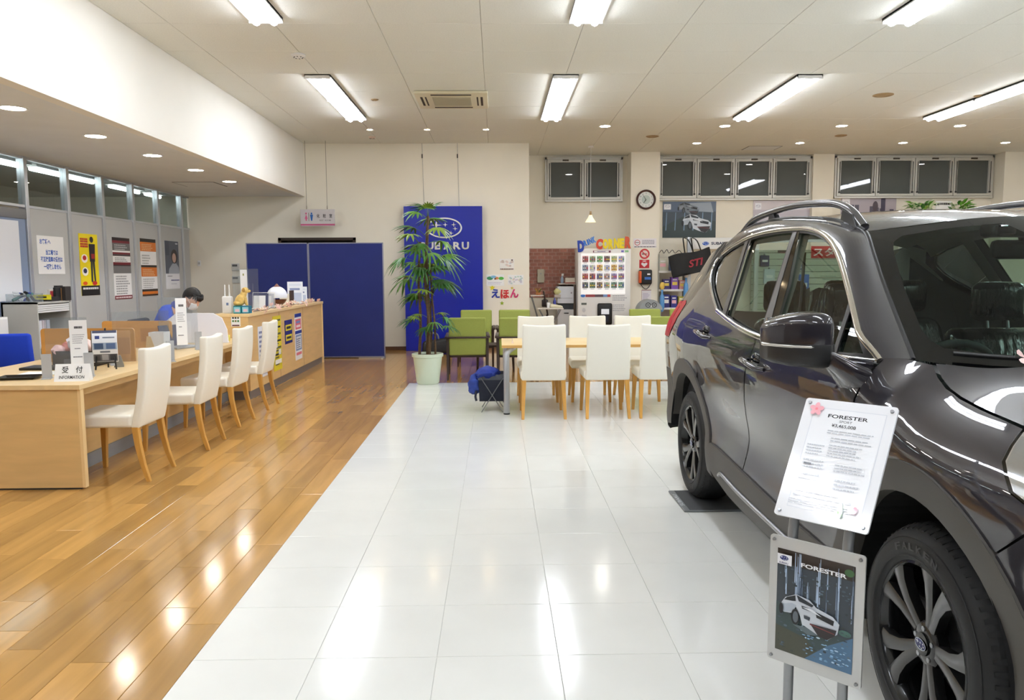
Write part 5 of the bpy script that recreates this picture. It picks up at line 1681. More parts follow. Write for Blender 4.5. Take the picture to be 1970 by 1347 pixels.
# letters DRINK CORNER
xx = 1.56
for k, (ch, c, w, h, dz, rot) in enumerate((('D', (20, 60, 170), 0.125, 0.22, -0.06, -0.06), ('R', (40, 110, 210), 0.06, 0.11, 0.05, -0.3), ('I', (40, 110, 210), 0.03, 0.11, 0.07, -0.3), ('N', (50, 120, 214), 0.06, 0.11, 0.09, -0.3), ('K', (60, 130, 220), 0.06, 0.12, 0.11, -0.3),
                                            ('C', (214, 70, 40), 0.13, 0.20, 0.0, 0.1), ('O', (240, 216, 20), 0.105, 0.19, 0.0, 0), ('R', (240, 216, 20), 0.10, 0.19, 0.0, 0), ('N', (240, 216, 20), 0.10, 0.19, 0.01, 0), ('E', (244, 222, 30), 0.095, 0.19, 0.01, 0), ('R', (206, 84, 40), 0.12, 0.22, 0.015, 0.05))):
    if k == 5:
        xx = 1.895
    vs, fs, asp = text2d(ch, 0.07)
    g = G()
    g.add([(a * w, 0, b * h) for a, b in vs], fs)
    o = g.build('cut_out_letter', mat('drink_letter_%d_%d_%d' % c, c, 0.45), None, fix=False)
    o.modifiers.new('s', 'SOLIDIFY').thickness = 0.02
    o.location = (xx, 14.945, 1.845 + dz)
    o.rotation_euler = (0, rot, 0)
    tag(o, 'cut out letter %s number %d of the DRINK CORNER sign' % (ch, k + 1) if False else ('%s cut out letter %s of the word %s' % (('blue' if k < 5 else ('orange' if k in (5, 10) else 'yellow')), ch, 'DRINK above the vending machine' if k < 5 else 'CORNER above the vending machine')), 'letter', 'DRINK CORNER letters')
    xx += w + (0.005 if k else 0.002)

# pendant lamp
t = thing('pendant_lamp', 'small glass pendant lamp on a long cord before the windows', 'lamp', (1.755, 14.6, 2.33))
G().cyl((0, 0, 0.16), (0, 0, CZ - 2.33), 0.0045, 0.0045, 6).build('cord', m_white, t)
G().lathe([(0.05, CZ - 2.33), (0.05, CZ - 2.355), (0.001, CZ - 2.36)], 16).build('ceiling_rose', m_white, t)
G().lathe([(0.016, 0.20), (0.02, 0.15), (0.026, 0.12), (0.03, 0.11)], 16).build('socket', mat('lamp_brass', (170, 140, 100), 0.4, 0.6), t, smooth=50)
G().lathe([(0.028, 0.13), (0.04, 0.09), (0.07, 0.045), (0.095, 0.005), (0.098, 0.0), (0.092, 0.003), (0.066, 0.042), (0.036, 0.086)], 24).build('shade', mat('frosted_shade', (250, 232, 196), 0.5, emit=0.9), t, smooth=50)
G().blob((0, 0, 0.045), (0.03, 0.03, 0.035), 8).build('bulb', mat('bulb_warm', (255, 226, 170), 0.5, emit=25.0), t, smooth=60)

# wall clock on the pillar
t = thing('wall_clock', 'round wall clock with a dark rim on the pillar', 'clock', (2.913, 15.30, 2.80))
G().lathe([(0.19, 0.0), (0.19, -0.035), (0.175, -0.05), (0.155, -0.04), (0.15, -0.018)], 40, axis='y').build('rim', mat('mahogany_rim', (66, 34, 32), 0.3), t, smooth=40)
p = Print((0, -0.02, 0), (1, 0, 0), (0, 0, 1))
p.ell(0, 0, 0.152, 0.152, (226, 230, 226), 40).ell(0, 0, 0.085, 0.085, (190, 204, 198), 32)
for k in range(12):
    a = PI / 2 - 2 * PI * (k + 1) / 12
    p.text(str(k + 1), 0.122 * math.cos(a) - 0.016, 0.122 * math.sin(a) - 0.013, 0.122 * math.cos(a) + 0.016, 0.122 * math.sin(a) + 0.013, (50, 50, 54))
p.build('dial', t)
for a, L_, w in ((math.radians(235), 0.085, 0.006), (math.radians(125), 0.12, 0.004)):
    G().tube([(0, -0.026, 0), (L_ * math.cos(a), -0.026, L_ * math.sin(a))], [w, w * 0.6], 5).build('hand', m_black, t)

# notices and AED on the pillar
PY = 15.30
t, p, w, h = wall_sheet('sign', 'wide white no smoking notice at the top of the pillar', 'sign', 2.68, 3.13, 1.875, 2.055, PY, col=(240, 236, 238))
p.ring(w * 0.17, h * 0.55, 0.055, 0.055, 0.012, (196, 70, 80)).rect(w * 0.09, h * 0.52, w * 0.25, h * 0.6, (120, 110, 116)).lines(w * 0.38, h * 0.4, w * 0.95, h * 0.9, 3, (150, 146, 160)).lines(w * 0.04, h * 0.06, w * 0.98, h * 0.16, 1, (60, 56, 60), 0.8, 0)
p.build('print', t)
t = thing('sign', 'round red no smoking sign on the pillar', 'sign', (2.90, PY, 1.755))
G().lathe([(0.001, -0.003), (0.10, -0.003), (0.10, 0)], 28, axis='y').build('disc', m_paper, t)
p = Print((0, -0.0035, 0), (1, 0, 0), (0, 0, 1))
p.ell(0, 0, 0.1, 0.1, (206, 40, 46), 28).ell(0, 0, 0.07, 0.07, (236, 214, 206), 28).rect(-0.05, -0.012, 0.035, 0.008, (60, 40, 40)).rect(0.037, -0.012, 0.05, 0.008, (200, 90, 40))
p.poly([(-0.058, 0.045), (-0.045, 0.058), (0.058, -0.045), (0.045, -0.058)], (206, 40, 46))
p.build('print', t)
t, p, w, h = wall_sheet('sign', 'red AED sign with a white heart on the pillar', 'sign', 2.80, 2.995, 1.478, 1.64, PY, col=(200, 30, 44))
p.text('AED', w * 0.2, h * 0.76, w * 0.8, h * 0.94, (250, 240, 240), 0.03)
p.poly([(w * 0.5, h * 0.12), (w * 0.8, h * 0.45), (w * 0.8, h * 0.6), (w * 0.68, h * 0.68), (w * 0.5, h * 0.56), (w * 0.32, h * 0.68), (w * 0.2, h * 0.6), (w * 0.2, h * 0.45)], (250, 246, 246))
p.build('print', t)
t = thing('defibrillator_bag', 'black and orange AED carry bag hanging on the pillar', 'bag', (2.905, PY, 1.165))
G().rbox(-0.12, 0.13, -0.12, -0.005, 0, 0.285, 0.03, 3).build('bag', mat('aed_black', (22, 22, 24), 0.55), t, smooth=50)
G().rbox(-0.125, -0.075, -0.124, -0.01, 0.02, 0.26, 0.015, 2).build('side_panel', mat('aed_orange', (226, 96, 40), 0.5), t, smooth=50)
G().box(-0.02, 0.10, -0.122, -0.12, 0.09, 0.14).build('blue_label', mat('aed_blue', (60, 110, 190), 0.4), t)
G().box(0.03, 0.09, -0.122, -0.12, 0.18, 0.21).build('white_label', m_paper, t)
G().tube(crv([(-0.10, -0.06, 0.02), (-0.03, -0.06, -0.07), (0.02, -0.06, -0.095), (0.07, -0.06, -0.06), (0.12, -0.06, 0.02)], 12), 0.008, 6).build('strap', m_black, t)
t, p, w, h = wall_sheet('notice', 'white notice in a thin frame low on the pillar', 'notice', 2.85, 3.04, 0.78, 1.055, PY, col=(232, 228, 232))
p.rect(0, h * 0.96, w, h, (150, 70, 70)).rect(0, 0, w * 0.03, h, (170, 120, 120)).lines(w * 0.15, h * 0.2, w * 0.85, h * 0.8, 6, (190, 180, 206))
p.build('print', t)
# recycling bin
t = thing('recycling_bin', 'grey dome topped recycling bin with two round holes', 'bin', (2.83, 14.45, 0))
g = G()
g.rbox(-0.20, 0.20, -0.18, 0.18, 0.02, 0.72, 0.03, 3)
g.build('body', mat('bin_grey', (140, 146, 148), 0.5), t, smooth=50)
G().grid(lambda u, v: (0.22 * math.cos(PI * u) * (1 - 0.12 * math.sin(PI * u)), -0.19 + 0.38 * v, 0.71 + 0.19 * math.sin(PI * u)), 20, 2).add([(0.22 * math.cos(PI * k / 20) * (1 - 0.12 * math.sin(PI * k / 20)), -0.19, 0.71 + 0.19 * math.sin(PI * k / 20)) for k in range(21)], [tuple(range(21))]).add([(0.22 * math.cos(PI * k / 20) * (1 - 0.12 * math.sin(PI * k / 20)), 0.19, 0.71 + 0.19 * math.sin(PI * k / 20)) for k in range(21)], [tuple(range(21))]).build('lid', mat('bin_lid', (150, 156, 158), 0.45), t, smooth=50)
for x in (-0.05, 0.062):
    G().lathe([(0.046, -0.19), (0.046, -0.197), (0.038, -0.197), (0.037, -0.185), (0.001, -0.1915)], 20, (x, 0, 0.80), axis='y').build('hole', mat('hole_black', (8, 8, 9), 0.8), t)
G().box(0.0, 0.014, -0.193, -0.19, 0.76, 0.80).build('label', m_paper, t)

# brick corner appliances
t = thing('wall_panel', 'beige electrical panel on the brick facing', 'panel', (0.893, RY - 0.03, 1.20))
G().rbox(-0.068, 0.068, -0.03, 0.01, 0, 0.27, 0.005, 2).build('cover', mat('panel_beige', (186, 180, 160), 0.5), t)
G().box(-0.012, 0.012, -0.034, -0.03, 0.17, 0.19).build('lock', m_steel, t)
t = thing('tea_server', 'white drinks server unit on a grey cabinet by the bricks', 'drinks server', (1.35, 15.25, 0))
G().rbox(-0.16, 0.16, -0.02, 0.4, 0.80, 1.13, 0.01, 2).build('upper_unit', mat('server_white', (218, 222, 230), 0.35), t)
G().box(-0.15, 0.15, 0.03, 0.4, 0.68, 0.80).build('recess', mat('server_dark', (34, 42, 48), 0.5), t)
G().rbox(-0.16, 0.16, -0.02, 0.4, 0.03, 0.68, 0.008, 2).build('cabinet', mat('server_grey', (206, 206, 206), 0.4), t)
G().box(-0.14, 0.14, 0.0, 0.4, 0.0, 0.03).build('plinth', m_dark, t)
G().box(-0.03, 0.06, -0.03, -0.02, 0.60, 0.62).build('handle', m_dark, t)
G().box(-0.13, 0.13, -0.024, -0.02, 0.90, 0.905).box(0.10, 0.125, -0.024, -0.02, 0.99, 1.02).box(-0.13, -0.11, -0.024, -0.02, 0.93, 0.96).build('panel_marks', mat('mark_grey', (130, 120, 130), 0.5), t)
t = thing('tall_fridge', 'narrow brown fridge between the server and the vending machine', 'fridge', (1.535, 15.3, 0))
G().box(-0.028, 0.022, 0, 0.4, 0, 1.16).build('body', mat('fridge_brown', (92, 78, 66), 0.5), t, bevel=0.004)
t = thing('wall_shelf', 'short wall shelf above the drinks server', 'shelf', (1.41, 15.4, 1.165))
G().box(-0.19, 0.19, -0.05, 0.338, 0, 0.022).build('board', mat('shelf_grey', (196, 184, 172), 0.5), t)
G().box(-0.19, -0.17, 0.0, 0.33, -0.06, 0).box(0.17, 0.19, 0.0, 0.33, -0.06, 0).build('bracket', mat('shelf_brown', (110, 70, 54), 0.5), t)
t = thing('spray_bottle', 'clear spray bottle standing on the wall shelf', 'bottle', (1.30, 15.45, 1.187))
G().lathe([(0.001, 0), (0.03, 0), (0.032, 0.1), (0.014, 0.13), (0.014, 0.15)], 14).build('bottle', mat('bottle_blue_grey', (150, 166, 190), 0.25), t, smooth=50)
G().box(-0.012, 0.03, -0.012, 0.012, 0.15, 0.19).build('trigger', m_white, t)
t = thing('shelf_box', 'white and red carton on the wall shelf', 'box', (1.46, 15.45, 1.187))
G().box(-0.1, 0.09, -0.05, 0.05, 0, 0.11).build('carton', mat('carton_cream', (226, 216, 200), 0.5), t)
G().box(-0.1, 0.09, -0.052, -0.05, 0.0, 0.02).build('stripe', mat('carton_red', (150, 60, 50), 0.5), t)
t = thing('paper_cup_bag', 'pale yellow bag beside the drinks server', 'bag', (1.19, 15.2, 0.94))
G().blob((0, 0.05, 0.09), (0.085, 0.06, 0.06), 8, lambda d: d * (1 + 0.15 * math.sin(4 * d[0] + 2))).build('bag', mat('pale_yellow', (226, 222, 160), 0.6), t, smooth=60)
G().box(-0.06, 0.06, -0.02, 0.14, -0.02, 0.035).build('tray', mat('shelf_grey'), t)
t = thing('serving_table', 'white folding serving table with splayed silver legs by the bricks', 'table', (1.0, 14.65, 0))
G().rbox(-0.24, 0.25, -0.17, 0.17, 0.72, 0.745, 0.008, 2).build('tabletop', mat('table_white', (228, 222, 212), 0.4), t)
for sx in (-1, 1):
    for sy in (-1, 1):
        G().tube([(sx * 0.2, sy * 0.14, 0.72), (-sx * 0.16, sy * 0.15, 0.0)], 0.010, 6).build('leg', m_steel, t)
t = thing('folded_towel', 'cream folded towel on the serving table', 'towel', (1.12, 14.62, 0.745))
G().rbox(-0.12, 0.12, -0.09, 0.09, 0, 0.075, 0.03, 3, lambda p: (p[0], p[1], p[2] * (1 - 0.6 * max(0, p[0] / 0.12)))).build('towel', mat('cream_towel', (232, 224, 196), 0.9), t, smooth=60)
t = thing('paper_cup', 'white paper cup beside the folded towel', 'cup', (0.975, 14.6, 0.745))
G().lathe([(0.001, 0), (0.028, 0), (0.036, 0.1), (0.033, 0.1), (0.026, 0.005), (0.001, 0.005)], 16).build('cup', m_paper, t, smooth=50)
t = thing('blue_bottle', 'small blue bottle behind the paper cup', 'bottle', (1.10, 14.76, 0.745))
G().lathe([(0.001, 0), (0.03, 0), (0.03, 0.12), (0.012, 0.15), (0.012, 0.18), (0.001, 0.18)], 14).build('bottle', mat('bottle_blue', (40, 44, 140), 0.3), t, smooth=50)
t = thing('tray_stand', 'white topped tray stand with diagonal silver legs by the wall', 'stand', (0.78, 14.95, 0))
G().rbox(-0.13, 0.12, -0.12, 0.12, 0.955, 0.975, 0.006, 2).build('tray', mat('table_white'), t)
for sy in (-0.11, 0.11):
    G().tube([(-0.11, sy, 0.955), (0.16, sy, 0.0)], 0.011, 6).build('leg', m_steel, t)
    G().tube([(0.12, sy, 1.05), (0.20, sy, 0.6), (-0.1, sy, 0.0)], 0.011, 6).build('leg', m_walnut, t)
t = thing('fruit_bowl', 'small amber bowl with dried flowers on the tray stand', 'bowl', (0.80, 14.93, 0.975))
G().lathe([(0.001, 0), (0.045, 0), (0.06, 0.05), (0.055, 0.05), (0.04, 0.008), (0.001, 0.008)], 16).build('bowl', mat('amber_bowl', (206, 140, 90), 0.3), t, smooth=50)
random.seed(4)
for k in range(7):
    a = 0.9 * k
    G().tube([(0, 0, 0.02), (0.04 * math.cos(a), 0.04 * math.sin(a), 0.09), (0.07 * math.cos(a), 0.07 * math.sin(a), 0.12 + 0.01 * (k % 3))], [0.003, 0.012, 0.004], 5).build('sprig', mat('sprig_%d' % (k % 3), ((110, 110, 50), (206, 170, 60), (150, 110, 60))[k % 3], 0.7), t)
t = thing('coffee_maker', 'dark coffee maker under the tray stand', 'coffee maker', (0.93, 14.98, 0.745))
G().rbox(-0.06, 0.06, -0.05, 0.06, 0.0, 0.14, 0.015, 2).build('body', mat('dark_brown_plastic', (46, 34, 30), 0.4), t, smooth=40)
G().cyl((0, -0.02, 0.14), (0, -0.02, 0.155), 0.03, 0.03, 12).build('lid', m_black, t)

# ================================================================== accessory corner behind the car
t = thing('goods_shelf', 'narrow white shelf rack of car care goods beside the pillar', 'shelf', (3.46, 15.42, 0))
for x in (-0.28, 0.27):
    G().box(x - 0.012, x + 0.012, -0.15, 0.16, 0, 1.75).build('upright', mat('rack_grey', (150, 150, 140), 0.5), t)
for z in (0.25, 0.70, 1.06, 1.42):
    G().box(-0.28, 0.28, -0.16, 0.16, z - 0.02, z).build('shelf_board', mat('rack_cream', (228, 220, 204), 0.5), t)
    G().box(-0.28, 0.28, -0.165, -0.16, z - 0.035, z + 0.005).build('price_strip', m_white, t)
random.seed(17)
goods = [(1.42, -0.20, 0.16, 0.24, (206, 206, 190), 'cream'), (1.42, 0.02, 0.15, 0.24, (84, 110, 160), 'steel blue'), (1.06, -0.12, 0.13, 0.20, (66, 52, 120), 'indigo'), (1.06, 0.04, 0.14, 0.24, (140, 90, 190), 'violet'), (1.06, 0.19, 0.12, 0.18, (226, 160, 150), 'salmon'), (0.70, -0.12, 0.13, 0.26, (44, 44, 120), 'dark blue'), (0.70, 0.03, 0.12, 0.24, (60, 60, 140), 'blue'), (0.70, 0.17, 0.10, 0.22, (206, 200, 90), 'yellow'), (0.25, -0.1, 0.16, 0.26, (200, 90, 130), 'pink'), (0.25, 0.12, 0.16, 0.24, (180, 60, 90), 'crimson')]
for z, x, w, h, c, nm in goods:
    t = thing('goods_box', nm + ' packaged product on the narrow goods shelf', 'package', (3.46 + x, 15.36, z), 0, 'products on the narrow shelf')
    G().box(-w / 2, w / 2, -0.08, 0.08, 0, h).build('box', mat('goods_%d_%d_%d' % c, c, 0.35), t, bevel=0.004)
    p = Print((-w / 2, -0.0802, 0), (1, 0, 0), (0, 0, 1))
    p.rect(w * 0.15, h * 0.35, w * 0.85, h * 0.62, random.choice([(244, 240, 236), (236, 210, 90), (246, 190, 200)])).rect(w * 0.2, h * 0.74, w * 0.8, h * 0.84, (240, 240, 240))
    p.build('print', t)
for k, (x, z, c) in enumerate(((3.235, 0.62, (90, 150, 206)), (3.70, 0.85, (100, 160, 214)))):
    t = thing('spray_can', ('left', 'right')[k] + ' tall light blue product hanging at the shelf side', 'product', (x, 15.20, z), 0, 'blue hanging products')
    G().lathe([(0.001, 0), (0.025, 0.01), (0.05, 0.10), (0.045, 0.30), (0.02, 0.36), (0.02, 0.44), (0.001, 0.44)], 14).build('body', mat('sky_blue_plastic', c, 0.3), t, smooth=50)
    G().lathe([(0.022, 0.44), (0.045, 0.48), (0.05, 0.54), (0.03, 0.58), (0.001, 0.585)], 14).build('head', mat('ochre_plastic', (226, 190, 90), 0.4) if k == 0 else m_white, t, smooth=50)
t = thing('script_sign', 'small dark metal script ornament on top of the goods shelf', 'ornament', (3.20, 15.40, 1.75))
G().tube(crv([(0, 0, 0.01), (0.06, 0, 0.08), (0.10, 0, 0.02), (0.16, 0, 0.09), (0.20, 0, 0.02), (0.27, 0, 0.08), (0.32, 0, 0.02), (0.40, 0, 0.07), (0.46, 0, 0.01)], 40), 0.006, 5).build('wire', m_dark, t)
# white brand header board
t = thing('header_board', 'white header board with a blue oval emblem and SUBARU lettering', 'board', (4.45, 15.45, 1.845))
G().rbox(-0.68, 0.75, -0.03, 0.02, 0, 0.225, 0.008, 2).build('board', m_white, t)
G().box(-0.68, -0.60, -0.035, 0.03, -0.3, 0.235).build('upright', m_alu, t)
G().box(0.66, 0.74, -0.035, 0.03, -1.845, 0.0).box(-0.68, -0.60, -0.02, 0.02, -1.845, -0.3).build('post', m_alu, t)
p = Print((-0.68, -0.0305, 0), (1, 0, 0), (0, 0, 1))
logo(p, 0.36, 0.11, 0.14, (230, 236, 246), (30, 90, 190))
p.text('SUBARU', 0.47, 0.085, 0.80, 0.14, (30, 40, 70), 0.03, fit=True)
p.build('print', t)
# black bag with red lettering
t = thing('tote_bag', 'black bag with red STI lettering hanging from the header board', 'bag', (3.80, 15.02, 1.33), 0)
BM = Matrix.Rotation(-0.22, 4, 'Y')
g = G(BM)
g.grid(lambda u, v: (-0.40 + 0.80 * u, -0.03 - 0.05 * math.sin(PI * u) * (1 - v) - 0.01 * math.sin(20 * u), 0.06 + 0.40 * v + 0.02 * math.sin(7 * u)), 16, 10)
g.grid(lambda u, v: (-0.40 + 0.80 * u, 0.03 + 0.05 * math.sin(PI * u) * (1 - v), 0.06 + 0.40 * v + 0.02 * math.sin(7 * u)), 16, 10)
g.box(-0.40, 0.40, -0.03, 0.03, 0.04, 0.08)
o = g.build('bag', mat('black_canvas', (20, 20, 21), 0.7, bump=(12, 0.5)), t, smooth=60)
p = Print(BM @ Vector((-0.40, -0.105, 0)), BM.to_3x3() @ Vector((1, 0, 0)), BM.to_3x3() @ Vector((0, 0, 1)))
p.text('STI', 0.32, 0.17, 0.62, 0.31, (150, 26, 44), 0.03, 0.3, fit=True)
p.build('lettering', t)
for dx in (-0.02, 0.14):
    G().tube(crv([(dx, -0.03, 0.44), (dx - 0.04, 0.2, 0.68), (dx - 0.1, 0.36, 0.735), (dx - 0.14, 0.2, 0.66), (dx - 0.16, -0.03, 0.42)], 14), 0.014, 6, flat=0.4).build('handle', m_black, t, smooth=60)


def wall_poster(label, x0, x1, z0, z1, draw, y=RY - 0.004):
    t, p, w, h = wall_sheet('poster', label, 'poster', x0, x1, z0, z1, y, 0.012, (200, 200, 206))
    draw(p, w, h)
    p.build('print', t, 0.25)


PC = {'body': [(0.065, 0.421), (0.083, 0.487), (0.133, 0.545), (0.274, 0.599), (0.31, 0.595), (0.451, 0.579), (0.54, 0.525), (0.752, 0.486), (0.837, 0.434), (0.816, 0.336), (0.699, 0.256), (0.575, 0.27), (0.363, 0.329), (0.331, 0.407), (0.274, 0.48), (0.221, 0.407), (0.115, 0.395)], 'sidewin': [(0.115, 0.517), (0.154, 0.55), (0.265, 0.588), (0.274, 0.534), (0.221, 0.526)], 'ws': [(0.283, 0.592), (0.303, 0.592), (0.508, 0.542), (0.487, 0.52), (0.313, 0.541)], 'side_shade': [(0.083, 0.469), (0.221, 0.505), (0.283, 0.494), (0.239, 0.423), (0.115, 0.398)], 'hoodbar': [(0.349, 0.508), (0.513, 0.495), (0.522, 0.473), (0.359, 0.482)], 'grille': [(0.536, 0.488), (0.773, 0.453), (0.763, 0.406), (0.55, 0.436)], 'lamp': [(0.384, 0.425), (0.469, 0.42), (0.462, 0.386), (0.391, 0.394)], 'lamp2': [(0.773, 0.45), (0.823, 0.431), (0.816, 0.411), (0.77, 0.413)], 'bumper': [(0.469, 0.365), (0.809, 0.374), (0.791, 0.318), (0.692, 0.256), (0.575, 0.274)], 'red': [(0.469, 0.365), (0.784, 0.338), (0.782, 0.328), (0.469, 0.353)], 'rock': [(0.239, 0.301), (0.54, 0.321), (0.611, 0.278), (0.451, 0.241)]}


def car_shape(p, x, z, s, body=(206, 212, 220), dim=1.0):
    """three quarter view of a white car in flat shapes, in a frame s wide with origin x, z"""
    def P_(pts):
        return [(x + (a - .065) / .772 * s, z + (b - .24) / .772 * s * 1.38) for a, b in pts]

    def c_(c):
        return tuple(int(v * dim) for v in c)
    for nm_, c in (('body', body), ('side_shade', (176, 186, 198)), ('sidewin', (34, 38, 44)), ('ws', (40, 46, 54)), ('hoodbar', (60, 66, 74)), ('grille', (22, 24, 28)), ('lamp', (60, 68, 78)), ('lamp2', (210, 220, 230)), ('bumper', (44, 38, 40)), ('red', (120, 60, 60))):
        p.poly(P_(PC[nm_]), c_(c))
    for a, b, r, q, c in ((.275, .385, .055, .075, (26, 28, 32)), (.28, .385, .036, .055, (96, 104, 112)), (.085, .43, .028, .052, (26, 28, 32))):
        (u, v), = P_([(a, b)])
        p.ell(u, v, r / .772 * s, q / .772 * s * 1.38, c_(c))
    p.poly(P_(((.36, .50), (.55, .47), (.62, .46), (.50, .505))), c_((228, 232, 238)))


def dA(p, w, h):
    p.rect(0, 0, w, h, (58, 70, 80)).rect(0, h * 0.72, w, h, (84, 98, 120)).poly([(w * 0.4, h * 0.75), (w * 0.95, h * 0.7), (w * 0.9, h * 0.98), (w * 0.5, h * 0.96)], (150, 160, 172)).poly([(0, h * 0.3), (w * 0.4, h * 0.6), (w, h * 0.45), (w, 0), (0, 0)], (48, 62, 60))
    for k in range(6):
        a = w * (0.05 + 0.17 * k)
        p.poly([(a, h * 0.2), (a + w * 0.02, h * 0.2), (a + w * 0.03, h * 0.7), (a + w * 0.015, h * 0.7)], (120, 146, 172))
    p.rect(w * 0.02, h * 0.78, w * 0.15, h * 0.93, (240, 240, 244))
    logo(p, w * 0.085, h * 0.87, w * 0.09, (60, 66, 110))
    car_shape(p, w * 0.28, h * 0.60, w * 0.4, (150, 160, 172), 0.75)
    car_shape(p, w * 0.36, h * 0.12, w * 0.55)


def dB(p, w, h):
    p.rect(0, 0, w, h, (196, 190, 200)).rect(0, h * 0.7, w, h, (214, 206, 210)).rect(w * 0.03, h * 0.72, w * 0.14, h * 0.92, (236, 236, 242))
    logo(p, w * 0.085, h * 0.82, w * 0.08, (60, 66, 110))
    p.poly([(0, 0), (w, 0), (w, h * 0.4), (w * 0.6, h * 0.25), (0, h * 0.3)], (90, 104, 130))
    p.lines(w * 0.5, h * 0.78, w * 0.8, h * 0.84, 1, (130, 120, 130), 0.7, 0)
    car_shape(p, w * 0.5, h * 0.06, w * 0.34, (80, 100, 150))


def dC(p, w, h):
    p.rect(0, 0, w, h, (150, 140, 150)).rect(0, h * 0.5, w, h, (182, 172, 180)).rect(w * 0.02, h * 0.66, w * 0.16, h * 0.94, (244, 244, 248))
    logo(p, w * 0.09, h * 0.8, w * 0.09, (60, 66, 110))
    random.seed(2)
    for k in range(9):
        a = w * (0.16 + 0.09 * k)
        p.rect(a, 0, a + w * 0.075, h * random.uniform(0.35, 0.75), (96, 90, 104))
    p.rect(w * 0.72, 0, w * 0.8, h * 0.95, (70, 62, 84)).ell(w * 0.62, h * 0.68, w * 0.05, h * 0.16, (84, 70, 78)).rect(w * 0.56, h * 0.1, w * 0.68, h * 0.55, (84, 70, 78)).rect(w * 0.24, 0, w * 0.55, h * 0.14, (150, 50, 56))


wall_poster('dark framed poster of two cars by waterfalls, left of the three', 3.34, 4.41, 2.085, 2.80, dA)
wall_poster('pale landscape poster behind the roof rail, middle of the three', 5.16, 6.30, 2.20, 2.815, dB)
wall_poster('grey city poster under the right windows, right of the three', 6.93, 8.05, 2.25, 2.90, dC)
# slatted display wall with red banner
t = thing('slat_display', 'pale slatted display wall seen through the car windows', 'display', (7.2, 15.585, 0))
m_slat = mat('slat_panel', (196, 204, 190), 0.5)
for k in range(13):
    G().box(-2.1, 2.4, -0.02, 0.0, 0.15 + 0.125 * k, 0.15 + 0.125 * k + 0.112).build('slat', m_slat, t)
G().box(-2.1, 2.4, 0.0, 0.02, 0.0, 1.78).build('backing', mat('slat_back', (120, 126, 116), 0.7), t)
G().box(-2.12, 2.42, -0.03, 0.02, 0.0, 0.14).build('kick_board', m_greyp, t)
t, p, w, h = wall_sheet('banner', 'red banner with white katakana seen through the car windows', 'banner', 6.29, 7.75, 1.66, 1.90, 15.57, 0.006, (196, 24, 36))
p.text('スタッドレス', w * 0.03, h * 0.14, w * 0.95, h * 0.86, (244, 240, 240), 0.02, fit=True)
p.build('print', t)
t, p, w, h = wall_sheet('poster', 'dark red poster on the slatted wall seen through the rear window', 'poster', 5.62, 6.05, 1.42, 1.82, 15.575, 0.006, (60, 34, 34))
p.rect(w * 0.1, h * 0.5, w * 0.9, h * 0.9, (140, 34, 40)).ell(w * 0.5, h * 0.2, w * 0.2, h * 0.12, (190, 150, 60))
p.build('print', t)
for k, (x, z, w, h, c, nm) in enumerate(((5.45, 1.15, 0.22, 0.3, (200, 214, 222), 'white bottle pack'), (5.35, 1.5, 0.18, 0.22, (40, 50, 96), 'navy pack'), (6.15, 0.92, 0.2, 0.42, (30, 110, 210), 'bright blue pack'), (6.05, 1.42, 0.12, 0.12, (30, 90, 150), 'small blue pack'), (5.75, 0.82, 0.3, 0.12, (50, 130, 190), 'flat blue pack'))):
    t = thing('hanging_pack', nm + ' hanging on the slatted wall', 'package', (x, 15.575, z), 0, 'packs on the slatted wall')
    G().rbox(-w / 2, w / 2, -0.06, 0, 0, h, 0.012, 2).build('pack', mat('pack_%d' % k, c, 0.35), t)
    G().box(-0.012, 0.012, -0.05, 0.0, h, h + 0.03).build('hook', m_steel, t)
    p = Print((-w / 2, -0.0605, 0), (1, 0, 0), (0, 0, 1))
    p.rect(w * 0.2, h * 0.4, w * 0.8, h * 0.6, (236, 240, 244))
    p.build('print', t)
# tall cabinet with plants near the end wall
t = thing('tall_cabinet', 'tall white cabinet carrying plants beside the end wall', 'cabinet', (8.45, 14.95, 0))
G().box(-0.6, 0.6, -0.2, 0.25, 0.05, 2.42).build('body', m_white, t, bevel=0.004)
for x in (-0.6, 0.005):
    d = G().box(x + 0.005, x + 0.59, -0.215, -0.2, 0.08, 2.40).build('door', mat('cabinet_door', (228, 228, 224), 0.4), t, bevel=0.003)
    G().box((x + 0.53 if x < 0 else x + 0.05), (x + 0.545 if x < 0 else x + 0.065), -0.235, -0.215, 1.1, 1.3).build('handle', m_steel, d)
G().box(-0.58, 0.58, -0.18, 0.23, 0, 0.05).build('plinth', m_dark, t)
m_ivy = [mat('ivy_%d' % k, c, 0.4) for k, c in enumerate(((96, 158, 50), (60, 118, 44), (150, 190, 90), (196, 214, 170)))]


def leafy(seed):
    g = G()
    g.add([(0, 0, 0), (0.05, -0.035, 0.012), (0.11, -0.03, 0.01), (0.17, 0, -0.02), (0.11, 0.03, 0.01), (0.05, 0.035, 0.012), (0.085, 0, 0.002)], [(0, 1, 6), (1, 2, 6), (2, 3, 6), (3, 4, 6), (4, 5, 6), (5, 0, 6)])
    me = g.mesh('leaf', False)
    me.materials.append(m_ivy[seed])
    return me


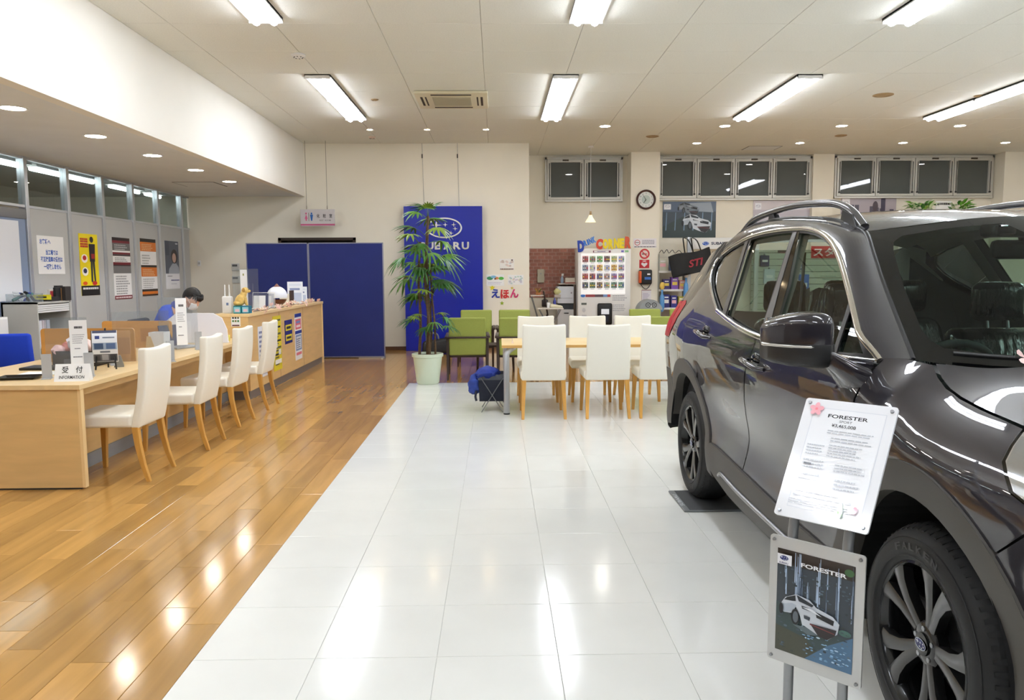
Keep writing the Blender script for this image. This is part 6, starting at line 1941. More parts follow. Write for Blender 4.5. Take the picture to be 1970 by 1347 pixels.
LV = [leafy(k) for k in range(4)]
random.seed(23)
for j, (x, nm) in enumerate(((8.10, 'left'), (8.78, 'right'))):
    t = thing('potted_plant', nm + ' bushy green plant on top of the tall cabinet', 'plant', (x, 14.85, 2.42))
    G().lathe([(0.001, 0), (0.08, 0), (0.10, 0.12), (0.095, 0.12), (0.075, 0.01)], 16).build('pot', m_white, t)
    for k in range(46):
        o = link(LV[random.randrange(4)], 'leaf', t)
        a = random.uniform(0, 2 * PI)
        r = random.uniform(0.02, 0.16)
        o.location = (r * math.cos(a) * 1.3, r * math.sin(a), 0.10 + random.uniform(0.0, 0.14))
        o.rotation_euler = (random.uniform(-0.5, 0.5), random.uniform(-1.0, 0.3), a)
t = thing('small_board', 'small white board with dark lettering left of the cabinet plants', 'board', (8.42, 14.80, 2.42))
G().box(-0.09, 0.2, -0.01, 0.01, 0, 0.29).build('board', m_white, t)
p = Print((-0.09, -0.0105, 0), (1, 0, 0), (0, 0, 1))
p.lines(0.02, 0.22, 0.27, 0.27, 1, (40, 40, 44), 0.8, 0)
p.build('print', t)

# ================================================================== the car
CARX, CARY = 2.0725, 2.13
car = thing('car', 'dark grey metallic sport utility car on the showroom floor', 'car', (CARX, CARY, 0))
m_paint = mat('magnetite_grey_paint', (38, 36, 42), 0.34, 0.15, spec=0.1, coat=1.0, coat_rough=0.0)
m_paint.node_tree.nodes['Principled BSDF'].inputs['Coat IOR'].default_value = 1.65
m_clad = mat('grey_cladding', (74, 71, 66), 0.55)
m_trimb = mat('piano_black', (9, 10, 10), 0.06, spec=0.45)
m_satin = mat('satin_black', (26, 26, 27), 0.42)
m_pillar = mat('pillar_film', (70, 70, 70), 0.28)
m_carglass = glass_mat('car_glass', (200, 216, 207), 0.75)
m_wsglass = glass_mat('windscreen_glass', (178, 200, 190), 0.7)
m_tint = glass_mat('privacy_glass', (70, 76, 74), 1.6)
m_lens = glass_mat('lamp_lens', (240, 244, 248), 1.4)
m_red = mat('red_lens', (176, 16, 30), 0.35, spec=0.25)
m_rubber = mat('tyre_rubber', (24, 25, 26), 0.62, vary=(10, 0.12))
m_wheel = mat('gloss_dark_alloy', (40, 41, 42), 0.22, 0.6, coat=0.6)
m_face = mat('machined_alloy', (64, 64, 64), 0.3, 0.7, coat=0.5)
m_well = mat('wheel_well_black', (9, 9, 9), 0.95)
m_int = mat('interior_charcoal', (34, 35, 36), 0.7)
m_head = mat('headliner_grey', (150, 150, 142), 0.85)
m_silver = mat('satin_silver', (170, 172, 176), 0.28, 0.9)

ZP = [(.10, .74), (.15, .78), (.20, .82), (.26, .85), (.33, .868), (.42, .874), (.50, .868), (.60, .872), (.75, .890), (.86, .902), (.95, .906), (1.0, .902), (1.05, .892), (1.12, .868), (1.20, .835), (1.30, .791), (1.40, .748), (1.50, .705), (1.60, .660), (1.70, .610)]
ZT = [(-.9, .965), (-.6, 1.0), (-.45, 1.018), (-.27, 1.035), (-.06, 1.055), (.06, 1.075), (.14, 1.105), (.2, 1.14), (.3, 1.15), (.5, 1.16)]


def zt(s):
    return interp(ZT, s)


def XS(s, z):
    x = interp(ZP, z)
    if s < -0.1:
        x *= 1 - 0.075 * ((-.1 - s) / .8) ** 2
    if s > 2.7:
        x *= 1 - 0.09 * ((s - 2.7) / .95) ** 2
    if s > 2.0 and z > 1.1:
        x -= 0.055 * (s - 2.0) ** 2 * (z - 1.1) / .5
    w = 1 - smoothstep(.22, .52, s)
    if w > 0:
        k = max(0.0, (z - (zt(s) - .20)) / .20)
        x -= .115 * w * k * k
    # wheel arch flares
    for c in (0.0, 2.66):
        d = math.hypot(s - c, z - .345)
        x += .010 * math.exp(-((d - .50) / .10) ** 2)
    # body side scoop towards the sill
    if .45 < s < 2.2:
        x -= .018 * math.exp(-((z - .60 - .05 * (s - 1.2)) / .11) ** 2) * smoothstep(.4, .9, s) * (1 - smoothstep(1.9, 2.25, s))
    return x


def side(off=0.0):
    return lambda a, b: Vector((-(XS(a, b) + off), a, b))


def panel(name, m, fn, outer, holes=(), d=0.05, parent=None, mirror=True, curve=True):
    """triangulated sheet: polygon in parameter space mapped by fn(a,b); normals from the surface itself"""
    def dens(poly):
        out = []
        for p, q in zip(poly, poly[1:] + poly[:1]):
            n = max(1, int(math.hypot(p[0] - q[0], p[1] - q[1]) / d + .5))
            out += [(p[0] + (q[0] - p[0]) * k / n, p[1] + (q[1] - p[1]) * k / n) for k in range(n)]
        return out

    def inside(p, poly):
        r = False
        j = len(poly) - 1
        for i in range(len(poly)):
            if (poly[i][1] > p[1]) != (poly[j][1] > p[1]) and p[0] < (poly[j][0] - poly[i][0]) * (p[1] - poly[i][1]) / (poly[j][1] - poly[i][1]) + poly[i][0]:
                r = not r
            j = i
        return r
    loops = [dens(list(outer))] + [dens(list(h)) for h in holes]
    pts, edges = [], []
    for lp in loops:
        b = len(pts)
        pts += lp
        edges += [(b + i, b + (i + 1) % len(lp)) for i in range(len(lp))]
    x0 = min(p[0] for p in loops[0]); x1 = max(p[0] for p in loops[0])
    y0 = min(p[1] for p in loops[0]); y1 = max(p[1] for p in loops[0])
    bd = list(pts)
    nx_, ny_ = int((x1 - x0) / d) + 1, int((y1 - y0) / d) + 1
    for i in range(1, nx_ + 1):
        for j in range(1, ny_ + 1):
            p = (x0 + (i - .5 + .25 * (j % 2)) * d, y0 + (j - .5) * d)
            if inside(p, loops[0]) and not any(inside(p, h) for h in loops[1:]):
                if min((p[0] - q[0]) ** 2 + (p[1] - q[1]) ** 2 for q in bd) > (.4 * d) ** 2:
                    pts.append(p)
    vo, eo, fo, *_ = delaunay_2d_cdt([Vector(p) for p in pts], edges, [], 0, 1e-6)
    faces = []
    for f in fo:
        c = (sum(vo[i][0] for i in f) / len(f), sum(vo[i][1] for i in f) / len(f))
        if inside(c, loops[0]) and not any(inside(c, h) for h in loops[1:]):
            faces.append(list(f))
    P3 = [fn(v[0], v[1]) for v in vo]
    N3 = []
    e = 1e-3
    for v in vo:
        a = fn(v[0] + e, v[1]) - fn(v[0] - e, v[1])
        b = fn(v[0], v[1] + e) - fn(v[0], v[1] - e)
        N3.append(a.cross(b).normalized())
    # orient away from the car's core
    s = 0
    for p, n in zip(P3, N3):
        core = Vector((0, max(0.3, min(2.6, p.y)), .8))
        s += 1 if (p - core).dot(n) > 0 else -1
    if s < 0:
        N3 = [-n for n in N3]
    out = []
    for side_ in ((1, -1) if mirror else (1,)):
        vs = [(p.x * side_, p.y, p.z) for p in P3]
        ns = [Vector((n.x * side_, n.y, n.z)) for n in N3]
        fs = []
        for f in faces:
            a, b, c = (Vector(vs[i]) for i in f[:3])
            nn = (b - a).cross(c - a)
            fs.append(f if nn.dot(ns[f[0]]) > 0 else f[::-1])
        me = bpy.data.meshes.new(name)
        me.from_pydata(vs, [], fs)
        me.polygons.foreach_set('use_smooth', [True] * len(fs))
        me.normals_split_custom_set_from_vertices(ns)
        me.materials.append(m)
        me.update()
        out.append(link(me, name, parent or car))
    return out


def ring(cx, cz, r, a0, a1, n):
    return [(cx + r * math.cos(math.radians(a0 + (a1 - a0) * k / (n - 1))), cz + r * math.sin(math.radians(a0 + (a1 - a0) * k / (n - 1)))) for k in range(n)]


RI, RO = .440, .520
FA, RA = (0.0, .345), (2.66, .345)
# ---- belt line and cut lines
BELT = crv([(.375, 1.118), (.8, 1.112), (1.425, 1.118), (1.8, 1.145), (2.20, 1.196)], 24)
CUTF = [(.372, 1.115), (.378, 1.0), (.40, .80), (.43, .60), (.45, .40)]                 # front of front door
CUTM = [(1.425, 1.118), (1.44, 1.04), (1.49, .94), (1.52, .80), (1.555, .60), (1.60, .42)]
g_ = .005
belt_f = [p for p in BELT if p[0] < 1.42]
belt_r = [p for p in BELT if p[0] > 1.435]
# front door
door_f = [(a + g_, b) for a, b in CUTF] + [(1.0, .405), (1.60 - g_, .435)] + [(a - g_, b) for a, b in reversed(CUTM)] + list(reversed([p for p in belt_f if p[0] > .40]))
fd = panel('front_door', m_paint, side(), door_f)
# rear door, its rear edge follows the wheel arch
arc = ring(RA[0], RA[1], RO + .004, 128, 168, 8)
door_r = [(a + g_, b) for a, b in CUTM] + [(1.605, .437), (1.86, .447), (2.10, .458)] + list(reversed(arc)) + [(2.355, .84), (2.37, .98), (2.33, 1.10), (2.215, 1.192)] + list(reversed(belt_r))
rd = panel('rear_door', m_paint, side(), door_r)
# quarter panel
DLO_R = [(2.20, 1.196), (2.40, 1.262), (2.60, 1.335), (2.72, 1.40), (2.765, 1.455), (2.74, 1.50), (2.66, 1.535), (2.577, 1.556)]
ROOF_R = [(-.2, 0), ]
zR = [(.9, 1.52), (1.08, 1.578), (1.3, 1.628), (1.6, 1.662), (2.0, 1.685), (2.3, 1.682), (2.55, 1.665), (2.75, 1.632), (2.9, 1.595), (3.05, 1.55)]
quarter = [(2.213, 1.188), (2.335, 1.095), (2.376, .98), (2.361, .84)] + list(reversed(ring(RA[0], RA[1], RO + .004, 8, 122, 16)))[0:] + [(3.19, .60), (3.22, .74), (3.42, .76), (3.40, .96), (3.10, 1.06), (3.03, 1.20), (3.0, 1.36), (2.955, 1.50), (2.93, 1.582)] + [(2.86, 1.603), (2.72, 1.60)] + list(reversed(DLO_R[1:]))
panel('quarter_panel', m_paint, side(), quarter)
# front fender
hood_edge = [(s, zt(s) - .004) for s in (-.50, -.40, -.30, -.2, -.1, 0, .08, .14, .19)]
fender = [(-.36, .752)] + list(reversed(ring(FA[0], FA[1], RO + .004, 15, 128, 16))) + [(.438, .50), (.42, .62), (.394, .80), (.372, 1.0), (.364, 1.135), (.30, 1.14)] + list(reversed([h for h in hood_edge if h[0] > -.28])) + [(-.272, 1.03), (-.308, .958), (-.38, .90), (-.498, .872)]
panel('front_fender', m_paint, side(), fender)
# wheel arch cladding
for c, nm, a0 in ((FA, 'front_arch_cladding', -8), (RA, 'rear_arch_cladding', 14)):
    panel(nm, m_clad, side(.008), ring(c[0], c[1], RI, a0, 188, 26) + list(reversed(ring(c[0], c[1], RO + .012, a0, 188, 26))), d=.035)
    r0 = math.radians(a0)
    for rr, d0, d1 in ((RI, .0, .05), (RO + .012, .0, .02)):
        panel('arch_lip', m_clad, lambda a, b, c=c, rr=rr: Vector((-(XS(c[0] + rr * math.cos(a), c[1] + rr * math.sin(a)) + .008 - b), c[0] + rr * math.cos(a), c[1] + rr * math.sin(a))), [(r0, d0), (3.29, d0), (3.29, d1), (r0, d1)], d=.08)
# sill cladding
sill_t = [(.48, .412), (.60, .41), (1.0, .413), (1.60, .443), (1.86, .455), (2.12, .467)]
sill = sill_t + [(2.19, .42), (2.16, .33), (2.06, .28), (1.9, .225), (1.6, .20), (.56, .20), (.46, .27)]
panel('sill_cladding', m_clad, side(.012), sill)
panel('sill_lip', m_clad, lambda a, b: Vector((-(XS(a, interp(sill_t, a)) + .012 - b), a, interp(sill_t, a))), [(.48, 0), (2.12, 0), (2.12, .025), (.48, .025)], d=.06)
panel('sill_under', m_clad, lambda a, b: Vector((-(XS(a, .20) + .012 - b), a, .20 - .15 * b)), [(.50, 0), (1.9, 0), (1.9, .25), (.5, .25)], d=.1)
strip = crv([(.62, .315), (1.0, .318), (1.6, .325), (1.93, .345), (1.955, .325)], 30)
for sd in (1, -1):
    G().tube([(-sd * (XS(a, b) + .016), a, b) for a, b in strip], .011, 8).build('sill_strip', m_silver, car, smooth=60)
# ---- greenhouse
DLO_T = crv([(.372, 1.125), (.513, 1.206), (.778, 1.371), (.965, 1.478), (1.114, 1.543), (1.284, 1.587), (1.504, 1.613), (1.92, 1.622), (2.254, 1.606), (2.45, 1.578), (2.577, 1.556), (2.70, 1.522)], 60)
WSE = crv([(.375, 1.128, .712), (.491, 1.207, .690), (.762, 1.382, .632), (.95, 1.505, .585), (1.082, 1.578, .553), (1.28, 1.628, .560), (1.55, 1.660, .568), (1.98, 1.686, .574), (2.32, 1.682, .576), (2.52, 1.667, .577), (2.66, 1.648, .576), (2.80, 1.616, .572)], 60)
Dr = [Vector((-XS(a, b), a, b)) for a, b in DLO_T]
Wr = [Vector((-x, a, b)) for a, b, x in WSE]


def rail(R, t):
    k = max(0.0, min(len(R) - 1.0001, t * (len(R) - 1)))
    i = int(k)
    return R[i].lerp(R[i + 1], k - i)


def cant(t, v):
    d, w = rail(Dr, t), rail(Wr, t)
    pil = 1 - smoothstep(.30, .48, t)
    c = Vector((d.x * .72 + w.x * .28, d.y * .5 + w.y * .5 - .035 * pil, d.z * (.25 + .15 * pil) + w.z * (.75 - .15 * pil) + .016))
    return d * (1 - v) ** 2 + c * 2 * v * (1 - v) + w * v * v


panel('cant_rail', m_paint, cant, [(0, 0), (1, 0), (1, 1), (0, 1)], d=.04)
# black frit frames, pillars, glass on the body side surface
dlo_top = [p for p in DLO_T]
dlo_full = [(.40, 1.126)] + [p for p in BELT if p[0] > .43] + DLO_R[1:] + [p for p in reversed(DLO_T) if p[0] < 2.56]


def inset_poly(poly, k):
    cx = sum(p[0] for p in poly) / len(poly); cz = sum(p[1] for p in poly) / len(poly)
    out = []
    n = len(poly)
    for i in range(n):
        a, b, c = poly[i - 1], poly[i], poly[(i + 1) % n]
        t = Vector((c[0] - a[0], c[1] - a[1]))
        if t.length < 1e-6:
            continue
        t.normalize()
        nn = Vector((-t.y, t.x))
        if nn.dot(Vector((cx - b[0], cz - b[1]))) < 0:
            nn = -nn
        out.append((b[0] + nn.x * k, b[1] + nn.y * k))
    return out


def top_at(s):
    return interp([(p[0], p[1]) for p in DLO_T], s)


def belt_at(s):
    return interp([(p[0], p[1]) for p in BELT + DLO_R[1:4]], s)


def win(a0, a1, b0, b1, k=.0, n=14):
    """window outline between the slanted edges (a0 at belt, a1 at top on the left; b0,b1 on the right)"""
    lo = [(a0 + (b0 - a0) * i / n, belt_at(a0 + (b0 - a0) * i / n) + .012 + k) for i in range(n + 1)]
    hi = [(a1 + (b1 - a1) * i / n, top_at(a1 + (b1 - a1) * i / n) - .018 - k) for i in range(n + 1)]
    return lo + hi[::-1]


vent = [(.455, 1.14), (.61, 1.13), (.655, 1.272), (.60, 1.243), (.52, 1.195)]
w_front = [(.645, 1.13)] + [(.645 + (1.275 - .645) * i / 10, belt_at(.645 + (1.275 - .645) * i / 10) + .012) for i in range(1, 11)] + [(1.36, 1.35), (1.52, top_at(1.5) - .02)] + [(s, top_at(s) - .02) for s in (1.42, 1.32, 1.22, 1.114, 1.04, .965, .87, .778, .71)]
w_rear = win(1.44, 1.62, 2.03, 2.22)
w_quarter = [(2.12, 1.19), (2.30, 1.245), (2.5, 1.312), (2.64, 1.37), (2.715, 1.42), (2.73, 1.46), (2.70, 1.50), (2.58, 1.535), (2.42, 1.565), (2.32, 1.578)]
frame_o = [(.40, 1.13)] + BELT[1:] + DLO_R[1:] + list(reversed([p for p in DLO_T if .40 < p[0] < 2.56]))
panel('window_frame', m_satin, side(-.008), frame_o, [vent, w_front, w_rear, w_quarter], d=.03)
panel('centre_pillar_cover', m_pillar, side(-.004), [(1.335, 1.135), (1.43, 1.137), (1.50, 1.35), (1.60, 1.60), (1.555, 1.602), (1.45, 1.35)], d=.04)
panel('centre_pillar_cover', m_trimb, side(-.006), [(1.262, 1.135), (1.33, 1.135), (1.445, 1.35), (1.55, 1.602), (1.525, 1.60), (1.365, 1.35)], d=.04)
panel('rear_pillar_cover', m_pillar, side(-.004), [(2.045, 1.178), (2.125, 1.192), (2.20, 1.35), (2.31, 1.585), (2.255, 1.592), (2.14, 1.36)], d=.04)
panel('vent_divider', m_satin, side(-.004), [(.612, 1.125), (.642, 1.125), (.70, 1.315), (.66, 1.285)], d=.03)
panel('vent_window', m_carglass, side(-.016), vent, d=.06)
panel('front_window', m_carglass, side(-.020), w_front, d=.08)
panel('rear_window', m_carglass, side(-.020), w_rear, d=.08)
panel('quarter_window', m_tint, side(-.014), w_quarter, d=.06)
for sd in (1, -1):   # bright trim round the side windows
    G().tube([(-sd * (XS(a, b) + .004), a, b) for a, b in BELT], .011, 8, flat=1.3).build('belt_moulding', m_chrome, car, smooth=60)
    G().tube([(-sd * (XS(a, b) + .003), a, b) for a, b in BELT[-1:] + crv(DLO_R[:6], 20)], .009, 8).build('quarter_moulding', m_chrome, car, smooth=60)
    G().tube([(-sd * (XS(a, b) - .002), a, b + .0) for a, b in DLO_T], .012, 8).build('drip_moulding', mat('bright_drip', (206, 200, 188), 0.16, 0.9), car, smooth=60)
# ---- roof
zC = [(.9, 1.628), (1.08, 1.658), (1.3, 1.684), (1.6, 1.704), (2.0, 1.712), (2.4, 1.702), (2.7, 1.675), (2.9, 1.645), (3.08, 1.612)]
xR = [(.9, .566), (1.08, .553), (1.28, .560), (1.55, .568), (1.98, .574), (2.32, .576), (2.52, .577), (2.66, .576), (2.80, .572), (3.08, .56)]
zE = [(.9, 1.505), (1.08, 1.578), (1.28, 1.628), (1.55, 1.660), (1.98, 1.686), (2.32, 1.682), (2.52, 1.667), (2.66, 1.648), (2.80, 1.616), (3.08, 1.56)]


def roof(s, q):
    e, c = interp(zE, s), interp(zC, s)
    return Vector((q * interp(xR, s), s, e + (c - e) * (1 - abs(q) ** 2.4)))


rf = [(.885 + .195 * q * q, q) for q in [-1 + k / 8 for k in range(17)]] + [(2.98 - .1 * q * q, q) for q in [1 - k / 8 for k in range(17)]]
panel('roof', m_paint, roof, rf, d=.08, mirror=False)
panel('roof_spoiler', m_paint, lambda s, q: roof(s, q) + Vector((0, 0, .012)), [(2.80, -1.0), (2.80, 1.0), (3.13, .9), (3.16, 0), (3.13, -.9)], d=.08, mirror=False)
# roof ditch mouldings and rails
for sd in (1, -1):
    G().tube([tuple(Vector((-sd * p.x * -1, p.y, p.z + .004))) for p in [rail(Wr, .33 + .02 * k) for k in range(33)]], .008, 6).build('roof_moulding', m_satin, car, smooth=60)
    pr_ = crv([(1.13, 1.600, .535), (1.22, 1.668, .545), (1.36, 1.712, .548), (1.55, 1.732, .552), (1.85, 1.745, .556), (2.2, 1.738, .556), (2.48, 1.716, .554), (2.64, 1.672, .55), (2.70, 1.648, .548)], 40)
    G().tube([(-sd * x, s, z) for s, z, x in pr_], .021, 10, flat=.85).build('roof_rail', mat('rail_grey', (120, 120, 122), 0.22, 0.85), car, smooth=60)
    for s0, s1, zt_ in ((1.13, 1.30, 1.66), (2.08, 2.22, 1.725), (2.55, 2.70, 1.67)):
        sm = (s0 + s1) / 2
        zb = interp(zE, sm)
        G().prism([(s0, interp(zE, s0) - .01), (s1, interp(zE, s1) - .01), (s1 - .02, zt_ if s0 > 1.2 else 1.685), (s0 + .05, zt_ if s0 > 1.2 else 1.655)], -.016, .016, ((-sd * .55, 0, 0), (0, 1, 0), (0, 0, 1), (1, 0, 0))).build('rail_foot', m_satin, car, bevel=.004)


# ---- windscreen
TW1 = min((abs(rail(Wr, k / 400).y - 1.08), k / 400) for k in range(401))[1]


def ws(t, q):
    b = Vector((q * .712, .10 + .275 * q * q, 1.085 + .043 * q * q))
    u = Vector((q * .553, .885 + .195 * q * q, interp(zE, .885 + .195 * q * q) + (interp(zC, .885 + .195 * q * q) - interp(zE, .885 + .195 * q * q)) * (1 - abs(q) ** 2.4)))
    p = b.lerp(u, t)
    k = 4 * t * (1 - t)
    p = p + Vector((0, -.028 * k * (1 - .5 * q * q), .028 * k * (1 - .5 * q * q)))
    # the side edges follow the pillar edge exactly
    e_ = rail(Wr, max(0.0, min(1.0, t)) * TW1)
    r_ = Vector((-.712 * (1 - t) - .553 * t, .375 * (1 - t) + 1.08 * t - .014 * k, 1.128 * (1 - t) + 1.578 * t + .014 * k))
    dv = e_ - r_
    w_ = abs(q) ** 3
    return p + Vector((dv.x * w_ * (-1 if q > 0 else 1), dv.y * w_, dv.z * w_))


wo = [(t, -1) for t in [k / 10 for k in range(11)]] + [(1, q) for q in [-1 + k / 8 for k in range(1, 16)]] + [(t, 1) for t in [1 - k / 10 for k in range(11)]] + [(0, q) for q in [1 - k / 8 for k in range(1, 16)]]
wi = []
for (tc, qc, a0) in ((.22, -.74, 180), (.82, -.68, 90), (.82, .68, 0), (.22, .74, -90)):
    for k in range(7):
        a = math.radians(a0 - 15 * k)
        tr, qr = .14, .14
        # t runs up the glass, q across
        wi.append((tc + tr * math.sin(a), qc + qr * math.cos(a)))
wi = [(0.09, -0.875), (0.13, -0.912), (0.2, -0.928), (0.5, -0.925), (0.78, -0.905), (0.86, -0.885), (0.91, -0.83), (0.93, -0.6), (0.935, -0.24), (0.83, -0.18), (0.77, -0.15), (0.77, 0.15), (0.83, 0.18), (0.935, 0.24), (0.93, 0.6), (0.91, 0.83), (0.86, 0.885), (0.78, 0.905), (0.5, 0.925), (0.2, 0.928), (0.13, 0.912), (0.09, 0.875), (0.07, 0.5), (0.065, 0), (0.07, -0.5)]
panel('windscreen_border', m_trimb, ws, wo, [wi], d=.035, mirror=False)
for sd in (1, -1):
    G().tube([(sd * p.x, p.y + .006, p.z - .004) for p in [rail(Wr, .012 * k) for k in range(34)]], .013, 8).build('windscreen_seal', m_satin, car, smooth=60)
panel('windscreen', m_wsglass, ws, wi, d=.10, mirror=False)
# cowl
def cowl(s, q):
    b = ws(0, q)
    return Vector((b.x, b.y + s, b.z - .010 + .12 * s))


panel('cowl', m_satin, cowl, [(-.20, -1), (0.01, -1), (0.01, 1), (-.20, 1)], d=.08, mirror=False)
for x0, x1 in ((-.62, -.05), (.0, .55)):
    pts = [tuple(ws(.035 + .03 * k / 6, (x0 + (x1 - x0) * k / 6) / .71) + Vector((0, -.02, .018))) for k in range(7)]
    G().tube(pts, .008, 6).build('wiper', m_black, car, smooth=60)


# ---- bonnet
def xh(s):
    return XS(s, zt(s)) - .004


def bonnet(s, q):
    e = zt(s)
    c = .045 + .02 * smoothstep(-.9, .1, s)
    z = e + c * (1 - abs(q) ** 2.0)
    z += .012 * math.exp(-((abs(q) - .62) / .10) ** 2)
    if s < -.62:
        z -= .35 * (-.62 - s) ** 2 * 3
    return Vector((q * xh(s), s, z))


bo = [(-.86 + .46 * abs(q) ** 3.2, q) for q in [-1 + k / 10 for k in range(21)]] + [(.045 + .145 * q * q, q) for q in [1 - k / 10 for k in range(21)]]
panel('bonnet', m_paint, bonnet, bo, d=.06, mirror=False)


# ---- nose: front wraps round from the fender line
def nose(phi, z):
    s0 = -.50
    W = XS(s0, z) - .001
    fz = interp([(.2, -.80), (.35, -.88), (.55, -.925), (.75, -.915), (.9, -.885), (1.0, -.80), (1.05, -.72)], z)
    L = s0 - fz
    e = .52
    c, sn = max(0.0, math.cos(phi)), max(0.0, math.sin(phi))
    return Vector((-W * sn ** e, s0 - L * c ** e, z))


def nose_m(phi, z):
    return nose(phi, z)


H0 = PI / 2
panel('bumper_side', m_paint, side(), [(-.50, .864), (-.362, .747)] + ring(FA[0], FA[1], RO + .002, 132, 184, 10) + [(-.50, .40)], d=.05)
panel('bumper_side_cladding', m_clad, side(.002), [(-.50, .40)] + ring(FA[0], FA[1], RO + .002, 174, 190, 4) + [(-.53, .22), (-.50, .20)], d=.05)
panel('front_bumper', m_paint, nose_m, [(H0, .40), (H0, .865), (1.3, .835), (1.0, .85), (.75, .865), (.62, .70), (.62, .44), (.9, .40)], d=.05)
panel('headlamp_lens', m_lens, lambda a, b: nose(a, b) + (nose(a, b) - Vector((0, 0, b))).normalized() * .004, [(H0, .99), (H0, .87), (1.3, .84), (1.0, .855), (.75, .87), (.70, .95), (1.0, .985), (1.3, .99)], d=.05)
panel('headlamp', m_chrome, lambda a, b: nose(a, b) * .985 + Vector((0, -.005, .0)), [(H0, .99), (H0, .87), (1.3, .84), (1.0, .855), (.75, .875), (.70, .945), (1.0, .98), (1.3, .985)], d=.05)
panel('headlamp_tip', m_lens, side(.004), [(-.50, .99), (-.40, 1.012), (-.275, 1.024), (-.31, .96), (-.38, .905), (-.50, .875)], d=.04)
panel('headlamp_tip', m_chrome, side(-.006), [(-.50, .99), (-.40, 1.012), (-.275, 1.024), (-.31, .96), (-.38, .905), (-.50, .875)], d=.04)
panel('nose_top', m_paint, nose_m, [(H0, 1.008), (H0, .992), (1.3, .992), (1.0, .992), (.70, .952), (.4, .95), (0, .95), (0, .99), (.6, 1.0), (1.2, 1.03)], d=.05)
panel('grille', m_trimb, lambda a, b: nose(a, b) + Vector((0, .02, 0)), [(.70, .95), (.75, .87), (.64, .72), (0, .70), (0, .955), (.4, .955)], d=.05)
panel('lower_grille', m_satin, lambda a, b: nose(a, b) + Vector((0, .015, 0)), [(.62, .70), (.62, .44), (0, .42), (0, .70)], d=.06)
panel('front_skid_plate', m_clad, nose_m, [(H0, .40), (.9, .40), (.62, .44), (0, .42), (0, .20), (.9, .20), (H0, .22)], d=.06)
for z in (.745, .79, .835, .88, .925):
    G().tube([tuple(nose(a, z) + Vector((0, .012, 0))) for a in [.66 * k / 8 for k in range(9)]] , .009, 6).build('grille_bar', m_satin, car)
    G().tube([(-p.x, p.y, p.z) for p in [nose(a, z) + Vector((0, .012, 0)) for a in [.66 * k / 8 for k in range(9)]]], .009, 6).build('grille_bar', m_satin, car)
for sd in (1, -1):
    o = G().lathe([(.001, -.02), (.05, -.02), (.055, .0), (.05, .01)], 20, axis='y').build('projector_lamp', m_lens, car)
    o.location = (-sd * .62, -.70, .93)
p = Print((-.075, -.942, .80), (1, 0, 0), (0, 0, 1))
logo(p, .075, .045, .15, (220, 224, 230), (16, 30, 110))
p.build('front_emblem', car, 0.2)
G().box(-.165, .165, -.945, -.935, .50, .665).build('number_plate', m_white, car)


# ---- tail
def tail(phi, z):
    s0 = 3.22
    W = XS(s0, z)
    bz = interp([(.2, 3.55), (.35, 3.63), (.55, 3.655), (.8, 3.62), (1.0, 3.56), (1.15, 3.46), (1.3, 3.36), (1.45, 3.26), (1.55, 3.23)], z)
    c, sn = max(0.0, math.cos(phi)), max(0.0, math.sin(phi))
    return Vector((-W * sn ** .5, s0 + (bz - s0) * c ** .5, z))


panel('rear_bumper', m_clad, tail, [(H0, .36), (1.2, .28), (0, .26), (0, .72), (H0, .74)], d=.06)
panel('rear_bumper_side', m_clad, side(.004), ring(RA[0], RA[1], RO + .004, 6, 24, 5)[::-1] + [(3.178, .385), (3.222, .36), (3.222, .742)], d=.05)
panel('tail_quarter', m_paint, tail, [(H0, .745), (H0, .965), (1.1, .97), (.0, .97), (0, .725)], d=.06)
panel('tail_lamp', m_red, lambda a, b: tail(a, b) + Vector((-.004, .004, 0)), [(H0, .97), (H0, 1.215), (1.2, 1.19), (.8, 1.10), (.6, .99), (.9, .975)], d=.05)
panel('tail_lamp_side', m_red, side(.003), [(3.222, .97), (3.10, 1.07), (3.035, 1.205), (3.10, 1.225), (3.222, 1.215)], d=.04)
panel('tailgate', m_paint, tail, [(.6, .985), (.8, 1.10), (1.2, 1.195), (H0, 1.22), (H0, 1.24), (0, 1.12), (0, .97)], d=.06)
panel('rear_pillar', m_paint, tail, [(H0, 1.24), (H0, 1.55), (1.15, 1.555), (1.15, 1.20)], d=.06)
panel('rear_screen', m_carglass, tail, [(1.15, 1.20), (1.15, 1.555), (0, 1.56), (0, 1.12)], d=.08)
panel('tail_pillar', m_paint, side(), [(3.222, 1.22), (3.04, 1.21), (3.0, 1.36), (2.955, 1.50), (2.93, 1.58), (3.05, 1.56), (3.222, 1.54)], d=.05)
panel('quarter_fill', m_paint, side(), [(3.222, .745), (3.222, .968), (3.39, .965), (3.41, .765)], d=.05)

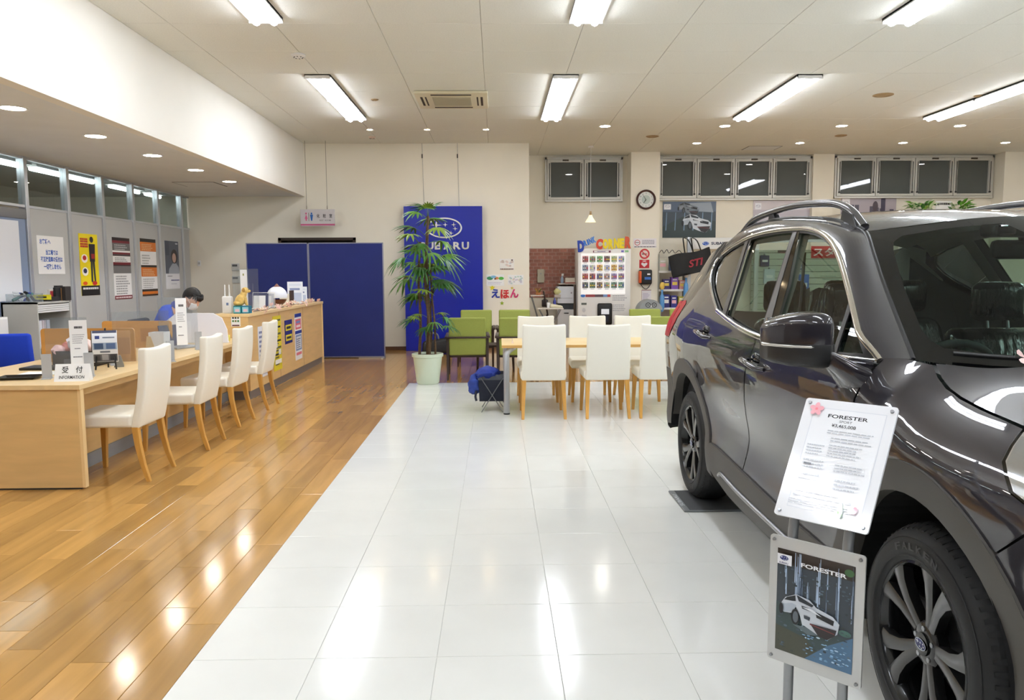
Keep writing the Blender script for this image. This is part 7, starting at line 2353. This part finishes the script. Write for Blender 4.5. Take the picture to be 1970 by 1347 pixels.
# ---- mirrors
for sd in (1, -1):
    mr = bpy.data.objects.new('door_mirror', None)
    COL.objects.link(mr)
    mr.parent = car
    MX = Matrix.Scale(-1, 4, (1, 0, 0)) if sd < 0 else Matrix.Identity(4)

    def msec(x, cs, cz, hs, hz, tilt=0.0):
        out = []
        for k in range(20):
            a = 2 * PI * k / 20
            c, s_ = math.cos(a), math.sin(a)
            u = hs * math.copysign(abs(c) ** .5, c)
            v = hz * math.copysign(abs(s_) ** .5, s_)
            if u < 0:
                u *= 1.0
            out.append((x, cs + u, cz + v + tilt * u))
        return out
    secs = [msec(-.935, .50, 1.198, .03, .040), msec(-.945, .50, 1.200, .062, .066), msec(-.97, .505, 1.205, .082, .076), msec(-1.02, .525, 1.205, .085, .075), msec(-1.07, .555, 1.200, .078, .068), msec(-1.105, .585, 1.195, .064, .056), msec(-1.125, .605, 1.192, .045, .042), msec(-1.132, .615, 1.190, .02, .022)]

    def loft(secs, cap=True):
        g = G(MX)
        n = len(secs[0])
        vs = [p for s_ in secs for p in s_]
        fs = [(i * n + k, i * n + (k + 1) % n, (i + 1) * n + (k + 1) % n, (i + 1) * n + k) for i in range(len(secs) - 1) for k in range(n)]
        if cap:
            fs += [tuple(range(n)), tuple(range((len(secs) - 1) * n, len(secs) * n))]
        return g.add(vs, fs)
    o = loft(secs).build('mirror_cap', m_paint, mr, smooth=70)
    o.modifiers.new('ss', 'SUBSURF').levels = 1
    low = [[(x, y * 1.0 + (.003 if True else 0), min(z, 1.185) - .03 - (0.012 if z < 1.18 else 0)) for x, y, z in s_] for s_ in secs[1:-1]]
    low = [[(x, y, 1.172 - (1.172 - z) * .95 if z < 1.172 else 1.172) for x, y, z in [(x, y, z - .045) for x, y, z in s_]] for s_ in secs[:-1]]
    loft(low).build('mirror_base', m_satin, mr, smooth=60)
    G(MX).tube([(x, min(q[1] for q in s_) + (.006 if i else .01), 1.163) for i, s_ in enumerate(secs[2:]) for x in [s_[0][0]]], .006, 8).build('turn_lamp', mat('turn_lens', (190, 188, 182), 0.12, 0.3, coat=1.0), mr, smooth=60)
    loft([msec(-.935, .46, 1.115, .05, .018), msec(-.97, .49, 1.140, .055, .022), msec(-1.0, .51, 1.16, .055, .026)]).build('mirror_stalk', m_satin, mr, smooth=60)
    loft([msec(-.855, .44, 1.045, .085, .045, -.2), msec(-.90, .445, 1.07, .07, .042, -.2), msec(-.945, .465, 1.115, .052, .032), msec(-.975, .49, 1.14, .045, .026)]).build('mirror_arm', m_paint, mr, smooth=60)
    G(MX).prism([(-.06, -.05), (.09, -.055), (.09, .05), (-.05, .055)], 0, .004, ((-1.02, .612, 1.203), (-1, .12, 0), (0, 0, 1), (-.12, 1, 0))).build('mirror_glass', m_chrome, mr)

# ---- door handles
for sd in (1, -1):
    for s, z in ((1.356, 1.003), (2.26, 1.066)):
        x = XS(s, z)
        h = bpy.data.objects.new('door_handle', None)
        COL.objects.link(h)
        h.parent = car
        G().tube([(-sd * (x + .002), s + .115, z + .006), (-sd * (x + .034), s + .09, z + .008), (-sd * (x + .04), s, z), (-sd * (x + .034), s - .09, z - .012), (-sd * (x + .002), s - .115, z - .016)], [.012, .016, .017, .016, .012], 10, flat=.7).build('grip', m_paint, h, smooth=60)
        G().blob((-sd * (x - .006), s + .01, z + .012), (.014, .062, .034), 10).build('recess', m_trimb, h, smooth=60)
        G().cyl((-sd * (x + .038), s + .075, z + .006), (-sd * (x + .046), s + .075, z + .006), .009, .009, 10).build('lock', m_chrome, h)

# ---- wheels
def wheel(s, sd):
    w = bpy.data.objects.new('wheel', None)
    COL.objects.link(w)
    w.parent = car
    w.location = (-sd * .868, s, .345)
    w.rotation_euler = (0, 0, 0 if sd > 0 else PI)
    # local: outer face towards -x
    pf = [(.232, .015), (.238, .004), (.262, -.004), (.290, -.004), (.312, .006), (.326, .022), (.336, .036), (.342, .055), (.345, .085), (.345, .135), (.342, .165), (.332, .19), (.30, .215), (.26, .218), (.232, .205)]
    ty = G().lathe(pf, 72, axis='x').build('tyre', m_rubber, w, smooth=50)
    lug = G().add([(.020, -.006, .3275), (.020, .006, .3275), (.05, .008, .3425), (.05, -.008, .3425), (.020, -.006, .322), (.020, .006, .322), (.06, .008, .338), (.06, -.008, .338), (.018, 0, .3275)], [(0, 1, 2, 3), (0, 4, 5, 1), (1, 5, 6, 2), (0, 3, 7, 4)])
    base_v, base_f = lug.v, lug.f
    g = G()
    for k in range(66):
        R = Matrix.Rotation(2 * PI * k / 66, 4, 'X')
        g.add([tuple(R @ Vector(v)) for v in base_v], base_f)
        g.add([tuple(R @ Vector((x, y, .346))) for x, y in ((.065, -.008), (.065, .006), (.105, .012), (.105, -.004))], [(0, 1, 2, 3)])
    o = g.build('tread', m_rubber, ty, fix=False)
    o['kind'] = 'stuff'
    for rr, xx in ((.25, -.003), (.3035, .0015)):
        G().lathe([(rr - .002, xx - .001), (rr, xx - .003), (rr + .002, xx - .001)], 72, axis='x').build('sidewall_rib', m_rubber, ty)
    # sidewall lettering FALKEN
    for base in (0.0, PI):
        for k, ch in enumerate('FALKEN'):
            vs, fs, asp = text2d(ch, .03)
            a0 = base + math.radians(28 - k * 8.2)
            g = G()
            pts = []
            for u, v in vs:
                aa = a0 - u * math.radians(6.2)
                r = .266 + v * .022
                pts.append((-.0062, -r * math.sin(aa) * -1 * -1, r * math.cos(aa)))
            pts = [(x, -y, z) for x, y, z in pts]
            g.add(pts, fs)
            g.build('sidewall_letter', mat('raised_rubber', (44, 45, 46), 0.5), ty, fix=False)
    # rim
    G().lathe([(.232, .02), (.236, .008), (.228, .004), (.222, .012), (.215, .05), (.205, .12), (.205, .2)], 60, axis='x').build('rim_barrel', m_wheel, w, smooth=50)
    G().lathe([(.001, .13), (.16, .13), (.16, .15)], 40, axis='x').build('brake_disc', mat('disc_steel', (96, 96, 96), 0.4, 0.9), w, smooth=30)
    G().rbox(.08, .14, .06, .18, -.05, .09, .01, 2).build('brake_caliper', m_satin, w)
    hubc = G().lathe([(.068, .06), (.066, .03), (.055, .022), (.034, .020)], 30, axis='x').build('hub', m_wheel, w, smooth=40)
    G().lathe([(.033, .02), (.033, .014), (.001, .012)], 28, axis='x').build('centre_cap', m_trimb, hubc, smooth=30)
    p = Print((.0115, -.028, -.017), (0, -1, 0), (0, 0, 1))
    p.O = Vector((.0115, 0, 0))
    logo(p, 0, 0, .056, (196, 204, 220), (24, 32, 96))
    p.build('cap_emblem', hubc, 0.2)
    for k in range(5):
        a = 2 * PI * k / 5 + .25
        G().cyl((.03, .045 * math.cos(a), .045 * math.sin(a)), (.018, .045 * math.cos(a), .045 * math.sin(a)), .009, .008, 6).build('lug_nut', m_steel, w)
    for k in range(5):
        for sg in (-1, 1):
            a = 2 * PI * k / 5 + PI / 2 + .32

            def pt(r, ang, x):
                return (x, r * math.cos(ang), r * math.sin(ang))
            st = [(.042, .16, .015, .024), (.08, .135, .0165, .020), (.135, .155, .018, .014), (.185, .205, .022, .010), (.229, .265, .032, .008)]
            vs, fs = [], []
            for r, off, hw, x in st:
                c = a + sg * off
                dw = hw / r
                vs += [pt(r, c - dw, x + .004), pt(r, c - dw * .5, x), pt(r, c + dw * .5, x), pt(r, c + dw, x + .004), pt(r, c + dw * .9, x + .035), pt(r, c - dw * .9, x + .035)]
            n = 6
            for i in range(len(st) - 1):
                fs += [(i * n + q, i * n + (q + 1) % n, (i + 1) * n + (q + 1) % n, (i + 1) * n + q) for q in range(n)]
            fs += [tuple(range(n)), tuple(range((len(st) - 1) * n, len(st) * n))]
            G().add(vs, fs).build('spoke', m_face, w, smooth=35)
    return w


for s in (0.0, 2.66):
    for sd in (1, -1):
        wheel(s, sd)
        c = (0, s, .345)
        o = G().lathe([(RI + .005, .0), (RI + .005, .30), (.001, .30)], 30, axis='x', a0=.06, a1=PI - .06).build('wheel_well', m_well, car)
        o.location = (-sd * .86 if sd > 0 else .56, s, .345)
        o.matrix_local = Matrix.Translation((-sd * .885, s, .345)) @ (Matrix.Identity(4) if sd > 0 else Matrix.Scale(-1, 4, (1, 0, 0)))

# ---- floor pan, firewall, interior
G().box(-.74, .74, -.70, 3.45, .22, .27).box(-.55, .55, -.75, -.55, .27, .90).box(-.58, .58, -.5, .45, .27, .95).build('floor_pan', m_well, car)
G().box(-.80, .80, .47, 2.30, .27, .32).build('cabin_floor', m_int, car)
G().box(-.80, .80, 2.30, 3.15, .27, .80).build('boot_floor', m_int, car)
# dashboard
G().rbox(-.74, .74, .30, .72, .80, 1.055, .05, 3, lambda p: (p[0], p[1], p[2] - .10 * smoothstep(.55, .75, p[1]))).build('dashboard', m_int, car, smooth=60)
G().rbox(-.10, .10, .62, 1.10, .40, .72, .03, 2).build('centre_console', m_int, car, smooth=50)
st = bpy.data.objects.new('steering_wheel', None)
COL.objects.link(st)
st.parent = car
st.location = (-.36, .80, .985)
st.rotation_euler = (math.radians(-62), 0, 0)
vs = []
G().tube([(.185 * math.cos(2 * PI * k / 32), .185 * math.sin(2 * PI * k / 32), 0) for k in range(33)], .016, 8, cap=False).build('rim', m_int, st, smooth=60)
G().rbox(-.07, .07, -.05, .05, -.02, .03, .02, 2).tube([(-.18, .0, 0), (.18, 0, 0)], .016, 8).tube([(0, 0, 0), (0, -.18, 0)], .016, 8).build('boss', m_int, st, smooth=60)
G().cyl((0, 0, -.02), (0, 0, -.28), .03, .04, 10).build('column', m_int, st)
# seats
m_film = mat('plastic_seat_cover', (28, 30, 33), 0.18, coat=1.0, bump=(7, 0.9, (3.0, 1.2, 0.8)))


def seat(x, y, wdt, nm, film=True):
    s = bpy.data.objects.new(nm, None)
    COL.objects.link(s)
    s.parent = car
    mm = m_film if film else m_int

    def back(p):
        return (p[0] * (1 - .18 * max(0, (p[2] - .8) / .45)), p[1] + .30 * (p[2] - .55), p[2])
    G().rbox(x - wdt / 2, x + wdt / 2, y - .26, y + .25, .44, .60, .05, 3).build('cushion', mm, s, smooth=70)
    G().rbox(x - wdt / 2 + .01, x + wdt / 2 - .01, y + .16, y + .30, .54, 1.14, .06, 4, back).build('backrest', mm, s, smooth=70)
    for hx in ((x,) if wdt < .7 else (x - .36, x, x + .36)):
        G().rbox(hx - .125, hx + .125, y + .385, y + .475, 1.17, 1.36, .04, 3).build('headrest', mm, s, smooth=70)
        G().cyl((hx - .05, y + .41, 1.1), (hx - .05, y + .43, 1.2), .007, .007, 6).cyl((hx + .05, y + .41, 1.1), (hx + .05, y + .43, 1.2), .007, .007, 6).build('headrest_post', m_steel, s)
    return s


seat(-.36, 1.18, .52, 'driver_seat')
seat(.36, 1.18, .52, 'passenger_seat')
seat(0, 2.05, 1.26, 'rear_bench')
# crumpled film skirt hanging from the driver's seat back
def film(u, v):
    a = u * 6.0
    return (-.62 + .20 * (1 - v) * math.sin(PI * u) * .3 + .014 * math.sin(23 * u + 5 * v) - .03 * v, 1.30 + .30 * u + .10 * v - .16 * (v ** 1.5), 1.33 - .34 * v - .05 * u * v + .010 * math.sin(31 * u))


o = G().grid(film, 30, 16).build('seat_film', m_film, car, smooth=80)
# inner trims, headliner, pillars
panel('door_trim', m_int, side(-.07), [(.47, .42), (.42, 1.10), (1.42, 1.105), (1.55, .44)], d=.10)
panel('door_trim', m_int, side(-.07), [(1.61, .45), (1.45, 1.105), (2.19, 1.18), (2.30, 1.0), (2.12, .5)], d=.10)
panel('boot_trim', m_int, side(-.06), [(2.32, .8), (2.24, 1.18), (2.70, 1.36), (2.9, 1.5), (3.15, 1.2), (3.15, .8)], d=.10)
panel('headliner', m_head, lambda s, q: roof(s, q) * 1.0 + Vector((0, 0, -.035 - .02 * q * q)), [(1.0 + .12 * q * q, q) for q in [-.98 + .196 * k for k in range(11)]] + [(2.85, q) for q in [.98 - .196 * k for k in range(11)]], d=.12, mirror=False)


def cant_in(t, v):
    p = cant(t, v)
    return Vector((p.x * .955, p.y + .02, p.z - .025))


panel('inner_cant_rail', m_head, cant_in, [(0.06, 0), (1, 0), (1, 1), (0.06, 1)], d=.06)
panel('inner_centre_pillar', m_head, side(-.055), [(1.30, 1.1), (1.47, 1.1), (1.53, 1.35), (1.63, 1.61), (1.52, 1.61), (1.39, 1.35)], d=.06)
panel('inner_rear_pillar', m_head, side(-.055), [(2.06, 1.16), (2.16, 1.18), (2.24, 1.36), (2.36, 1.60), (2.25, 1.60), (2.13, 1.36)], d=.06)
panel('inner_tail_pillar', m_head, side(-.05), [(2.68, 1.36), (2.79, 1.46), (2.72, 1.54), (2.9, 1.58), (3.1, 1.5), (3.1, 1.2), (2.75, 1.2)], d=.08)
# camera unit behind the windscreen
G().rbox(-.17, .17, .84, .95, 1.545, 1.60, .02, 2).build('camera_unit', m_int, car, smooth=50)
for sd in (1, -1):
    G().rbox(sd * .13 - .035, sd * .13 + .035, .82, .85, 1.55, 1.59, .008, 2).build('camera_lens', m_trimb, car)
G().rbox(-.12, .12, .92, .945, 1.46, 1.535, .02, 2).cyl((0, .93, 1.53), (0, .95, 1.6), .012, .012, 8).build('inside_mirror', m_black, car, smooth=50)
for sd in (1, -1):
    G().tube(crv([(-sd * .62, 1.54, 1.50), (-sd * .66, 1.48, 1.2), (-sd * .70, 1.45, .9)], 8), .018, 6, flat=.2).build('seat_belt', m_black, car)

# ---- tyre plate under the rear wheel and tags
t = thing('tyre_plate', 'grey display plate under the rear wheel of the car', 'plate', (1.30, 4.68, 0))
G().rbox(-.20, .20, -.215, .215, 0, .012, .005, 2).build('plate', mat('plate_grey', (120, 124, 126), 0.4, 0.3), t)
G().box(-.165, .19, -.205, .205, .012, .0135).build('mat', mat('plate_dark', (52, 54, 56), 0.6), t)
p = Print((-.185, -.12, .0121), (0, 1, 0), (-1, 0, 0))
p.text('SUBARU', 0.0, -.012, .24, .010, (206, 210, 212), 0.02, fit=True)
p.build('lettering', t)
t = thing('blossom_sprig', 'pink blossom sprig lying at the foot of the windscreen', 'blossom', (CARX - .435, CARY + .215, 1.135))
for k in range(5):
    o = link(BL[k % 2], 'blossom', t)
    o.location = (.02 * k - .02, .012 * ((k * 7) % 3), .012 * ((k * 5) % 3) + .012)
    o.rotation_euler = (1.0 + .3 * k, .3 * k, k)
    o.scale = (1.1, 1.1, 1.1)

# ================================================================== price stand in the foreground
t = thing('price_stand', 'silver two post display stand with two boards beside the car', 'stand', (0, 0, 0))
TH = math.radians(45.8)
ex = Vector((math.cos(TH), -math.sin(TH), 0))
nb = Vector((math.sin(TH), math.cos(TH), 0))
BLp = Vector((.760, 2.10, .329))
m_postg = mat('post_grey', (150, 152, 154), 0.32, 0.7)
base_c = BLp + ex * .1295 + nb * .02
for k in (0.055, 0.205):
    q = BLp + ex * k + nb * .022
    q2 = Vector((.767, 2.10, .747)) + ex * (k - .003) + nb * .03
    pts = [(q.x, q.y, .012), (q.x, q.y, .70)] + [tuple(v) for v in (Vector((q.x, q.y, .76)) + nb * .012, Vector((q.x, q.y, .82)) + nb * .06, Vector((q.x, q.y, .88)) + nb * .105)]
    G().tube(pts, .0135, 14).build('post', m_postg, t, smooth=50)
fr = ((base_c.x, base_c.y, 0), tuple(ex), tuple(nb), (0, 0, 1))
G().prism([(-.17, -.15), (.17, -.15), (.17, .15), (-.17, .15)], 0, .014, fr).build('base_plate', m_postg, t, bevel=.004)
# lower framed poster
eu, ev, en = ex, Vector((0, 0, 1)), -nb
W_, H_ = .259, .360


def rrect(w, h, r=.008):
    out = []
    for cx, cy, a0 in ((w - r, r, -90), (w - r, h - r, 0), (r, h - r, 90), (r, r, 180)):
        out += [(cx + r * math.cos(math.radians(a0 + 22.5 * k)), cy + r * math.sin(math.radians(a0 + 22.5 * k))) for k in range(5)]
    return out


lb = G().prism(rrect(W_, H_), 0, .006, (tuple(BLp - en * .008), tuple(eu), tuple(ev), tuple(en))).build('lower_board', mat('board_silver', (198, 198, 196), 0.35, 0.35), t)
p = Print(BLp - en * .002, eu, ev)
u0, v0, w, h = .023, .034, .212, .292
p.h = .0008
p.rect(u0, v0, u0 + w, v0 + h, (58, 66, 74))
p.rect(u0, v0 + h * .86, u0 + w, v0 + h, (52, 42, 36)).poly([(u0, v0), (u0 + w, v0), (u0 + w, v0 + h * .30), (u0 + w * .6, v0 + h * .34), (u0, v0 + h * .48)], (60, 76, 76)).poly([(u0, v0), (u0 + w * .7, v0), (u0 + w * .4, v0 + h * .2), (u0, v0 + h * .25)], (72, 74, 62)).poly([(u0 + w * .4, v0), (u0 + w, v0), (u0 + w, v0 + h * .34), (u0 + w * .7, v0 + h * .2)], (76, 110, 140))
p.ell(u0 + w * .93, v0 + h * .93, w * .06, h * .035, (70, 104, 66)).ell(u0 + w * .90, v0 + h * .36, w * .08, h * .03, (72, 108, 100))
random.seed(41)
for k in range(120):
    a, b = random.random(), random.random()
    p.h += -.0003
    c = random.choice([(70, 84, 96), (44, 52, 58), (88, 106, 122), (60, 66, 62)])
    p.ell(u0 + w * (.03 + .94 * a), v0 + h * (.03 + .80 * b), w * random.uniform(.008, .03), h * random.uniform(.004, .012), c, 6)
p.h += .0006
for cx, wd, n_ in ((.29, .07, 34), (.66, .03, 10), (.80, .05, 18), (.97, .025, 8), (.42, .03, 8), (.55, .05, 8), (.12, .05, 6)):
    for j in range(n_):
        a = u0 + w * (cx + random.gauss(0, wd * .35))
        t0 = random.uniform(.40, .8)
        t1 = min(.99, t0 + random.uniform(.08, .35))
        k_ = random.random() ** 1.5
        c = tuple(int(q + (r_ - q) * k_) for q, r_ in zip((70, 84, 104), (196, 216, 240)))
        ww = w * random.uniform(.003, .009)
        p.h = .0016 + .00001 * j
        p.poly([(a - ww, v0 + h * t0), (a + ww, v0 + h * t0), (a + ww * .5, v0 + h * t1), (a - ww * .5, v0 + h * t1)], c)
p.h = .0022
for k in range(60):
    a, b = random.random(), random.random()
    p.ell(u0 + w * (.35 + .63 * a), v0 + h * (.04 + .26 * b * (1.2 - .5 * a)), w * random.uniform(.01, .03), h * random.uniform(.004, .009), random.choice([(150, 190, 222), (110, 150, 186), (190, 214, 232)]), 6)
    p.h += -.00025
p.poly([(u0 + w * a, v0 + h * b) for a, b in PC['rock']], (96, 110, 116))
car_shape(p, u0 + w * .065, v0 + h * .24, w * .772)
p.rect(u0 + .004, v0 + h * .86, u0 + w * .21, v0 + h * .96, (244, 244, 248))
p.h += .0004
logo(p, u0 + w * .11, v0 + h * .925, w * .12, (226, 230, 244), (40, 46, 110))
p.text('SUBARU', u0 + w * .05, v0 + h * .872, u0 + w * .17, v0 + h * .888, (50, 56, 110), .02, fit=True)
p.text('FORESTER', u0 + w * .34, v0 + h * .885, u0 + w * .92, v0 + h * .925, (240, 242, 244), .03, fit=True)
p.build('poster_print', lb, 0.3)
for (a, b) in ((.012, .012), (W_ - .012, .012), (.012, H_ - .012), (W_ - .012, H_ - .012)):
    q = BLp - en * .002 + eu * a + ev * b
    G().cyl(tuple(q), tuple(q + en * .006), .005, .004, 10).build('screw', m_steel, lb)
# upper tilted price board
TL = math.radians(32.3)
BL2 = Vector((.767, 2.10, .747))
ev2 = Vector((0, 0, 1)) * math.cos(TL) + nb * math.sin(TL)
en2 = eu.cross(ev2)
W2, H2 = .254, .359
ub = G().prism(rrect(W2, H2), 0, .008, (tuple(BL2 - en2 * .008), tuple(eu), tuple(ev2), tuple(en2))).build('upper_board', mat('board_white', (242, 244, 248), 0.08, coat=0.6), t)
p = Print(BL2, eu, ev2)
p.rect(.030, .030, W2 - .024, H2 - .026, (224, 228, 236)).rect(.032, .032, W2 - .026, H2 - .028, (244, 246, 250))
p.text('FORESTER', .075, .305, .185, .316, (60, 62, 66), .02, fit=True)
p.text('SPORT', .11, .293, .145, .300, (110, 112, 116), .01, fit=True)
p.text('¥3,465,000', .092, .277, .158, .288, (60, 62, 66), .01, fit=True)
for (a, b, c, d_, n) in ((.085, .258, .215, .272, 2), (.10, .235, .215, .252, 2), (.04, .19, .09, .225, 4), (.10, .19, .20, .23, 5), (.04, .15, .12, .18, 3), (.13, .15, .215, .175, 3), (.04, .115, .10, .14, 2), (.14, .10, .21, .135, 3), (.04, .065, .21, .09, 2), (.032, .040, .215, .058, 3)):
    p.lines(a, b, c, d_, n, (194, 198, 206), .35)
p.rect(.045, .158, .066, .163, (60, 64, 74))
for a0, c in ((0.0, (255, 255, 255)),):
    pass
for k in range(5):   # pink flower decal
    a = 2 * PI * k / 5 + .3
    p.ell(.040 + .011 * math.cos(a), .325 + .011 * math.sin(a), .010, .007, (242, 176, 186), 12, a)
p.ell(.040, .325, .004, .004, (236, 130, 140), 10)
p.ell(.175, .045, .007, .022, (140, 206, 110), 12, .12).ell(.205, .05, .011, .009, (240, 150, 160), 12).ell(.212, .052, .006, .01, (236, 120, 140), 10)
p.build('price_print', ub, 0.15, 0.5)
for (a, b) in ((.014, .014), (W2 - .014, .014), (.014, H2 - .014), (W2 - .014, H2 - .014)):
    q = BL2 + eu * a + ev2 * b
    G().cyl(tuple(q), tuple(q + en2 * .005), .0055, .0045, 12).build('screw', m_steel, ub)
